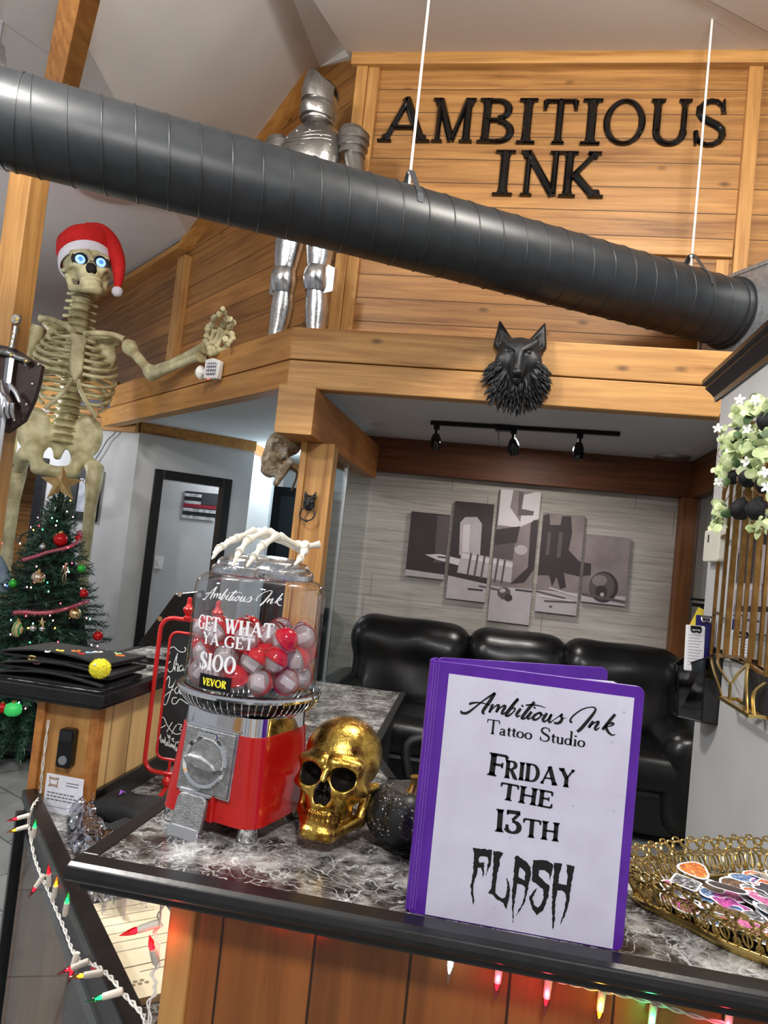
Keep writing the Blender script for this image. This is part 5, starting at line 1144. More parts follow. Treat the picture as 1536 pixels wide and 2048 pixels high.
t_ = thing('string_lights', 'string of coloured lights under the front edge of the bar', 'string lights', at_y(1150, 1960, .912))
P3 = [at_y(px, py, .913) for px, py in ((900, 1900), (960, 1915), (1000, 1928), (1060, 1945), (1120, 1962), (1200, 1980), (1300, 2003), (1400, 2035), (1540, 2068))]
twisted(MB(), [p - t_.location for p in P3], .0013, .0016).build('wire', WIRE, t_, smooth=60)
for px, py, c_ in ((905, 1893, 'white'), (1000, 1925, 'red'), (1098, 1955, 'red'), (1205, 1980, 'orange'), (1308, 2008, 'green'), (1460, 2020, 'red')):
    p = at_y(px, py, .912); q = at_y(px - 5, py + 40, .912); add_bulb(t_, p, q - p, c_, .95)
    l = bulb_light('bulb_glow', at_y(px - 4, py + 36, .905), .035 if c_ != 'white' else .02, BCOL[c_].node_tree.nodes['Principled BSDF'].inputs['Emission Color'].default_value[:3], .004)
for px, py in ((560, 1838), (640, 1858)): bulb_light('bulb_glow_behind_edge', at_y(px, py, .922), .02, (1, .05, .05), .004)
l = bulb_light('bulb_glow_corner', at_y(318, 1890, .895), .02, (1, .1, .05), .004)
# ---------------------------------------------------------------- sofa and chair in the alcove
LEA = noisy('black leather', srgb(11, 11, 12), srgb(17, 17, 18), 24, .30, bump=.10, bscale=70, bdist=.004)
def puff(name, c, half, e=.12, amp=(0, 0, 0), parent=None, roll=0.0, n=30, lean=0.0):
    """a plump cushion: rounded block, optionally with a thick top roll"""
    c = Vector(c); hx, hy, hz = half
    def f(X, Y, Z):
        q = [np.abs(a) - (h - e) for a, h in ((X, hx), (Y + lean * Z, hy), (Z, hz))]
        d = np.sqrt(sum(np.maximum(k, 0) ** 2 for k in q)) + np.minimum(np.maximum(np.maximum(q[0], q[1]), q[2]), 0) - e
        if roll: d = su(d, d_cap(X, Y + lean * Z, Z, (-hx + .11, -.03, hz - roll * .8), (hx - .11, -.03, hz - roll * .8), roll), .05)
        return d + .006 * np.sin(X * 17) * np.cos(Z * 13)
    m = sdf_mesh(f, (-hx - .07, -hy - .2, -hz - .08), (hx + .07, hy + .2, hz + .08), n)
    m.v = [tuple(Vector(p) + c) for p in m.v]; return m.build(name, LEA, parent, smooth=180)
t_ = thing('leather_sofa', 'black leather reclining sofa against the whitewashed plank wall', 'sofa', (.1, 4.95, 0))
MB().box(-1.02, -.42, .05, .98, .40, .30).build('base', LEA, t_, bevel=.03)
for x, w_ in ((-.70, .36), (.035, .31), (.70, .36)):
    puff('seat_cushion', (x, -.12, .40), (w_, .36, .12), .10, parent=t_)
    puff('back_cushion', (x + .01, .24, .73), (w_ + (.02 if x < 0 else .0), .16, .29), .13, parent=t_, roll=.15, lean=-.18, n=34)
for x in (-1.10, 1.015): puff('arm', (x, -.05, .36), (.14, .44, .30), .12, parent=t_, n=34)
t_ = thing('desk_chair', 'black leather desk chair by the low marble desk, behind skull and binder', 'chair', (-.06, 3.15, 0), R(-70))
MB().cyl((0, 0, .08), (0, 0, .40), .028, n=16).build('gas_post', M['black_metal'], t_, smooth=40)
b = MB()
for k in range(5):
    a = 2 * PI * k / 5; b.bar((0, 0, .09), (.30 * math.cos(a), .30 * math.sin(a), .065), .045, .03)
b.build('base', M['black_metal'], t_, bevel=.005)
for k in range(5):
    a = 2 * PI * k / 5; MB().ell((.30 * math.cos(a), .30 * math.sin(a), .027), (.027, .027, .027), 14, 10).build('caster', M['black_matte'], t_, smooth=180)
puff('seat', (0, 0, .47), (.26, .25, .07), .06, parent=t_); puff('backrest', (0, .25, .76), (.25, .065, .24), .06, parent=t_, lean=-.12)
for s_ in (-1, 1):
    MB().tube(smooth_path([(s_ * .27, .16, .44), (s_ * .31, .18, .56), (s_ * .31, .12, .67), (s_ * .31, -.12, .68), (s_ * .31, -.20, .62), (s_ * .27, -.16, .44)], 6), .022, 10).build('armrest', M['black_matte'], t_, smooth=60)
# ---------------------------------------------------------------- five part canvas on the back wall
CY = 5.46
def cz(zx, zy): p = at_y(768 + zx / 2, 900 + zy / 2, CY); return (p.x, p.z)
PN = [[(110, 247), (265, 258), (238, 520), (85, 500)], [(285, 203), (440, 218), (405, 610), (248, 592)], [(462, 158), (630, 168), (578, 700), (415, 682)], [(640, 250), (803, 262), (770, 662), (600, 645)], [(812, 338), (985, 350), (965, 625), (785, 605)]]
def clip(poly, x0, x1, z0, z1):
    for ax, lim, sg in ((0, x0, 1), (0, x1, -1), (1, z0, 1), (1, z1, -1)):
        out = []
        for i, p in enumerate(poly):
            q = poly[(i + 1) % len(poly)]; a, c = sg * (p[ax] - lim), sg * (q[ax] - lim)
            if a >= 0: out.append(p)
            if (a >= 0) != (c >= 0): t = a / (a - c); out.append((p[0] + (q[0] - p[0]) * t, p[1] + (q[1] - p[1]) * t))
        poly = out
        if not poly: return []
    return poly
DKc, MDc, LTc, PLc = srgb(54, 42, 44), srgb(124, 110, 110), srgb(196, 186, 190), srgb(218, 210, 212)
def disc(cx, cy, r, ry=None, n=24): return [(cx + r * math.cos(2 * PI * i / n), cy + (ry or r) * math.sin(2 * PI * i / n)) for i in range(n)]
ART = [('m', [(600, 120), (1010, 120), (1010, 640), (600, 640)]), ('k', [(60, 230), (262, 230), (262, 480), (60, 480)]), ('k', [(262, 180), (445, 180), (445, 420), (262, 420)]), ('l', [(40, 470), (250, 500), (450, 545), (620, 560), (1010, 590), (1010, 740), (40, 740)]),
       ('d', [(215, 262), (268, 262), (258, 450), (200, 450)]), ('l', [(305, 290), (325, 268), (372, 268), (392, 295), (384, 420), (300, 420)]), ('p', [(318, 300), (345, 296), (338, 420), (312, 420)]), ('k', [(290, 205), (440, 205), (440, 265), (290, 262)]),
       ('p', [(470, 150), (520, 150), (505, 230), (545, 290), (560, 180), (640, 160), (630, 270), (540, 310), (455, 300)]), ('d', [(540, 165), (560, 170), (548, 235), (600, 245), (596, 262), (535, 262)]), ('k', [(448, 318), (545, 305), (530, 372), (440, 380)]), ('d', [(440, 380), (522, 372), (515, 440), (430, 430)]), ('l', disc(548, 400, 26, 20)),
       ('l', [(312, 405), (515, 447), (508, 530), (292, 490)]), ('p', [(312, 412), (515, 454), (513, 470), (309, 430)])] + [('d', [(345 + 27 * k, 411 + 5.6 * k), (353 + 27 * k, 413 + 5.6 * k), (338 + 27 * k, 500 + 7 * k), (330 + 27 * k, 498 + 7 * k)]) for k in range(6)] + [
       ('p', [(163, 418), (225, 416), (305, 436), (298, 462), (240, 446), (215, 440)]), ('k', [(215, 424), (250, 428), (250, 434), (215, 430)]),
       ('k', [(588, 292), (600, 280), (628, 282), (628, 440), (560, 530), (505, 535), (575, 470)]), ('k', [(636, 262), (662, 255), (664, 300), (706, 300), (712, 265), (748, 265), (752, 330), (738, 400), (780, 445), (828, 455), (826, 500), (780, 505), (718, 490), (728, 548), (704, 556), (690, 505), (672, 545), (660, 500), (615, 500), (620, 300)]), ('d', [(655, 330), (668, 330), (660, 420), (647, 420)]),
       ('d', [(700, 330), (716, 330), (706, 430), (690, 430)]), ('k', disc(878, 548, 58, 62)), ('d', disc(872, 545, 50, 54)), ('m', disc(862, 522, 30, 22)), ('k', disc(868, 568, 24, 26)), ('l', disc(872, 578, 8)), ('d', [(790, 570), (1000, 610), (1000, 622), (790, 580)])] + [
       (c_, [(x, y), (x + L, y + L * s_), (x + L, y + L * s_ + 6), (x, y + 6)]) for c_, x, y, L, s_ in (('k', 335, 552, 60, .1), ('d', 380, 540, 90, .2), ('k', 525, 555, 80, .12), ('d', 605, 560, 120, .25), ('p', 620, 580, 140, .16), ('d', 640, 600, 130, .05), ('k', 470, 590, 40, -.2), ('p', 660, 548, 110, .3), ('d', 660, 622, 12, .1))] + [('d', disc(480, 570, 26, 22)), ('k', disc(497, 590, 16, 14)), ('l', disc(474, 562, 12, 9))]
MT = {'k': mat('print black brown', DKc, .5), 'd': mat('print dark', srgb(92, 80, 82), .5), 'm': noisy('print soft grey', MDc, srgb(150, 136, 134), 5, .5), 'l': noisy('print light', LTc, srgb(180, 170, 174), 6, .5), 'p': mat('print pale', PLc, .5)}
NM = ['leftmost short', 'second, taller,', 'middle, tallest,', 'fourth, tall,', 'rightmost short']; WHAT = ['dark bottle and needle tip', 'pale bottle over a ribbed grip', 'bottle tops and the end of a ribbed grip', 'black tattoo machine', 'round machine part on its side']
for i, pn in enumerate(PN):
    q = [cz(*p) for p in pn]; x0 = (q[0][0] + q[3][0]) / 2; x1 = (q[1][0] + q[2][0]) / 2; z1 = (q[0][1] + q[1][1]) / 2; z0 = (q[2][1] + q[3][1]) / 2
    t_ = thing('canvas_print', '%s canvas of the five, showing %s' % (NM[i], WHAT[i]), 'picture', ((x0 + x1) / 2, CY, z0), 0, 'five part canvas on the plank wall'); o_ = t_.location
    MB().box(x0 - o_.x, 0, 0, x1 - o_.x, .036, z1 - z0).build('canvas', MT['m' if i > 1 else 'k'], t_, bevel=.002)
    for key, nm in (('k', 'print_black'), ('d', 'print_dark'), ('m', 'print_grey'), ('l', 'print_light'), ('p', 'print_pale')):
        b = MB()
        for oi, (kk, pl) in enumerate(ART):
            if kk != key: continue
            c_ = clip([cz(*p) for p in pl], x0, x1, z0, z1)
            if len(c_) > 2:
                tr = tessellate_polygon([[Vector((x, z, 0)) for x, z in c_]]); b.add([(x - o_.x, -.0004 - .00012 * oi, z - o_.z) for x, z in c_], [tuple(k) for k in tr])
        if b.f: b.build(nm, MT[key], t_)
# ---------------------------------------------------------------- track light and small ceiling fittings
ta, tb = at_z(862, 846, 2.315), at_z(1240, 869, 2.315)
t_ = thing('track_light', 'black ceiling track with three small spot heads in the alcove', 'track light', (ta + tb) / 2)
def TL(p): return p - t_.location
MB().bar(TL(ta), TL(tb), .034, .022).build('track', M['black_metal'], t_)
pf = ta.lerp(tb, .40); MB().bar(TL(pf - Vector((.05, 0, .006))), TL(pf + Vector((.05, 0, -.006))), .06, .034).build('feed_box', M['black_metal'], t_, bevel=.003)
for f, tilt in ((.035, .1), (.455, .35), (.80, -.1)):
    p = TL(ta.lerp(tb, f)) + Vector((0, 0, -.01)); d = Vector((tilt * .5, tilt, -1)).normalized()
    h_ = MB().tube([p + Vector((0, 0, -.055)), p + Vector((0, 0, -.055)) + d * .03, p + Vector((0, 0, -.055)) + d * .06, p + Vector((0, 0, -.055)) + d * .10], [.018, .032, .036, .028], 16).build('spot_head', M['black_gloss'], t_, smooth=50)
    MB().cyl(p, p + Vector((0, 0, -.06)), .010, n=10).box(p.x - .018, p.y - .014, p.z - .028, p.x + .018, p.y + .014, p.z).build('stem', M['black_metal'], h_)
p = TL(pf); MB().tube(smooth_path([p + Vector((-.03, 0, -.02)), p + Vector((-.02, 0, -.09)), p + Vector((.01, 0, -.13)), p + Vector((.05, 0, -.15))], 6), .003, 6).build('cord', M['black_matte'], t_)
for px, py, lb in ((757, 851, 'small flat ceiling vent at the left of the alcove ceiling'), (1365, 896, 'small flat ceiling vent at the right of the alcove ceiling')):
    p = at_z(px, py, 2.33); o = MB().box(-.055, -.04, -.008, .055, .04, 0).box(-.045, -.03, -.011, .045, .03, -.008).build('ceiling_vent', M['ceil_flat'], None, bevel=.002); o.location = p; tag(o, lb, 'vent', 'alcove ceiling vents')
p = at_z(1345, 917, 2.33); t_ = thing('flush_lamp', 'flat round lamp at the back right of the alcove ceiling', 'lamp', (p.x - .02, p.y - .1, 2.33))
MB().lathe([(0, -.02), (.10, -.02), (.115, -.012), (.115, 0), (0, 0)], 32).build('lamp_disc', M['steel'], t_, smooth=40)
# ---------------------------------------------------------------- right wall: thermostat, clipboards, mirror, flowers
p = at_x(1430, 1092, .735); t_ = thing('door_chime', 'small off-white plastic box on the edge of the grey partition', 'door chime', (.752, 2.84, p.z), R(0))
MB().prism([(y, z) for y, z in rrect(.20, .115, .012)], -.034, -.0005, 'x').build('housing', mat('off white plastic', srgb(232, 230, 214), .4), t_, bevel=.004)
MB().box(-.0355, .03, .012, -.034, .045, .040).build('slot', M['black_matte'], t_)
hz0 = 1.03; t_ = thing('file_holder', 'black mesh wall pocket on the partition holding two clipboards', 'wall pocket', (.752, 2.80, hz0))
SMK = thin_glass('smoked acrylic', (.10, .11, .12, 1), .08, .05)
pl_ = [(-.001, .10), (-.06, .085), (-.125, .03), (-.128, -.045), (-.055, -.095), (-.001, -.10)]
b = MB().loft([[(x * .92, y * .95, .0) for x, y in pl_], [(x, y, .17 - (.0 if x < -.1 else .0) + (.08 * (1 + x / .128))) for x, y in pl_]], caps=False); b.build('pocket', SMK, t_)
MB().slab([(x * .92, y * .95, .004) for x, y in pl_], .004).build('pocket_floor', M['black_matte'], t_)
b = MB(); top_ = [(x, y, .17 + (.08 * (1 + x / .128))) for x, y in pl_]; b.tube(top_, .003, 6)
for (x, y), tp in zip(pl_, top_): b.tube([(x * .92, y * .95, 0), tp], .0025, 6)
b.tube([(x * .92, y * .95, .001) for x, y in pl_], .003, 6); b.build('rim', M['black_metal'], t_)
def clipboard(lab, x, y, z, rz, mt, paper, h=.17):
    t3 = thing('clipboard', lab, 'clipboard', (x, y, z), 0, rot=(R(-4), 0, rz))
    MB().prism(rrect(.068, h, .005, 5, 0, h / 2), -.002, .001, 'y').build('board', mt, t3)
    if paper:
        MB().box(-.030, -.0032, .004, .030, -.0021, h - .016).build('sheet', M['white_paper'], t3); b2 = MB()
        for k in range(11): b2.box(-.024, -.0036, .02 + k * .010, .018 + .006 * (k % 3) - .004, -.0033, .0222 + k * .010)
        b2.build('print', mat('light grey print', srgb(150, 152, 158), .6), t3)
    MB().tube(smooth_path([(-.018, -.006, h - .008), (-.014, -.009, h - .022), (0, -.010, h - .019), (.014, -.009, h - .022), (.018, -.006, h - .008)], 4), .003, 8).box(-.018, -.007, h - .012, .018, -.002, h - .002).build('clip', M['steel'] if not paper else M['black_metal'], t3)
clipboard('clipboard with a white printed form in the black wall pocket', .668, 2.735, hz0 + .165, R(14), M['white_plastic'], True, .155)
clipboard('dark blue clipboard behind the white form in the black wall pocket', .712, 2.79, hz0 + .195, R(14), mat('navy board', srgb(34, 32, 96), .3), False, .16)
t_ = thing('fire_extinguisher', 'red fire extinguisher with a yellow tag beyond the edge of the partition', 'fire extinguisher', (.775, 3.085, 1.10))
MB().lathe([(0, 0), (.048, 0), (.052, .008), (.052, .225), (.040, .255), (.018, .270), (.016, .285), (0, .286)], 28).build('cylinder', mat('extinguisher red', srgb(190, 26, 32), .25), t_, smooth=50)
MB().tube([(0, 0, .285), (0, 0, .31)], .014, 12).box(-.05, -.010, .305, .02, .010, .318).box(-.055, -.009, .328, .02, .009, .337).build('valve', M['black_metal'], t_)
MB().obox((-.035, -.056, .255), (.036, .0015, .095), (0, R(20), 0)).build('tag', mat('yellow tag', srgb(226, 200, 60), .5), t_)
MB().box(-.02, -.085, .10, .02, -.052, .14).build('bracket', M['black_metal'], t_)
GLD = noisy('antique gold metal', (.36, .20, .06, 1), (.24, .13, .035, 1), 30, .38, .9)
GBR = mat('bright gold', (.80, .58, .20, 1), .3, 1.0)
t_ = thing('framed_mirror', 'tall mirror in a gold rod frame with a flared gold shelf on the grey partition', 'mirror', (.752, 2.5, 1.15))
def MR(x, y, z): return (x - .752, y - 2.5, z - 1.15)
MB().add([MR(.742, y, z) for y, z in ((2.60, 1.27), (2.20, 1.27), (2.20, 1.80), (2.30, 1.90), (2.50, 1.90), (2.60, 1.80))], [(0, 1, 2, 3, 4, 5)]).build('mirror_glass', mat('mirror glass', (.86, .87, .88, 1), .02, 1.0), t_)
MB().box(*MR(.745, 2.19, 1.26), *MR(.7515, 2.61, 1.81)).build('backing', M['black_matte'], t_)
for y, z0_, z1_, w_ in ((2.765, 1.255, 1.84, .010), (2.68, 1.26, 1.90, .010), (2.595, 1.265, 1.93, .016), (2.43, 1.275, 1.88, .010), (2.36, 1.275, 1.93, .010), (2.20, 1.26, 1.95, .018)):
    MB().bar(MR(.728, y, z0_), MR(.728, y, z1_), .012, w_, (1, 0, 0)).xf(Matrix.Identity(4)).build('rod', GLD, t_)
for a, c_ in (((2.765, 1.255), (2.595, 1.268)), ((2.595, 1.272), (2.36, 1.285)), ((2.43, 1.278), (2.20, 1.262)), ((2.765, 1.82), (2.68, 1.90)), ((2.595, 1.93), (2.50, 2.02)), ((2.765, 1.66), (2.68, 1.665)), ((2.765, 1.40), (2.68, 1.40))): MB().bar(MR(.728, *a), MR(.728, *c_), .012, .010).build('cross_rod', GLD, t_)
b = MB(); ypts = (2.50, 2.17)
b.bar(MR(.692, 2.475, 1.152), MR(.692, 2.19, 1.152), .014, .010); b.bar(MR(.745, 2.49, 1.152), MR(.745, 2.19, 1.152), .014, .010); b.bar(MR(.692, 2.475, 1.152), MR(.748, 2.49, 1.152), .012, .010); b.bar(MR(.692, 2.21, 1.152), MR(.748, 2.21, 1.152), .012, .010); b.bar(MR(.692, 2.35, 1.152), MR(.748, 2.26, 1.152), .010, .008)
b.build('shelf_base', GBR, t_)
def strip(pts, w_=.018, name='flared_strip'):
    P = smooth_path(pts, 6); MB().loft([[q + Vector((0, s_ * w_ / 2, 0)) + Vector((t3, 0, 0)) for s_, t3 in ((-1, 0), (1, 0), (1, .004), (-1, .004))] for q in P]).build(name, GBR, t_, smooth=50)
strip([MR(.725, 2.76, 1.262), MR(.700, 2.64, 1.235), MR(.690, 2.54, 1.20), MR(.692, 2.475, 1.155)]); strip([MR(.715, 2.62, 1.275), MR(.69, 2.54, 1.25), MR(.69, 2.44, 1.215), MR(.695, 2.40, 1.21), MR(.70, 2.37, 1.24), MR(.715, 2.33, 1.28)]); strip([MR(.693, 2.405, 1.212), MR(.692, 2.40, 1.155)], .02); strip([MR(.715, 2.33, 1.28), MR(.70, 2.29, 1.25), MR(.692, 2.25, 1.20), MR(.692, 2.235, 1.155)]); strip([MR(.74, 2.42, 1.22), MR(.74, 2.40, 1.155)], .02); strip([MR(.70, 2.20, 1.155), MR(.70, 2.215, 1.21), MR(.71, 2.16, 1.25)])
MB().box(*MR(.72, 2.18, 1.16), *MR(.748, 2.36, 1.262)).build('shelf_box', M['black_matte'], t_)
# flowers
t_ = thing('flower_garland', 'artificial garland of pale green leaves and black roses over the gold mirror', 'flowers', (.72, 2.5, 1.95))
LF = noisy('pale eucalyptus leaf', srgb(172, 192, 124), srgb(222, 232, 184), 30, .5); LF2 = noisy('deep green leaf', srgb(56, 82, 50), srgb(84, 112, 66), 30, .5)
r3 = random.Random(21)
def leaf(mb, p, d, n, L, w_):
    d = d.normalized(); s_ = d.cross(n).normalized(); n = s_.cross(d); K = 9; A = []
    for i in range(K): a = PI * i / (K - 1); A.append((math.sin(a), (1 - math.cos(a)) / 2))
    vs = []
    for sx, ty in A: vs += [p + d * L * ty + s_ * w_ * sx * .5 + n * (.006 * sx), p + d * L * ty - s_ * w_ * sx * .5 + n * (.006 * sx)]
    mb.add(vs, [(2 * i, 2 * i + 1, 2 * i + 3, 2 * i + 2) for i in range(K - 1)])
zones = [((1448, 870), 26), ((1470, 850), 40), ((1500, 830), 60), ((1525, 815), 60), ((1460, 905), 70), ((1490, 890), 90), ((1520, 880), 90), ((1455, 935), 60), ((1480, 930), 60), ((1515, 935), 80), ((1445, 1020), 40), ((1432, 1030), 18), ((1440, 1050), 22), ((1525, 1045), 30), ((1530, 960), 40), ((1450, 970), 20), ((1540, 900), 60)]
bl = MB(); bd = MB(); stems = MB()
for (px, py), n in zones:
    for k in range(max(6, n // 3)):
        p = at_x(px + r3.gauss(0, 9), py + r3.gauss(0, 10), r3.uniform(.655, .725)) - t_.location
        d = Vector((r3.uniform(-1, .3), r3.uniform(-1, 1), r3.uniform(-1, 1))); nn = Vector((-.6, -1, .3)) + Vector((r3.gauss(0, .5), r3.gauss(0, .5), r3.gauss(0, .5)))
        leaf(bd if r3.random() < .16 else bl, p, d, nn, r3.uniform(.024, .038), r3.uniform(.020, .030))
for k in range(14):
    a = at_x(1440 + k * 7, 870 + (k * 53) % 170, .71) - t_.location; stems.tube([a, a + Vector((-.02, .02, .03)), a + Vector((-.01, -.02, .07))], .0015, 5)
bl.build('pale_leaves', LF, t_, smooth=60); bd.build('dark_leaves', LF2, t_, smooth=60); stems.build('stems', mat('brown stem', srgb(110, 80, 50), .6), t_)
ROSE = mat('black rose fabric', srgb(14, 13, 18), .7)
for px, py, rr in ((1472, 872, .030), (1478, 1018, .038), (1512, 1018, .038), (1494, 955, .034), (1532, 842, .034), (1463, 955, .026), (1528, 968, .032)):
    c = at_x(px, py, .685) - t_.location; b = MB(); b.ell(c, rr * .55, 12, 8)
    for k in range(16):
        a = k * 2.4; q = .25 + .75 * k / 16; dd = Vector((-.8 + .9 * q, math.cos(a) * q, math.sin(a) * q)); 
        u, v_ = frame_of(Vector((-1, -.6, 0))); o_ = c + (u * math.cos(a) + v_ * math.sin(a)) * rr * q * .75 + Vector((-1, -.6, 0)).normalized() * rr * (.7 - .7 * q)
        e = (u * math.cos(a) + v_ * math.sin(a)); b.ell(o_, (rr * .42, rr * .42, rr * .12), 10, 6, (Vector((-.7, -.5, 0)) + e * q).to_track_quat('Z', 'Y').to_matrix())
    b.build('black_rose', ROSE, t_, smooth=60)
WF = mat('white blossom', srgb(240, 240, 236), .5)
for px, py in ((1436, 857), (1496, 860), (1494, 925), (1438, 965), (1480, 800), (1512, 800), (1535, 975), (1532, 945)):
    c = at_x(px, py, .655) - t_.location; b = MB()
    for k in range(5):
        a = 2 * PI * k / 5 + px; u, v_ = frame_of(Vector((-.5, -1, 0))); d = u * math.cos(a) + v_ * math.sin(a); leaf(b, c, d, Vector((-.5, -1, 0)), .018, .009)
    b.build('white_blossom', WF, t_)
# ---------------------------------------------------------------- sign letters on the plank wall
LB = mat('glossy black letter', srgb(6, 6, 7), .10, 0.0, Coat_Weight=.5)
PROF = ((-.5, 0), (-.5, .010), (-.40, .018), (-.16, .026), (.16, .026), (.40, .018), (.5, .010), (.5, 0))
PROF2 = tuple((o, h * .82) for o, h in PROF)
WORD = [('A', 757, 866, 283, 190, 'first letter of the upper word'), ('M', 862, 953, 282, 190, 'after the A in the upper word'), ('B', 955, 1034, 284, 191, 'after the M in the upper word'), ('I', 1034, 1076, 286, 192, 'after the B in the upper word'), ('T', 1081, 1158, 287, 192, 'before the second I of the upper word'), ('I', 1161, 1206, 288, 192, 'between the T and the O'),
        ('O', 1205, 1294, 290, 193, 'between the I and U'), ('U', 1297, 1384, 290, 195, 'before the final S of the upper word'), ('S', 1385, 1458, 290, 196, 'last letter of the upper word'), ('I', 986, 1031, 388, 297, 'first letter of the lower word'), ('N', 1036, 1124, 390, 297, 'middle letter of the lower word'), ('K', 1118, 1213, 392, 299, 'last letter of the lower word')]
for ch, x0, x1, yb, yt, wh in WORD:
    xc = (x0 + x1) / 2; lean = .08
    pb = at_y(xc - 4, yb, 4.29); pt = at_y(xc + 4, yt, 4.29); yq = (yb + yt) / 2; wl_ = at_y(x0, yq, 4.29).x; wr_ = at_y(x1, yq, 4.29).x
    zb = 3.936 if yb < 300 else 3.622; h_ = .274
    t_ = thing('sign_letter', 'glossy black capital %s on the plank wall, %s' % (ch, wh), 'letter', (wl_, 4.299, zb), 0, 'raised letters of the wall sign')
    S_, w_ = glyph(ch, .165, .105, .072); tm = MB()
    for pts, ws in S_: ribbon(tm, pts, ws, lambda x, y, h: (x, h, y))
    mn, mx_ = min(q[0] for q in tm.v), max(q[0] for q in tm.v); k = (wr_ - wl_ - .016) / (mx_ - mn)
    b = MB()
    for pts, ws in S_: ribbon(b, [((px - mn) * k + .008, py * h_) for px, py in pts], [q * (k + h_) / 2 for q in ws], lambda x, y, h: (x, -h, y), PROF if len(pts) != 3 else PROF2)
    b.build('letter_body', LB, t_, smooth=25)
# ---------------------------------------------------------------- black spiral duct with straps and rods, galvanised plenum
DS = .955; DA = Vector((0, 0, 1.49)) + (Vector((-1.555, 2.744, 2.969)) - Vector((0, 0, 1.49))) * DS; DD = Vector((.869, .494, 0)).normalized(); DR_ = .178 * DS
DUCT = noisy('black duct paint', srgb(31, 34, 37), srgb(38, 41, 44), 16, .40, 0.0, bump=.05, bscale=60)
def dpt(s): return DA + DD * s
du_, dv_ = Vector((0, 0, 1)), DD.cross(Vector((0, 0, 1)))
s0, s1 = -1.15, 2.87
t_ = thing('spiral_duct', 'long black spiral ventilation duct hung on two white rods across the room', 'duct', dpt(1.0))
def dring(s, r, n=64): return [dpt(s) - t_.location + du_ * r * math.cos(2 * PI * k / n) + dv_ * r * math.sin(2 * PI * k / n) for k in range(n)]
MB().loft([dring(s0, DR_), dring(s1, DR_)]).build('duct_pipe', DUCT, t_, smooth=40)
b = MB(); pitch = .117; n = int((s1 - s0) / pitch * 40); 
b.tube([dpt(s0 + pitch * i / 40) - t_.location + (du_ * math.cos(2 * PI * i / 40) + dv_ * math.sin(2 * PI * i / 40)) * (DR_ + .001) for i in range(n)], .003, 6); b.build('spiral_seam', DUCT, t_, smooth=60)
MB().loft([dring(-.47, DR_ + .003), dring(-.462, DR_ + .003)]).build('joint_band', DUCT, t_)
MB().loft([dring(s1 - .03, DR_ + .006), dring(s1 + .002, DR_ + .008), dring(s1 + .002, DR_ + .018), dring(s1 + .006, DR_ + .018)]).build('end_flange', DUCT, t_, smooth=30)
STRAP = mat('grey steel strap', srgb(74, 78, 82), .4, .5); ROD = mat('pale rod', srgb(222, 218, 208), .45)
for (px, py) in ((822, 335), (1385, 500)):
    d = ray(px, py); nrm = d.cross(Vector((0, 0, 1))); s_ = (EYE - DA).dot(nrm) / DD.dot(nrm); c = dpt(s_) - t_.location
    ap = c + Vector((0, 0, DR_ + .075))
    st_ = MB()
    for sg in (1, -1):
        arc = [c + dv_ * sg * (DR_ + .003) * math.sin(R(a)) + du_ * (DR_ + .003) * math.cos(R(a)) for a in (75, 60, 45, 32)]
        P = arc + [ap + dv_ * sg * .014, ap]
        st_.loft([[p + DD * o_ + q for o_, q in ((-.014, Vector((0, 0, 0))), (.014, Vector((0, 0, 0))), (.014, Vector((0, 0, .0025))), (-.014, Vector((0, 0, .0025))))] for p in P])
    so = st_.build('hanger_strap', STRAP, t_)
    MB().tube([ap + Vector((0, 0, -.06)), ap + Vector((0, 0, 3.1))], .006, 10).build('hanger_rod', ROD, t_, smooth=60)
    MB().tube([ap + Vector((0, 0, -.012)), ap + Vector((0, 0, .0))], .013, 6).build('nut', M['steel'], so)
GALV = noisy('galvanised sheet', (.34, .36, .38, 1), (.50, .52, .54, 1), 46, .40, .85, bump=.05)
t_ = thing('duct_plenum', 'grey galvanised sheet metal box where the black duct ends on the loft', 'plenum', dpt(s1 + .05))
e = dpt(s1 + .006) - t_.location; b = MB()
q = [e + dv_ * a + Vector((0, 0, z)) for a, z in ((-.19, -.36), (.42, -.36), (.42, .20), (-.19, .20))]
b.add(q + [p + DD * .17 for p in q], [(0, 3, 2, 1), (4, 5, 6, 7), (0, 1, 5, 4), (1, 2, 6, 5), (2, 3, 7, 6), (3, 0, 4, 7)]); b.build('sheet_box', GALV, t_, bevel=.004)
b = MB(); 
for i in range(4): b.bar(q[i], q[(i + 1) % 4], .02, .012, DD)
b.build('folded_edge', GALV, t_)
p = at_y(3, 108, 2.9); t_ = thing('metal_bracket', 'small grey metal bracket above the left end of the duct', 'bracket', p)
MB().obox((-.02, 0, .0), (.05, .05, .10), (0, R(-14), 0)).build('plate', GALV, t_, bevel=.003); MB().tube([(-.02, 0, .04), (-.03, .02, .75)], .008, 8).build('rod', M['steel'], t_)
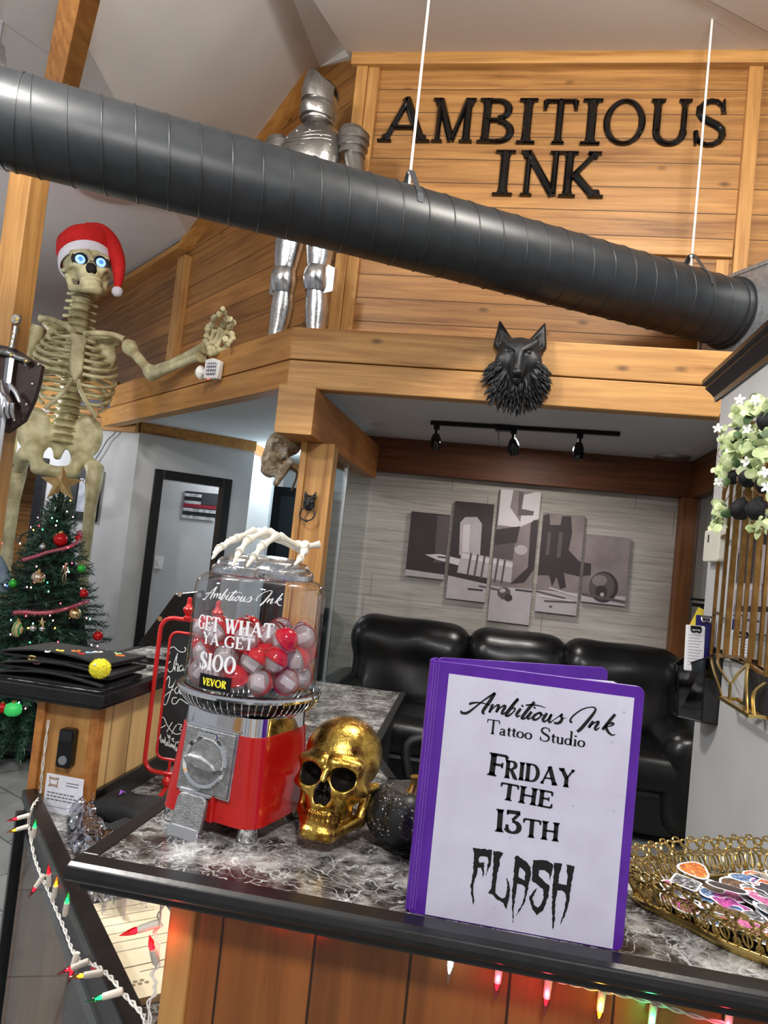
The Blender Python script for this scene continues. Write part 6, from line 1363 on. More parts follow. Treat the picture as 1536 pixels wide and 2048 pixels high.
# ---------------------------------------------------------------- suit of armour on the loft ledge
ARM = NT('tarnished plate armour'); v = ARM.pos(); f = ARM.noise(v, 14, 6, .7, 1.); ARM.p(Base_Color=ARM.mix(f, (.10, .09, .08, 1), (.62, .60, .57, 1)), Metallic=1.0, Roughness=ARM.ramp(f, [(.3, .5), (.7, .24)])); ARM.bump(ARM.noise(v, 60, 3), .3, .004); ARM = ARM.m
ARL = noisy('bright leg plate', (.50, .52, .54, 1), (.74, .75, .76, 1), 12, .24, 1.0, bump=.3, bscale=40)
kx = at_y(575, 652, 3.95)
t_ = thing('suit_of_armour', 'standing silver suit of armour with black crested helmet on the corner of the loft', 'suit of armour', (kx.x + .035, 3.98, 2.471), R(-14))
def er(cx, cy, z, rx, ry, n=20, p=2.2): return ring((cx, cy, z), rx, ry, n, p=p)
for sx in (-1, 1):
    x = sx * .105; xf_ = sx * .125
    MB().loft([er(xf_, -.02, .002, .05, .10), er(xf_, -.03, .03, .05, .11), er(xf_, .0, .075, .045, .065), er(xf_, .01, .11, .042, .05)]).build('sabaton', ARL, t_, smooth=50)
    MB().loft([er(xf_, .005, .10, .045, .05), er(xf_, .01, .16, .043, .046), er(x * 1.1, .02, .24, .055, .062), er(x * 1.05, .02, .34, .062, .068), er(x, .01, .42, .055, .058)]).build('greave', ARL, t_, smooth=50)
    b = MB().loft([er(x, -.0, .41, .060, .062), er(x, -.005, .44, .066, .074), er(x, -.008, .48, .068, .084), er(x, -.005, .52, .066, .076), er(x, 0, .55, .060, .064)])
    b.build('poleyn', ARL, t_, smooth=50)
    MB().loft([[(x + sx * (.05 + .05 * q), -.01 + .02 * q, .48 + s_ * (.085 - .02 * q)) for s_ in (-1, -.5, 0, .5, 1)] + [(x + sx * (.055 + .05 * q), .0 + .03 * q, .48 + s_ * (.085 - .02 * q)) for s_ in (1, .5, 0, -.5, -1)] for q in (0, .6, 1)]).build('knee_wing', ARL, t_, smooth=50)
    MB().loft([er(x, 0, .54, .060, .064), er(x * .98, 0, .62, .072, .074), er(x * .92, 0, .72, .080, .084), er(x * .85, 0, .84, .085, .09)]).build('cuisse', ARL, t_, smooth=50)
b = MB()
for k, (z, rx, ry) in enumerate(((.80, .19, .15), (.85, .18, .142), (.90, .168, .135))): b.loft([er(0, 0, z, rx + .012, ry + .012, 28), er(0, 0, z + .055, rx - .008, ry - .008, 28)])
b.build('fauld', ARM, t_, smooth=40)
MB().loft([er(0, 0, .93, .140, .11, 28), er(0, -.01, .99, .150, .125, 28), er(0, -.03, 1.08, .172, .150, 28), er(0, -.03, 1.18, .180, .155, 28), er(0, -.015, 1.27, .172, .135, 28), er(0, 0, 1.34, .125, .10, 28), er(0, 0, 1.365, .08, .075, 28)]).build('breastplate', ARM, t_, smooth=60)
b = MB()
for k in range(4): b.tube([((.181 - .012 * max(0, k - 1)) * math.sin(a), -.026 - (.156 - .012 * max(0, k - 1)) * math.cos(a), 1.165 + .026 * k - .03 * abs(math.sin(a)) * -1) for a in (R(-60 + 10 * i) for i in range(13))], .0045, 6)
for a in range(0, 360, 30): b.tube([(.05 * math.cos(R(a)) * q, -.182 - .004, 1.06 + .05 * math.sin(R(a)) * q) for q in (.4, 1.)], .003, 5)
b.ell((0, -.182, 1.06), (.016, .012, .016), 12, 8); b.build('chest_ornament', ARM, t_, smooth=60)
b = MB()
RV_ = mat('pale rivet', (.8, .78, .72, 1), .3, 1.)
for x, z in ((-.10, 1.28), (-.03, 1.30), (.05, 1.295), (.11, 1.27), (-.13, 1.23)): MB().ell((x, -.024 - .140 * math.sqrt(1 - (x / .18) ** 2), z - .04), .008, 8, 6).build('rivet', RV_, t_, smooth=180)
MB().loft([er(0, 0, 1.345, .085, .08), er(0, 0, 1.37, .072, .072), er(0, -.005, 1.40, .066, .068)]).build('gorget', ARM, t_, smooth=50)
MB().loft([er(0, .0, 1.385, .085, .095), er(0, .0, 1.42, .097, .112), er(0, .0, 1.47, .098, .116), er(0, .005, 1.52, .092, .108), er(0, .015, 1.56, .074, .086), er(0, .02, 1.59, .042, .05), er(0, .02, 1.60, .01, .012)]).build('helmet', ARM, t_, smooth=60)
MB().loft([[(.100 * math.sin(R(a)), -.118 * math.cos(R(a)) - f_ * max(0, math.cos(R(a))) ** 3, z) for a in range(-80, 81, 10)] + [(.090 * math.sin(R(a)), -.105 * math.cos(R(a)), z) for a in range(80, -81, -10)] for z, f_ in ((1.395, .008), (1.43, .030), (1.455, .022))]).build('chin_guard', ARM, t_, smooth=50)
MB().loft([[(.101 * math.sin(R(a)), -.120 * math.cos(R(a)) - f_ * max(0, math.cos(R(a))) ** 3, z + .055 * max(0, math.cos(R(a))) ** 6 * g_) for a in range(-75, 76, 10)] + [(.092 * math.sin(R(a)), -.108 * math.cos(R(a)), z + .05 * max(0, math.cos(R(a))) ** 6 * g_) for a in range(75, -76, -10)] for z, f_, g_ in ((1.480, .020, 0), (1.52, .035, .4), (1.575, .012, 1))]).build('visor', ARM, t_, smooth=50)
MB().loft([[(.09 * math.sin(R(a)), -.11 * math.cos(R(a)), z) for a in range(-80, 81, 10)] + [(.08 * math.sin(R(a)), -.095 * math.cos(R(a)), z) for a in range(80, -81, -10)] for z in (1.45, 1.485)]).build('eye_slit', M['black_matte'], t_)
MB().loft([[(.045 * math.cos(a), .02 + cy + .05 * math.sin(a), z) for a in (2 * PI * k / 14 for k in range(14))] for cy, z in ((-.04, 1.58), (-.03, 1.62), (.0, 1.64), (.05, 1.62))] ).ell((0, .025, 1.585), (.086, .105, .055), 16, 10).build('black_crest', M['black_gloss'], t_, smooth=60)
for sx in (-1, 1):
    b = MB()
    for k, (z, r_) in enumerate(((1.29, .085), (1.25, .088), (1.21, .083), (1.17, .074))): b.loft([er(sx * .235, .0, z + .045 - .02 * (k == 0), r_ * (.78 if k == 0 else .96), r_ * .95), er(sx * .24, 0, z, r_, r_)])
    b.build('pauldron', ARM, t_, smooth=40)
    el = Vector((sx * .30, -.02 if sx > 0 else .03, 1.00)); wr2 = Vector((sx * .20, -.20, .96)) if sx > 0 else Vector((sx * .30, -.20, .90))
    MB().tube([(sx * .245, 0, 1.18), Vector((sx * .27, 0, 1.09)), el], [.055, .052, .047], 16).build('upper_arm', ARM, t_, smooth=50)
    MB().ell(el, (.058, .062, .06), 16, 12).build('elbow_cop', ARM, t_, smooth=180)
    MB().tube([el, el.lerp(wr2, .5), wr2], [.046, .048, .036], 16).build('forearm', ARM, t_, smooth=50)
    g_ = MB(); d = (wr2 - el).normalized(); g_.tube([wr2 - d * .03, wr2, wr2 + d * .03], [.05, .046, .038], 14); g_.ell(wr2 + d * .06, (.036, .045, .04), 12, 10)
    for k in range(4): a = wr2 + d * .08 + Vector((0, 0, -.024 + .016 * k)); g_.tube([a, a + d * .04, a + d * .055 + Vector((-sx * .025, 0, -.012))], [.010, .0095, .008], 8)
    g_.tube([wr2 + d * .04 + Vector((-sx * .03, 0, .015)), wr2 + d * .075 + Vector((-sx * .042, 0, .02))], [.011, .008], 8); g_.build('gauntlet', ARM, t_, smooth=50)
# ---------------------------------------------------------------- wolf head
def wolf_sdf(X, Y, Z):
    ax = np.abs(X)
    d = d_ell(X, Y, Z, (0, -.10, .54), (.27, .25, .25)); d = su(d, d_ell(X, Y, Z, (0, -.16, .30), (.30, .17, .30)), .10)
    d = su(d, d_cap(X, Y, Z, (0, -.24, .52), (0, -.42, .27), .135, .082), .08); d = su(d, d_ell(X, Y, Z, (0, -.495, .262), (.060, .045, .040)), .012)
    d = su(d, d_cap(X, Y, Z, (0, -.25, .30), (0, -.39, .19), .09, .05), .03)
    d = su(d, d_cap(ax, Y, Z, (.045, -.37, .56), (.19, -.26, .70), .040, .04), .09); d = su(d, d_cap(X, Y, Z, (0, -.33, .62), (0, -.47, .34), .045, .042), .04)
    d = su(d, d_ell(ax, Y, Z, (.17, -.25, .46), (.11, .10, .11)), .06)
    e = d_cap(ax, Y, Z, (.075, -.40, .525), (.15, -.36, .565), .024); d = ss(d, e, .02)
    d = su(d, d_ell(ax, Y, Z, (.112, -.352, .545), (.028, .03, .016)), .008)
    ear = d_cap(ax, Y, Z, (.205, -.09, .72), (.275, -.10, .985), .125, .012); ear = ss(ear, d_cap(ax, Y, Z, (.215, -.22, .72), (.27, -.16, .92), .085, .006), .02)
    d = su(d, ear, .04); d = ss(d, d_cap(ax, Y, Z, (.01, -.46, .205), (.10, -.34, .26), .014), .01)
    return np.maximum(d, Y - .0)
WM_ = sdf_mesh(wolf_sdf, (-.42, -.68, -.06), (.42, .06, 1.03), 92)
BLKS = noisy('matte black resin', srgb(17, 18, 20), srgb(25, 26, 29), 20, .50, bump=.2, bscale=60)
def wolf(root, s):
    m = MB(); m.v = [(x * s, y * s, z * s) for x, y, z in WM_.v]; m.f = list(WM_.f); m.build('head', BLKS, root, smooth=180)
    r4 = random.Random(8); b = MB()
    for k in range(620):
        a = r4.uniform(-150, 150); q = r4.random(); zc_ = .40 - .12 * q; rr = .20 + .19 * q
        ang_ = R(a - 90); ux, uz = math.cos(ang_), math.sin(ang_)
        if uz > .52: continue
        p = Vector((ux * rr * .92, -.30 + .24 * q + r4.uniform(-.03, .03), zc_ + uz * rr * .95)); d = Vector((ux * .7, -.35 + .3 * q, uz * .6 - .75)).normalized(); L = r4.uniform(.08, .14); w_ = r4.uniform(.013, .022)
        c = Vector((r4.uniform(-.02, .02), -.02, -.02))
        b.tube([p * s, (p + d * L * .4 + c * .3) * s, (p + d * L * .75 + c * .4) * s, (p + d * L) * s], [w_ * s * .8, w_ * s, w_ * s * .6, .002 * s], 6)
    b.build('mane', BLKS, root, smooth=60)
p = at_y(1038, 735, 3.6); t_ = thing('wolf_head_sculpture', 'large black wolf head sculpture hung on the front board of the loft', 'wolf head', (p.x - .005, 3.599, 2.262))
wolf(t_, .385)
p = at_y(620, 1005, 3.784); t_ = thing('door_knocker', 'small black wolf head door knocker with a ring on the cedar post', 'door knocker', (p.x, 3.7845, p.z - .045))
m = MB(); s_ = .105; m.v = [(x * s_, y * s_, z * s_ + .0) for x, y, z in WM_.v]; m.f = list(WM_.f); m.build('head', BLKS, t_, smooth=180)
MB().tube([(.040 * math.sin(2 * PI * k / 28), -.030 + .006 * math.cos(2 * PI * k / 28), -.016 + .036 * math.cos(2 * PI * k / 28)) for k in range(28)], .0042, 8, closed=True).ell((0, -.034, -.053), (.009, .007, .008), 10, 8).build('ring', BLKS, t_, smooth=60)
# ---------------------------------------------------------------- animal skull on the beam
t2 = NT('stained animal bone'); v = t2.pos(); f = t2.noise(v, 22, 6, .7, 1.); t2.p(Base_Color=t2.ramp(f, [(.35, srgb(88, 64, 36)), (.5, srgb(150, 132, 104)), (.65, srgb(190, 182, 168))]), Roughness=.7); t2.bump(t2.noise(v, 50, 4), .4, .004)
def beast(X, Y, Z):
    ay = np.abs(Y)
    d = d_ell(X, Y, Z, (.02, 0, .12), (.085, .075, .07)); d = su(d, d_cap(X, Y, Z, (-.02, 0, .10), (-.06, 0, .0), .065, .05), .04); d = su(d, d_ell(X, Y, Z, (-.04, 0, -.02), (.06, .05, .055)), .03)
    d = su(d, d_cap(X, ay, Z, (.02, .06, .06), (-.05, .05, .02), .022, .018), .02); d = su(d, d_cap(X, ay, Z, (.05, .04, .02), (-.01, .03, -.10), .022, .016), .02)
    d = ss(d, d_ell(X, ay, Z, (-.025, .07, .085), (.028, .03, .026)), .01); d = ss(d, d_ell(X, Y, Z, (-.115, 0, -.01), (.03, .03, .03)), .01); d = ss(d, d_cap(X, Y, Z, (.06, 0, .05), (-.02, 0, -.07), .018), .01)
    for k in range(4): d = su(d, d_cap(X, ay, Z, (-.02 + .02 * k, .035, -.045 + .016 * k), (.0 + .02 * k, .035, -.062 + .016 * k), .007, .004), .004)
    return d
p = at_y(562, 912, 3.88); t_ = thing('animal_skull', 'weathered animal skull hanging at the side of the cedar post under the beam', 'animal skull', (p.x - .0, 3.88, p.z - .05), R(18))
m = sdf_mesh(beast, (-.16, -.12, -.15), (.14, .12, .22), 70); m.build('skull_bone', t2.m, t_, smooth=180)
MB().tube(smooth_path([(.05, 0, .0), (.095, 0, -.03), (.085, 0, -.10), (.075, 0, -.13)], 5), .006, 8).build('hanging_strap', mat('brown strap', srgb(80, 58, 34), .7), t_)
# ---------------------------------------------------------------- security lamp, sensor and rail on the left loft
def on45(px, py, off=0.0): return at_plane(px, py, r0 - N45 * off, N45)
p = on45(432, 740, .03); t_ = thing('security_lamp', 'white security lamp with a grid of small diodes on the angled loft board', 'security lamp', p, math.atan2(D45.y, D45.x) + PI + R(24))
MB().prism([(-.055, -.06), (.05, -.06), (.055, .045), (.0, .062), (-.055, .052)], -.04, .0, 'y').build('lamp_head', M['white_plastic'], t_, bevel=.005)
MB().prism(rrect(.070, .072, .008, 4, .0, -.004), -.043, -.040, 'y').build('reflector', mat('grey reflector', srgb(120, 122, 130), .3), t_)
for i in range(4):
    for j in range(3): MB().ell((-.026 + .0175 * i, -.044, -.026 + .022 * j), (.0065, .003, .0065), 10, 6).build('diode', mat('diode', srgb(232, 232, 238), .2) if (i, j) == (0, 0) else bpy.data.materials['diode'], t_, smooth=180)
MB().tube([(-.055, -.02, -.02), (-.085, -.02, -.02)], .018, 12).tube([(-.08, -.02, -.02), (-.095, -.02, -.02), (-.115, -.02, -.02)], [.028, .042, .030], 18).build('sensor_dome', M['white_plastic'], t_, smooth=50)
MB().ell((-.02, -.035, -.063), (.006, .005, .004), 8, 6).build('red_indicator', emit('red indicator', (1, .05, .03, 1), 4), t_)
MB().box(-.02, 0, -.03, .03, .055, .03).build('bracket', M['white_plastic'], t_)
p = at_y(249, 828, 5.55); t_ = thing('motion_sensor', 'white motion sensor under the grey rail at the corner of the hall', 'sensor', p)
MB().box(-.032, -.03, -.065, .032, .03, .065).build('housing', M['white_plastic'], t_, bevel=.008)
MB().tube(smooth_path([at_y(*q, 5.64) - p for q in ((236, 850), (228, 868), (215, 880), (200, 905), (180, 935), (165, 965))], 5), .004, 6).build('cord', mat('grey cord', srgb(90, 92, 98), .6), t_)
a, c = at_y(150, 803, 5.52), at_y(264, 815, 5.52); o = MB().bar(a - a, c - a, .05, .055).build('grey_rail', mat('grey blue rail', srgb(92, 96, 108), .5), None, bevel=.004); o.location = a; tag(o, 'grey rail end above the trim of the left hall behind the skeleton', 'rail')
# ---------------------------------------------------------------- flag, switch, framed picture in the hall
p = at_y(400, 1010, 6.985); t_ = thing('flag_plaque', 'small weathered striped flag plaque with one red stripe on the corridor wall', 'flag', p)
x0 = at_y(367, 1010, 6.985).x - p.x; x1 = at_y(433, 1010, 6.985).x - p.x; hh = .125
MB().box(x0, 0, -hh, x1, .012, hh).build('board', mat('flag black', srgb(28, 28, 30), .6), t_)
for k in range(4):
    z = hh - .036 - .072 * k
    if k == 2: z -= .0
    xs = x0 + (x1 - x0) * (.0 if k < 2 else 0); xe = x0 + (x1 - x0) * (.52 if k < 2 else 1.0)
    MB().box(xs, -.003, z - .016, xe, 0, z + .016).build('stripe', noisy('worn white stripe', srgb(206, 206, 208), srgb(130, 130, 134), 16, .6) if k == 0 else bpy.data.materials['worn white stripe'], t_)
MB().box(x0, -.004, -.030, x1, 0, .004).build('red_stripe', mat('dark red stripe', srgb(140, 36, 50), .6), t_)
MB().box(x0 + (x1 - x0) * .54, -.003, .008, x1, 0, hh).build('canton', mat('dark grey canton', srgb(58, 58, 62), .6), t_)
p = at_y(317, 1125, 6.99); t_ = thing('light_switch', 'white light switch on the corridor wall inside the black door frame', 'switch', p)
MB().prism(rrect(.085, .125, .008), -.006, .004, 'y').build('plate', M['white_plastic'], t_, bevel=.002); MB().box(-.012, -.011, -.022, .012, -.006, .022).build('rocker', M['white_plastic'], t_, bevel=.002)
q0, q1 = at_y(137, 930, 5.655), at_y(205, 1046, 5.655); xa = at_y(135, 990, 5.655).x; xb = at_y(199, 990, 5.655).x; t_ = thing('framed_picture', 'black framed picture with a pale print on the hall wall behind the skeleton', 'picture', ((xa + xb) / 2, 5.668, at_y(170, 990, 5.655).z))
wx = (xb - xa) / 2; wz = .21
MB().box(-wx, -.025, -wz, wx, -.0, -wz + .07).box(-wx, -.025, wz - .07, wx, 0, wz).box(-wx, -.025, -wz + .07, -wx + .085, 0, wz - .07).box(wx - .085, -.025, -wz + .07, wx, 0, wz - .07).build('frame', M['black_matte'], t_)
MB().box(-wx + .08, -.012, -wz + .06, wx - .08, -.004, wz - .06).build('print', noisy('pale print', srgb(206, 208, 216), srgb(150, 156, 170), 12, .5), t_)
# ---------------------------------------------------------------- giant skeleton in the left hall
SY = 4.88
root = thing('giant_skeleton', 'towering bone coloured skeleton figure with glowing blue eyes behind the christmas tree', 'skeleton', (-3.19, SY, 0), R(33))
RINV = root.matrix_basis.inverted() if False else (Matrix.Rotation(-R(33), 4, 'Z') @ Matrix.Translation(-Vector((-3.19, SY, 0))))
def G(px, py, dy=0.0): return RINV @ at_y(px, py, SY + dy)
def gpart(mb, name, m=BONE, sm=60): return mb.build(name, m, root, smooth=sm)
# spine
def vert(p, r_, h_, d=None):
    b = MB(); b.lathe([(0, -h_ / 2), (r_ * .9, -h_ / 2), (r_ * 1.08, -h_ * .36), (r_ * .82, -h_ * .1), (r_ * .82, h_ * .1), (r_ * 1.08, h_ * .36), (r_ * .9, h_ / 2), (0, h_ / 2)], 18, p)
    b.tube([p + Vector((0, r_ * .7, 0)), p + Vector((0, r_ * 1.7, -h_ * .3))], [r_ * .3, r_ * .16], 8)
    for s_ in (-1, 1): b.tube([p + Vector((s_ * r_ * .6, r_ * .4, 0)), p + Vector((s_ * r_ * 1.55, r_ * .7, 0))], [r_ * .25, r_ * .13], 8)
    return b
sp_ = [G(168, 582, .05), G(160, 625, .05), G(155, 670, .06), G(152, 715, .12), G(146, 760, .13), G(138, 805, .10), G(130, 850, .06), G(126, 888, .05)]
path = smooth_path(sp_, 8); L = [0]
for a, c in zip(path, path[1:]): L.append(L[-1] + (c - a).length)
nv = 21
for k in range(nv):
    t = L[-1] * (k + .5) / nv; i = max(j for j in range(len(L)) if L[j] <= t); i = min(i, len(path) - 2); p = path[i].lerp(path[i + 1], (t - L[i]) / (L[i + 1] - L[i]))
    gpart(vert(p, .070 + .014 * k / nv, L[-1] / nv * .94), 'vertebra')
# ribs and sternum
sc0, sc1 = G(158, 672, -.12), G(150, 757, -.14)
gpart(MB().loft([ring(sc0.lerp(sc1, f_), w_, .022, 14, p=3) for f_, w_ in ((-.02, .042), (.08, .058), (.22, .044), (.5, .047), (.8, .044), (.95, .024), (1.05, .010))]), 'sternum')
for s_ in (-1, 1):
    for k in range(10):
        f_ = k / 9; zb = G(153, 676, .1).z - .048 * k; rx = (.15, .20, .235, .26, .275, .28, .28, .27, .255, .23)[k]; ry = (.10, .14, .16, .175, .18, .18, .175, .17, .16, .15)[k]
        cx = (sc0.x + (sc1.x - sc0.x) * f_); cy = .02; drop = .09 + .012 * k
        att = sc0.lerp(sc1, .04 + .165 * k) if k < 6 else sc1 + Vector((s_ * (.025 + .042 * (k - 6)), .012 * (k - 6), -.035 - .062 * (k - 6)))
        zf_ = att.z - .012; zk_ = .13 + .010 * k; pts = []
        for a in (84, 60, 35, 10, -15, -38):
            ca, sa = math.cos(R(a)), math.sin(R(a)); pts.append(Vector((cx + s_ * rx * ca, cy + ry * sa, zf_ + zk_ * (1 + sa) / 2)))
        if k < 9:
            e = att + Vector((s_ * (.045 if k < 6 else .0), 0, 0)); m_ = pts[-1].lerp(e, .5) + Vector((s_ * .015, -.03, -.012)); pts += [m_, e]
        P = smooth_path(pts, 5); n_ = len(P)
        gpart(MB().tube(P, [.0115 + .004 * math.sin(PI * i / n_) for i in range(n_)], 8), 'rib')
    gpart(MB().tube(smooth_path([sc1 + Vector((s_ * .02, 0, .0)), sc1 + Vector((s_ * .05, .012, -.08)), sc1 + Vector((s_ * .11, .03, -.165)), sc1 + Vector((s_ * .165, .06, -.235))], 5), [.016] * 16, 8), 'costal_arch')
    # collar bone, shoulder blade
    sh = G(80, 648, -.02) if s_ < 0 else G(248, 690, -.02)
    gpart(MB().tube(smooth_path([sc0 + Vector((s_ * .04, -.01, .02)), (sc0.lerp(sh, .35)) + Vector((0, -.04, .035)), sc0.lerp(sh, .75) + Vector((0, .02, .06)), sh + Vector((0, .02, .045))], 5), [.026] + [.021] * 14 + [.03], 10), 'collarbone')
    bl_ = sdf_mesh(lambda X, Y, Z: su(d_ell(X, Y, Z, (-.06 * s_, .02, -.10), (.09, .022, .13)), d_cap(X, Y, Z, (-.16 * s_, .04, .03), (.02 * s_, 0, .02), .025, .035), .03), (-.26, -.06, -.30), (.26, .10, .10), 40)
    bl_.v = [tuple(Vector(p) + sh + Vector((-s_ * .06, .15, .03))) for p in bl_.v]; gpart(bl_, 'shoulder_blade', sm=180)
# pelvis
def pelv(X, Y, Z):
    ax = np.abs(X); d = d_ell(ax, Y, Z, (.175, .04, .10), (.115, .055, .16)); d = ss(d, d_ell(ax, Y, Z, (.165, -.06, .13), (.085, .075, .11)), .04)
    d = su(d, d_cap(ax, Y, Z, (.09, .07, .06), (.15, .03, -.04), .05, .055), .05); d = su(d, d_cap(ax, Y, Z, (.15, .0, -.05), (.115, -.03, -.17), .05, .042), .04); d = su(d, d_cap(ax, Y, Z, (.115, -.03, -.17), (.0, -.06, -.19), .045, .045), .03)
    d = su(d, d_cap(X, Y, Z, (0, .07, .10), (0, .08, -.06), .075, .03), .04); d = su(d, d_cap(ax, Y, Z, (.17, .0, -.06), (.215, -.01, -.09), .06, .05), .03)
    return d
pm_ = sdf_mesh(pelv, (-.36, -.18, -.28), (.36, .18, .30), 76); pc = G(117, 893, 0)
pm_.v = [tuple(Vector(p) + pc + Vector((0, 0, 0))) for p in pm_.v]; gpart(pm_, 'pelvis', sm=180)
# legs
for s_, pts in ((-1, [(36, 940), (14, 1130), (-40, 1330)]), (1, [(190, 945), (166, 1140), (128, 1340)])):
    hp_ = G(*pts[0]); kn = G(*pts[1]); kn.z = hp_.z * .52; kn.x = hp_.x + s_ * .0; kn.y = hp_.y - .02; an = Vector((kn.x + s_ * .02, kn.y + .05, .10))
    j = pc + Vector((s_ * .215, -.01, -.09))
    gpart(MB().tube([j, hp_ + Vector((0, 0, .02)), hp_ + Vector((0, 0, -.05)), hp_.lerp(kn, .25), hp_.lerp(kn, .6), hp_.lerp(kn, .85), kn + Vector((0, 0, .05)), kn], [.05, .062, .060, .042, .038, .044, .066, .05], 14), 'thigh_bone')
    gpart(MB().tube([kn - Vector((0, 0, .02)), kn - Vector((0, 0, .07)), kn.lerp(an, .25), kn.lerp(an, .7), an.lerp(kn, .05), an], [.05, .065, .040, .032, .042, .038], 14), 'shin_bone')
    b = MB(); b.ell(an + Vector((0, .04, -.04)), (.05, .08, .05), 12, 8)
    for k in range(5): bone(b, an + Vector((-.03 + .015 * k, -.04, -.04)), Vector((an.x - .06 + .03 * k, an.y - .30 + .012 * abs(k - 1), .03)), .016, 1.3, 8)
    gpart(b, 'foot_bones')
# arms
sR = G(256, 690, -.02); eR = G(303, 747, -.30); wR = G(408, 704, -.66)
gpart(MB().tube([sR, sR.lerp(eR, .10), sR.lerp(eR, .3), sR.lerp(eR, .75), sR.lerp(eR, .93), eR], [.045, .058, .036, .030, .046, .035], 14), 'upper_arm_bone')
b = MB(); b.ell(eR, (.046, .046, .046), 14, 10); gpart(b, 'elbow', sm=180)
off = Vector((.0, .0, .026))
gpart(MB().tube([eR - off * .6, eR.lerp(wR, .1) - off * .6, eR.lerp(wR, .4) - off * .7, eR.lerp(wR, .8) - off * .6, eR.lerp(wR, .97) - off], [.036, .034, .024, .024, .034], 12), 'forearm_bone'); gpart(MB().tube([eR + off, eR.lerp(wR, .1) + off * .5, eR.lerp(wR, .4) + off * .6, eR.lerp(wR, .8) + off, wR + off], [.032, .032, .022, .024, .036], 12), 'forearm_bone')
sL = G(74, 652, 0); eL = G(38, 775, -.02); wL = G(20, 930, -.1)
gpart(MB().tube([sL, sL.lerp(eL, .1), sL.lerp(eL, .4), sL.lerp(eL, .9), eL], [.045, .055, .034, .044, .035], 12), 'upper_arm_bone'); gpart(MB().tube([eL, eL.lerp(wL, .4), wL], [.04, .026, .034], 12), 'forearm_bone')
def Hh(zx, zy, dy=0): return G(370 + zx / 10.775, 600 + zy / 10.775, -.70 + dy)
b = MB()
for q in ((460, 900), (500, 960), (540, 1050), (580, 930), (620, 1060), (560, 1150), (640, 1130)): b.ell(Hh(*q), (.024, .022, .022), 10, 8)
gpart(b, 'wrist_bones', sm=180)
b = MB()
for a, c in (((470, 800), (500, 610)), ((560, 870), (650, 620)), ((620, 960), (790, 600)), ((680, 1020), (860, 690)), ((720, 1090), (900, 1060))): bone(b, Hh(*a), Hh(*c, -.03), .016, 1.4, 8)
gpart(b, 'palm_bones')
for pts in ([(510, 590), (600, 540), (630, 380), (745, 295)], [(640, 610), (560, 560), (630, 370), (740, 300)], [(800, 590), (840, 520), (905, 400), (840, 250), (812, 180)], [(920, 680), (970, 560), (1050, 480), (970, 400)], [(900, 690), (1010, 740), (1030, 830), (960, 900), (920, 960)], [(890, 1060), (900, 900), (870, 830)]):
    b = MB(); P = [Hh(*q, -.05 * i) for i, q in enumerate(pts)]
    for i, (a, c) in enumerate(zip(P, P[1:])): bone(b, a, c, .0155 - .0018 * i, 1.4, 8)
    gpart(b, 'finger')
# head
SS = .468; hm = Matrix.Translation(G(176, 598, -.02)) @ Matrix.Rotation(R(8), 4, 'Z') @ Matrix.Rotation(R(-7), 4, 'Y') @ Matrix.Rotation(R(-6), 4, 'X')
DARKB = mat('dark socket and shade', srgb(14, 12, 12), .7)  # for the eye discs and for shade painted into the hollows
SK = sdf_mesh(lambda X, Y, Z: skull_sdf(X, Y, Z, False), (-.45, -.52, -.04), (.45, .64, 1.04), 96)
hd = skull_copy(SS); gpart(MB().ell(hm @ Vector((0, -.07 * SS + .02, .24 * SS)), (.15 * SS, .17 * SS, .15 * SS), 16, 12), 'mouth_shade_core', DARKB, 180)  # solid dark core stands in for the shade inside the mouth
hd.xf(hm @ Matrix.Translation((0, .02, 0)))
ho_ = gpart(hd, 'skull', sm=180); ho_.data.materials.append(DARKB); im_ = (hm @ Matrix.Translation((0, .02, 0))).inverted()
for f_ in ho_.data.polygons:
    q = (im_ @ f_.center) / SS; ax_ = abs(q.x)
    if (-.36 < q.y < -.05 and ((ax_ - .148) / .108) ** 2 + ((q.z - .495) / .094) ** 2 < 1) or (((ax_ - .02) / .06) ** 2 + ((q.z - .36) / .09) ** 2 < 1 and -.38 < q.y < -.05): f_.material_index = 1  # shade coloured onto faces deep in the sockets and nose
b = MB()
for zt_, hh_ in ((.205, .026), (.150, .022)):
    for k in range(-4, 5):
        a = R(k * 15.5); b.ell(hm @ (Vector((.140 * math.sin(a), -.245 - .160 * math.cos(a), zt_)) * SS + Vector((0, .02, 0))), (.0095, .0085, hh_ * SS), 8, 6)
gpart(b, 'teeth', noisy('ivory teeth', srgb(232, 226, 186), srgb(216, 208, 160), 20, .4), 180)
EYE_M = NT('glowing blue eye'); v = EYE_M.pos(); 
for s_ in (-1, 1):
    c = hm @ Vector((s_ * .148 * SS, (-.315) * SS + .02, .495 * SS)); fw = (hm.to_3x3() @ Vector((0, -1, 0)))
    rot = fw.to_track_quat('Z', 'Y').to_matrix()
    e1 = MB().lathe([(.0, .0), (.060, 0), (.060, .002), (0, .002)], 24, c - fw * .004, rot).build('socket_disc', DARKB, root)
    e2 = MB().lathe([(0, 0), (.034, 0), (.031, .008), (0.0, .010)], 24, c, rot).build('eye', emit('eye pale glow', (.30, .52, 1, 1), .85) if s_ < 0 else bpy.data.materials['eye pale glow'], root, smooth=180)
    MB().lathe([(0, .0104), (.016, .0104), (.013, .0125), (0, .013)], 20, c, rot).build('pupil', emit('eye blue glow', (.05, .20, .80, 1), .7) if s_ < 0 else bpy.data.materials['eye blue glow'], e2, smooth=180)
nc = hm @ Vector((0, -.36 * SS + .02, .36 * SS)); gpart(MB().ell(nc, (.034, .03, .040), 14, 10), 'nose_shade_core', DARKB, 180)  # dark plug in place of the shade in the nose hole
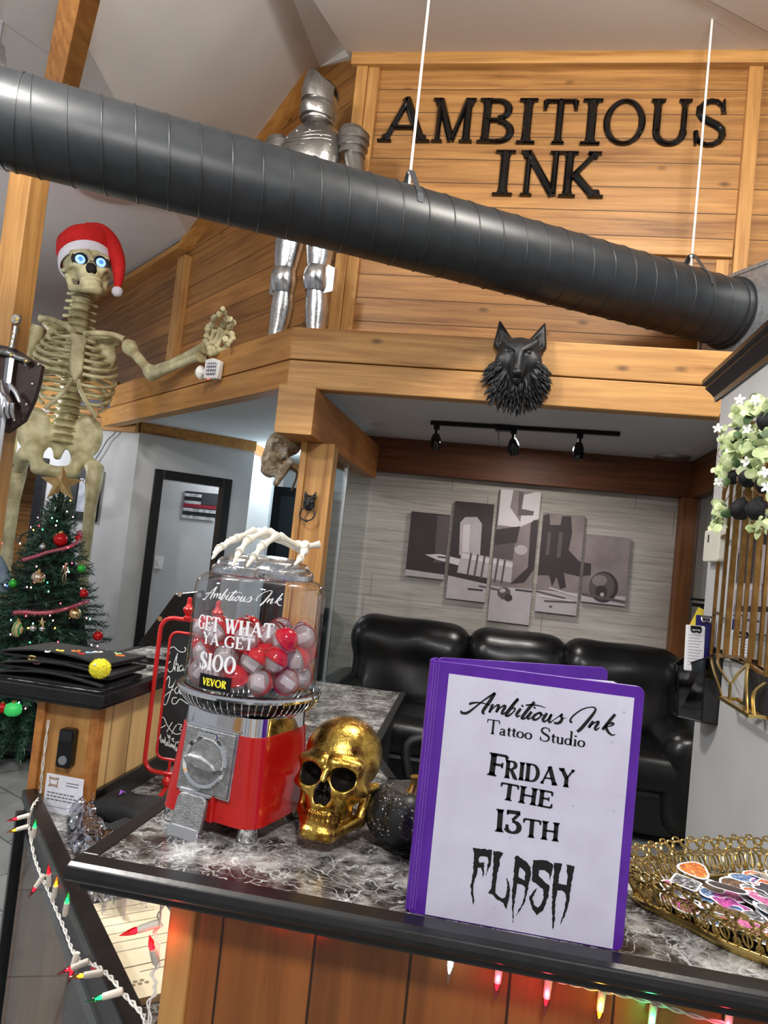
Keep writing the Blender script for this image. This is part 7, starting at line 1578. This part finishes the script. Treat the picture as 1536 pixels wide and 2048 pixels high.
# santa hat
HR = noisy('red felt', srgb(206, 26, 22), srgb(190, 18, 18), 30, .85, bump=.15, bscale=80); HWt = noisy('white plush', srgb(232, 230, 238), srgb(222, 220, 230), 50, .95, bump=.5, bscale=120)
wm = root.matrix_basis @ hm; hc = Matrix.Translation(Vector((-3.19, SY, 0))) @ Matrix.Rotation(R(33), 4, 'Z') @ hm
hat_loc = hc @ Vector((0, .06, .62 * SS)); t_ = thing('santa_hat', 'red santa hat with white brim and pom-pom drooping over the skull of the giant skeleton', 'hat', hat_loc, rot=(R(-8), R(-9), R(38)))
def hring(z, rx, ry, cx=0, cy=0, tilt=0): return [(p.x, p.y, p.z + tilt * p.y) for p in ring((cx, cy, z), rx, ry, 32)]
MB().loft([hring(z, rx, ry, 0, 0, -.18) for z, rx, ry in ((-.035, .172, .205), (-.03, .184, .222), (.0, .188, .226), (.03, .184, .222), (.036, .168, .205))], caps=False).build('brim', HWt, t_, smooth=60)
MB().loft([hring(.02, .178, .214, 0, 0, -.18), hring(.08, .196, .222, 0, 0, -.15), hring(.15, .192, .210, .005, 0, -.1), hring(.205, .160, .175, .02, 0, -.06), hring(.240, .105, .120, .04, 0), hring(.254, .04, .05, .06, 0)]).build('crown', HR, t_, smooth=60)
MB().tube(smooth_path([(.03, -.03, .20), (.105, -.06, .20), (.165, -.10, .12), (.196, -.14, .0), (.200, -.155, -.10), (.192, -.16, -.18), (.182, -.16, -.235)], 6), [.09 - .0019 * i for i in range(37)], 16).build('tail', HR, t_, smooth=60)
b = MB().ell((.180, -.16, -.262), .034, 16, 12); r5 = random.Random(4)
for k in range(500):
    d = Vector((r5.gauss(0, 1), r5.gauss(0, 1), r5.gauss(0, 1))).normalized(); p = Vector((.180, -.16, -.262)) + d * .032; u, w_ = frame_of(d); b.add([p + u * .002, p - u * .001 + w_ * .002, p - u * .001 - w_ * .002, p + d * .008], [(0, 1, 3), (1, 2, 3), (2, 0, 3)])
b.build('pompom', HWt, t_)
# ---------------------------------------------------------------- shield, sword and gauntlet on the post
PY = 3.199
def pp_(px, py): p = at_y(px, py, PY - .02); return p
t_ = thing('shield_plaque', 'dark brown studded shield plaque with a knight sword and silver gauntlet on the cedar post', 'plaque', (-2.44, PY, 1.95))
def LP(px, py, dy=0.0): p = at_y(px, py, PY - .02 + dy); return (p.x + 2.44, p.z - 1.95)
sh_ = [LP(*q) for q in ((-60, 690), (0, 690), (30, 697), (86, 732), (80, 765), (70, 800), (50, 842), (16, 866), (-30, 860), (-75, 800), (-90, 730))]
MB().prism(sh_, -.03, -.001, 'y').build('shield', noisy('dark brown wood', srgb(46, 30, 24), srgb(62, 42, 34), 14, .4), t_, bevel=.004)
for q in ((80, 730), (68, 769), (56, 810), (32, 841)): x, z = LP(*q); MB().ell((x, -.033, z), (.008, .006, .008), 10, 8).build('stud', mat('bright stud', (.9, .85, .7, 1), .2, 1.0) if q[0] == 80 else bpy.data.materials['bright stud'], t_, smooth=180)
SWM = NT('aged silver'); v = SWM.pos(); f = SWM.noise(v, 60, 4, .6); SWM.p(Base_Color=SWM.mix(f, (.12, .11, .10, 1), (.66, .65, .62, 1)), Metallic=1.0, Roughness=.34); SWM.bump(SWM.noise(v, 130, 2), .4, .002); SWM = SWM.m
GSW = mat('sword gold', (.72, .52, .20, 1), .3, 1.0)
def V3(px, py, y): x, z = LP(px, py, y + .02); return Vector((x, y, z))
yS = -.055
pm2 = MB().lathe([(0, -.008), (.022, -.008), (.025, -.004), (.025, .004), (.022, .008), (0, .008)], 24, V3(33, 639, yS), Matrix.Rotation(PI / 2, 3, 'X')).build('pommel', SWM, t_, smooth=40)
c = V3(33, 639, yS - .010); MB().bar(c + Vector((-.014, 0, 0)), c + Vector((.014, 0, 0)), .004, .007).bar(c + Vector((0, 0, -.014)), c + Vector((0, 0, .014)), .004, .007, (0, 1, 0)).build('cross', GSW, pm2)
a, c = V3(32, 652, yS), V3(23, 697, yS); MB().tube([a.lerp(c, i / 10) for i in range(11)], [.0115 + .002 * (i % 2) for i in range(11)], 12).build('grip', SWM, t_, smooth=60)
for q in (.35, .6, .82): MB().ell(a.lerp(c, q) + Vector((0, -.011, 0)), (.005, .004, .006), 8, 6).build('grip_stud', GSW, t_, smooth=180)
b = MB().tube(smooth_path([V3(-26, 712, yS), V3(-12, 704, yS), V3(8, 704, yS), V3(22, 708, yS), V3(38, 716, yS), V3(52, 720, yS), V3(57, 727, yS)], 4), [.012, .013, .014, .014, .014, .014, .014, .014, .016, .017, .018, .018, .017, .016, .014, .014, .014, .014, .013, .013, .013, .014, .015, .016, .012], 10)
for q in ((51, 732), (-22, 722)): b.tube([V3(*q, yS), V3(q[0] - 1, q[1] - 14, yS)], [.004, .012], 8)
b.build('crossguard', SWM, t_, smooth=50)
for q in ((22, 710), (52, 722)): MB().ell(V3(*q, yS - .014), (.010, .006, .010), 10, 8).build('gem', GSW, t_, smooth=180)
a, c = V3(20, 716, yS), V3(-14, 985, yS - .01); d = (c - a).normalized(); u = d.cross(Vector((0, 1, 0))).normalized()
MB().loft([[p - u * w_, p + Vector((0, -.004, 0)), p + u * w_, p + Vector((0, .004, 0))] for p, w_ in ((a, .022), (a.lerp(c, .9), .016), (c, .001))]).build('blade', mat('steel blade', (.55, .56, .58, 1), .22, 1.0), t_)
b = MB(); w0 = V3(4, 800, yS - .03)
b.tube([V3(-4, 765, yS - .03), V3(2, 785, yS - .03), V3(10, 802, yS - .035), V3(8, 815, yS - .035)], [.030, .027, .032, .030], 14)
for k in range(4): a = V3(-2 + 9 * k, 806, yS - .045 - .004 * k); c = V3(-6 + 10 * k, 824, yS - .055); e = V3(0 + 9 * k, 836, yS - .04); b.tube([a, c, e], [.0105, .010, .007], 8)
b.tube([V3(20, 770, yS - .045), V3(32, 785, yS - .05), V3(40, 805, yS - .05)], [.013, .011, .008], 8); b.build('gauntlet', mat('polished gauntlet', (.68, .68, .70, 1), .22, 1.0), t_, smooth=60)
# ---------------------------------------------------------------- christmas tree
TX, TY = -2.80, 4.48; TZ0 = .16
tp_ = at_y(122, 1003, TY); TX = tp_.x
t_ = thing('christmas_tree', 'dark green artificial christmas tree in front of the giant skeleton', 'tree', (TX, TY, 0))
r6 = random.Random(31); TH = tp_.z + .02
def trad(z): return max(.03, .05 + (TH - z) * .43)
NE = NT('green tree needles'); gi = NE.add('NewGeometry'); NE.p(Base_Color=NE.ramp(gi.outputs['Random Per Island'], [(.0, srgb(16, 44, 34)), (.6, srgb(32, 74, 54)), (1.0, srgb(66, 108, 80))]), Roughness=.5); NE = NE.m
b = MB()
nb = 380
for i in range(nb):
    f = (i + .5) / nb; z = TZ0 + (TH - TZ0) * (1 - math.sqrt(1 - f) if False else f ** 1.25); a = i * 2.39996 + r6.uniform(-.2, .2); L = trad(z) * r6.uniform(.88, 1.03)
    d = Vector((math.cos(a), math.sin(a), 0)); base = Vector((0, 0, z)); tip = base + d * L + Vector((0, 0, -.10 * L / .5 + .04))
    if math.sin(a) > .55: continue
    for tw in range(3):
        tp2 = tip + Vector((d.y, -d.x, 0)) * (tw - 1) * L * .22 + Vector((0, 0, r6.uniform(-.02, .03))); st0 = base + d * L * (.0 if tw == 1 else .45) + Vector((0, 0, -.02))
        ax_ = (tp2 - st0); ln_ = ax_.length; ax_.normalize(); u, w_ = frame_of(ax_)
        for k in range(int(ln_ / .0040)):
            q = (k + r6.random()) * .0040; p = st0 + ax_ * q
            if (p - base).length < L * .35: continue
            an = r6.uniform(0, 2 * PI); nd = (ax_ * .75 + (u * math.cos(an) + w_ * math.sin(an))).normalized(); nl = r6.uniform(.030, .050); s_ = nd.cross(ax_).normalized() * .0034
            b.add([p - s_, p + s_, p + nd * nl], [(0, 1, 2)])
b.build('foliage', NE, t_)
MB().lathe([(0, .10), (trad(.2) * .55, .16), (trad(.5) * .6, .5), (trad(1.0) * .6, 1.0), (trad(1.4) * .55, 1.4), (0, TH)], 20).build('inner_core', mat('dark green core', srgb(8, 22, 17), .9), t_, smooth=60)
MB().cyl((0, 0, 0.03), (0, 0, TH), .018, .010, 10).build('trunk', mat('dark trunk', srgb(40, 30, 24), .8), t_)
MB().tube([(0, 0, TH - .06), (0, 0, TH + .04)], .02, 10).build('tree_top_coil', mat('copper coil', (.55, .30, .14, 1), .35, 1.), t_)
for k in range(4): a = k * PI / 2 + .5; MB().tube(smooth_path([(0, 0, .12), (.15 * math.cos(a), .15 * math.sin(a), .10), (.30 * math.cos(a), .30 * math.sin(a), .012)], 5), .009, 8).build('stand_leg', M['black_metal'], t_, smooth=60)
MB().lathe([(0, .05), (.34, .05), (.36, .08), (.34, .19), (.30, .2), (0, .2)], 28).build('tree_skirt', M['black_matte'], t_, smooth=40)
def onT(px, py, k=.98):
    """point on the tree's near surface seen at a pixel"""
    y = TY - .2
    for _ in range(6):
        p = at_y(px, py, y); r = trad(p.z) * k; dx = p.x - TX; y = TY - math.sqrt(max(r * r - dx * dx, .0004))
    return at_y(px, py, y)
# star
sc_ = at_y(123, 968, TY - .03); t_ = thing('tree_star', 'faceted gold star on top of the christmas tree', 'star', sc_, 0, rot=(R(-24), R(-3), R(30)))
b = MB(); o_ = []
for k in range(10): r_ = .135 if k % 2 == 0 else .055; a = PI / 2 + PI * k / 5; o_.append(Vector((r_ * math.cos(a), 0, r_ * math.sin(a))))
b.add(o_ + [Vector((0, -.042, 0)), Vector((0, .042, 0))], [(k, (k + 1) % 10, 10) for k in range(10)] + [((k + 1) % 10, k, 11) for k in range(10)]); b.build('star_body', noisy('brushed star gold', (.78, .56, .26, 1), (.62, .40, .17, 1), 30, .38, .85), t_)
# ornaments
def ball(lab, px, py, r, m, name='bauble', grp=None):
    p = onT(px, py, 1.02); t3 = thing(name, lab, 'ornament', p + Vector((0, 0, -0)), 0, grp)
    MB().ell((0, 0, 0), r, 20, 14).build('ball', m, t3, smooth=180); MB().cyl((0, 0, r * .95), (0, 0, r * 1.25), r * .22, n=10).build('cap', GSW, t3); return t3
OR_ = {'red': mat('red bauble', srgb(200, 24, 30), .16, .3), 'gold': mat('gold bauble', (.80, .60, .30, 1), .22, 1.0), 'green': mat('green bauble', srgb(60, 190, 70), .18, .3), 'silver': mat('silver bauble', (.75, .76, .80, 1), .15, 1.0), 'champ': mat('champagne bauble', (.86, .66, .46, 1), .2, 1.)}
for lab, px, py, r, m in (('large red bauble near the top of the christmas tree', 121, 1079, .044, 'red'), ('champagne gold bauble left of centre on the christmas tree', 77, 1156, .044, 'champ'), ('gold bauble at the right edge of the lower garland', 150, 1228, .038, 'gold'), ('light green bauble at the right edge of the christmas tree', 163, 1137, .026, 'green'), ('green bauble at the left edge of the christmas tree', 26, 1167, .026, 'green'), ('red bauble low on the right side of the tree', 196, 1272, .030, 'red'), ('small red bauble beside the upper garland end', 157, 1076, .022, 'red'),
                      ('silver bauble under the lower garland', 66, 1257, .022, 'silver'), ('second silver bauble beside the gold star ornament', 84, 1258, .018, 'silver'), ('small silver bauble above the upper garland', 86, 1094, .022, 'silver'), ('dark red bauble right of the lower garland', 168, 1187, .026, 'red'), ('red bauble at the left edge below the second bar', 4, 1416, .030, 'red')):
    ball(lab, px, py, r, OR_[m])
p = onT(35, 1257, 1.03); t3 = thing('striped_ornament', 'pear shaped ornament striped gold, white and green on the left of the tree', 'ornament', p)
t2 = NT('striped ornament'); v = t2.pos(); wv = t2.add('TexWave', wave_type='BANDS', bands_direction='X', Scale=14.0, Distortion=1.0); t2.t.links.new(v, wv.inputs[0]); t2.p(Base_Color=t2.ramp(wv.outputs['Fac'], [(.2, srgb(60, 140, 60)), (.5, srgb(230, 226, 210)), (.8, srgb(200, 160, 90))]), Roughness=.25)
MB().lathe([(0, -.055), (.018, -.045), (.030, -.02), (.032, .0), (.024, .025), (.010, .045), (0, .05)], 20).build('glass_body', t2.m, t3, smooth=60); MB().cyl((0, 0, .045), (0, 0, .06), .010, n=10).build('cap', GSW, t3)
p = onT(83, 1245, 1.03); t3 = thing('star_ornament', 'small gold star ornament under the lower garland', 'ornament', p); b = MB(); o_ = []
for k in range(10): r_ = .034 if k % 2 == 0 else .014; a = PI / 2 + PI * k / 5; o_.append((r_ * math.cos(a), 0, r_ * math.sin(a)))
b.add(o_ + [(0, -.010, 0), (0, .01, 0)], [(k, (k + 1) % 10, 10) for k in range(10)] + [((k + 1) % 10, k, 11) for k in range(10)]); b.build('star_body', OR_['gold'], t3)
p = onT(26, 1420, 1.02); t3 = thing('lantern_ornament', 'bright green glowing lantern ornament low on the left of the tree', 'ornament', p)
MB().lathe([(0, -.035), (.030, -.03), (.046, -.015), (.048, .01), (.040, .03), (.02, .04), (0, .04)], 20).build('glass_body', emit('green lantern glow', (.04, .55, .12, 1), .25), t3, smooth=60); MB().cyl((0, 0, .038), (0, 0, .055), .012, n=10).build('cap', GSW, t3)
p = onT(131, 1140, 1.04); t3 = thing('skeleton_ornament', 'little gold skeleton figure hanging on the right of the tree', 'ornament', p); b = MB()
b.ell((0, 0, .036), (.010, .010, .013), 10, 8)
b.build('skull', OR_['champ'], t3, smooth=180); b = MB(); b.tube([(0, 0, .024), (0, 0, -.02)], .0035, 6)
for k in range(4): b.tube([(-.012, 0, .016 - .008 * k), (0, -.006, .014 - .008 * k), (.012, 0, .016 - .008 * k)], .0025, 5)
b.ell((0, 0, -.022), (.011, .006, .007), 8, 6); b.build('ribs', OR_['champ'], t3, smooth=60)
for s_ in (-1, 1): MB().tube([(s_ * .008, 0, -.026), (s_ * .012, -.004, -.052), (s_ * .006, 0, -.078)], [.0045, .003, .0035], 6).build('leg', OR_['champ'], t3, smooth=60); MB().tube([(s_ * .012, 0, .018), (s_ * .022, -.003, -.002), (s_ * .014, -.01, -.016)], .003, 6).build('arm', OR_['champ'], t3, smooth=60)
# tinsel garlands
TNS = NT('pink red tinsel'); gi = TNS.add('NewGeometry'); TNS.p(Base_Color=TNS.ramp(gi.outputs['Random Per Island'], [(0, srgb(150, 24, 44)), (.6, srgb(206, 70, 96)), (1, srgb(240, 180, 196))]), Metallic=.5, Roughness=.3); TNS = TNS.m
for lab, pts in (('upper pink and red tinsel garland across the christmas tree', ((46, 1120), (70, 1113), (98, 1104), (128, 1097), (150, 1088), (161, 1076), (158, 1064))), ('lower pink and red tinsel garland across the christmas tree', ((28, 1225), (50, 1224), (76, 1226), (104, 1224), (134, 1217), (160, 1208), (176, 1203)))):
    P = smooth_path([onT(*q, 1.05) for q in pts], 14); o = P[0].copy(); b = MB(); b.tube([q - o for q in P], .010, 6)
    for k in range(1900):
        q = P[r6.randrange(len(P))] - o; d = Vector((r6.gauss(0, 1), r6.gauss(0, 1), r6.gauss(0, 1))).normalized(); u, w_ = frame_of(d); q = q + Vector((r6.uniform(-.006, .006),) * 3); b.add([q + u * .002, q - u * .002, q + d * r6.uniform(.014, .024)], [(0, 1, 2)])
    g_ = b.build('tinsel_garland', TNS); g_.location = o; tag(g_, lab, 'garland', 'tinsel garlands on the tree')
# tree lights
t_ = thing('tree_lights', 'string of small coloured lights wound round the christmas tree', 'string lights', (TX, TY - .2, TH))
TLp = [(76, 1035, 'pink'), (104, 1036, 'teal'), (114, 1042, 'teal'), (146, 1034, 'pink'), (141, 1001, 'orange'), (134, 1023, 'yellow'), (112, 1051, 'yellow'), (62, 1055, 'pink'), (67, 1060, 'orange'), (85, 1059, 'green'), (78, 1052, 'red'), (51, 1118, 'red'), (83, 1109, 'pink'), (136, 1095, 'red'), (120, 1066, 'yellow'), (73, 1133, 'pink'), (127, 1133, 'pink'), (144, 1126, 'red'), (138, 1144, 'teal'), (54, 1174, 'pink'), (62, 1175, 'yellow'), (97, 1183, 'teal'), (162, 1177, 'pink'), (52, 1232, 'red'), (93, 1225, 'pink'), (100, 1231, 'pink'), (106, 1241, 'pink'), (121, 1207, 'red'), (173, 1236, 'pink'), (180, 1238, 'teal'), (140, 1235, 'yellow'), (33, 1246, 'yellow'), (56, 1256, 'orange'), (66, 1247, 'teal'), (22, 1240, 'teal'), (21, 1269, 'pink'), (58, 1297, 'teal'), (88, 1293, 'red'), (116, 1284, 'red'), (149, 1298, 'teal'), (183, 1290, 'pink'), (195, 1292, 'pink'), (213, 1301, 'teal'), (60, 1285, 'green'), (84, 1247, 'orange'), (4, 1417, 'red'), (38, 1405, 'teal'), (51, 1417, 'pink'), (88, 1428, 'teal'), (10, 1170, 'white'), (14, 1172, 'blue'), (95, 1165, 'green'), (110, 1256, 'orange')]
for px, py, c_ in TLp: add_bulb(t_, onT(px, py, 1.03), (0, 0, 1), c_, .92, False)
b = MB()
for z0_ in (.5, .8, 1.1, 1.35): b.tube([(.9 * trad(z0_ + .02 * k / 4) * math.cos(R(180 + k * 9)), .2 + .9 * trad(z0_ + .02 * k / 4) * math.sin(R(180 + k * 9)), z0_ + .25 * k / 20 - TH) for k in range(21)], .003, 5)
b.build('wire', mat('green wire', srgb(20, 50, 30), .6), t_)
t_ = thing('string_lights', 'dark string of small lights looped across the doorway left of the tree', 'string lights', at_y(30, 1075, 5.45)); b = MB(); P = smooth_path([at_y(*q, 5.45) - t_.location for q in ((-20, 1075), (4, 1086), (14, 1075), (28, 1072), (38, 1083), (44, 1070), (62, 1062), (80, 1056))], 6); b.tube(P, .006, 6); b.build('wire', mat('dark green wire', srgb(26, 40, 32), .6), t_, smooth=60)
for px, py, c_ in ((4, 1086, 'red'), (8, 1074, 'orange'), (28, 1070, 'orange'), (40, 1087, 'white'), (62, 1054, 'pink')): add_bulb(t_, at_y(px, py, 5.44), (0, 0, 1), c_, 1.2, False)
# dark armchair at the left edge with a pale blue cushion
t_ = thing('armchair', 'dark upholstered armchair at the left edge behind the christmas tree', 'chair', (-3.72, 4.12, 0), R(30)); DKF = noisy('dark navy cloth', srgb(16, 18, 26), srgb(24, 26, 34), 30, .85); LEA_ = LEA; LEA = DKF
puff('seat', (0, 0, .34), (.32, .32, .10), .07, parent=t_); puff('backrest', (0, .30, .68), (.34, .09, .40), .08, parent=t_); puff('arm', (-.36, .0, .40), (.09, .34, .22), .08, parent=t_); puff('arm', (.36, .0, .40), (.09, .34, .22), .08, parent=t_)
MB().box(-.34, -.32, .04, .34, .36, .26).build('base', DKF, t_, bevel=.02); LEA = LEA_
p = at_y(4, 1140, 4.30); m = sdf_mesh(lambda X, Y, Z: d_ell(X, Y, Z, (0, 0, 0), (.06, .04, .15)), (-.08, -.06, -.17), (.08, .06, .17), 28); o = m.build('pale_blue_cushion', noisy('pale blue cloth', srgb(150, 168, 184), srgb(128, 146, 166), 20, .8), None, smooth=180); o.location = p + Vector((-.02, .0, -.02)); o.rotation_euler = (0, R(-24), R(25)); tag(o, 'pale blue cushion on the dark armchair at the left edge', 'cushion')
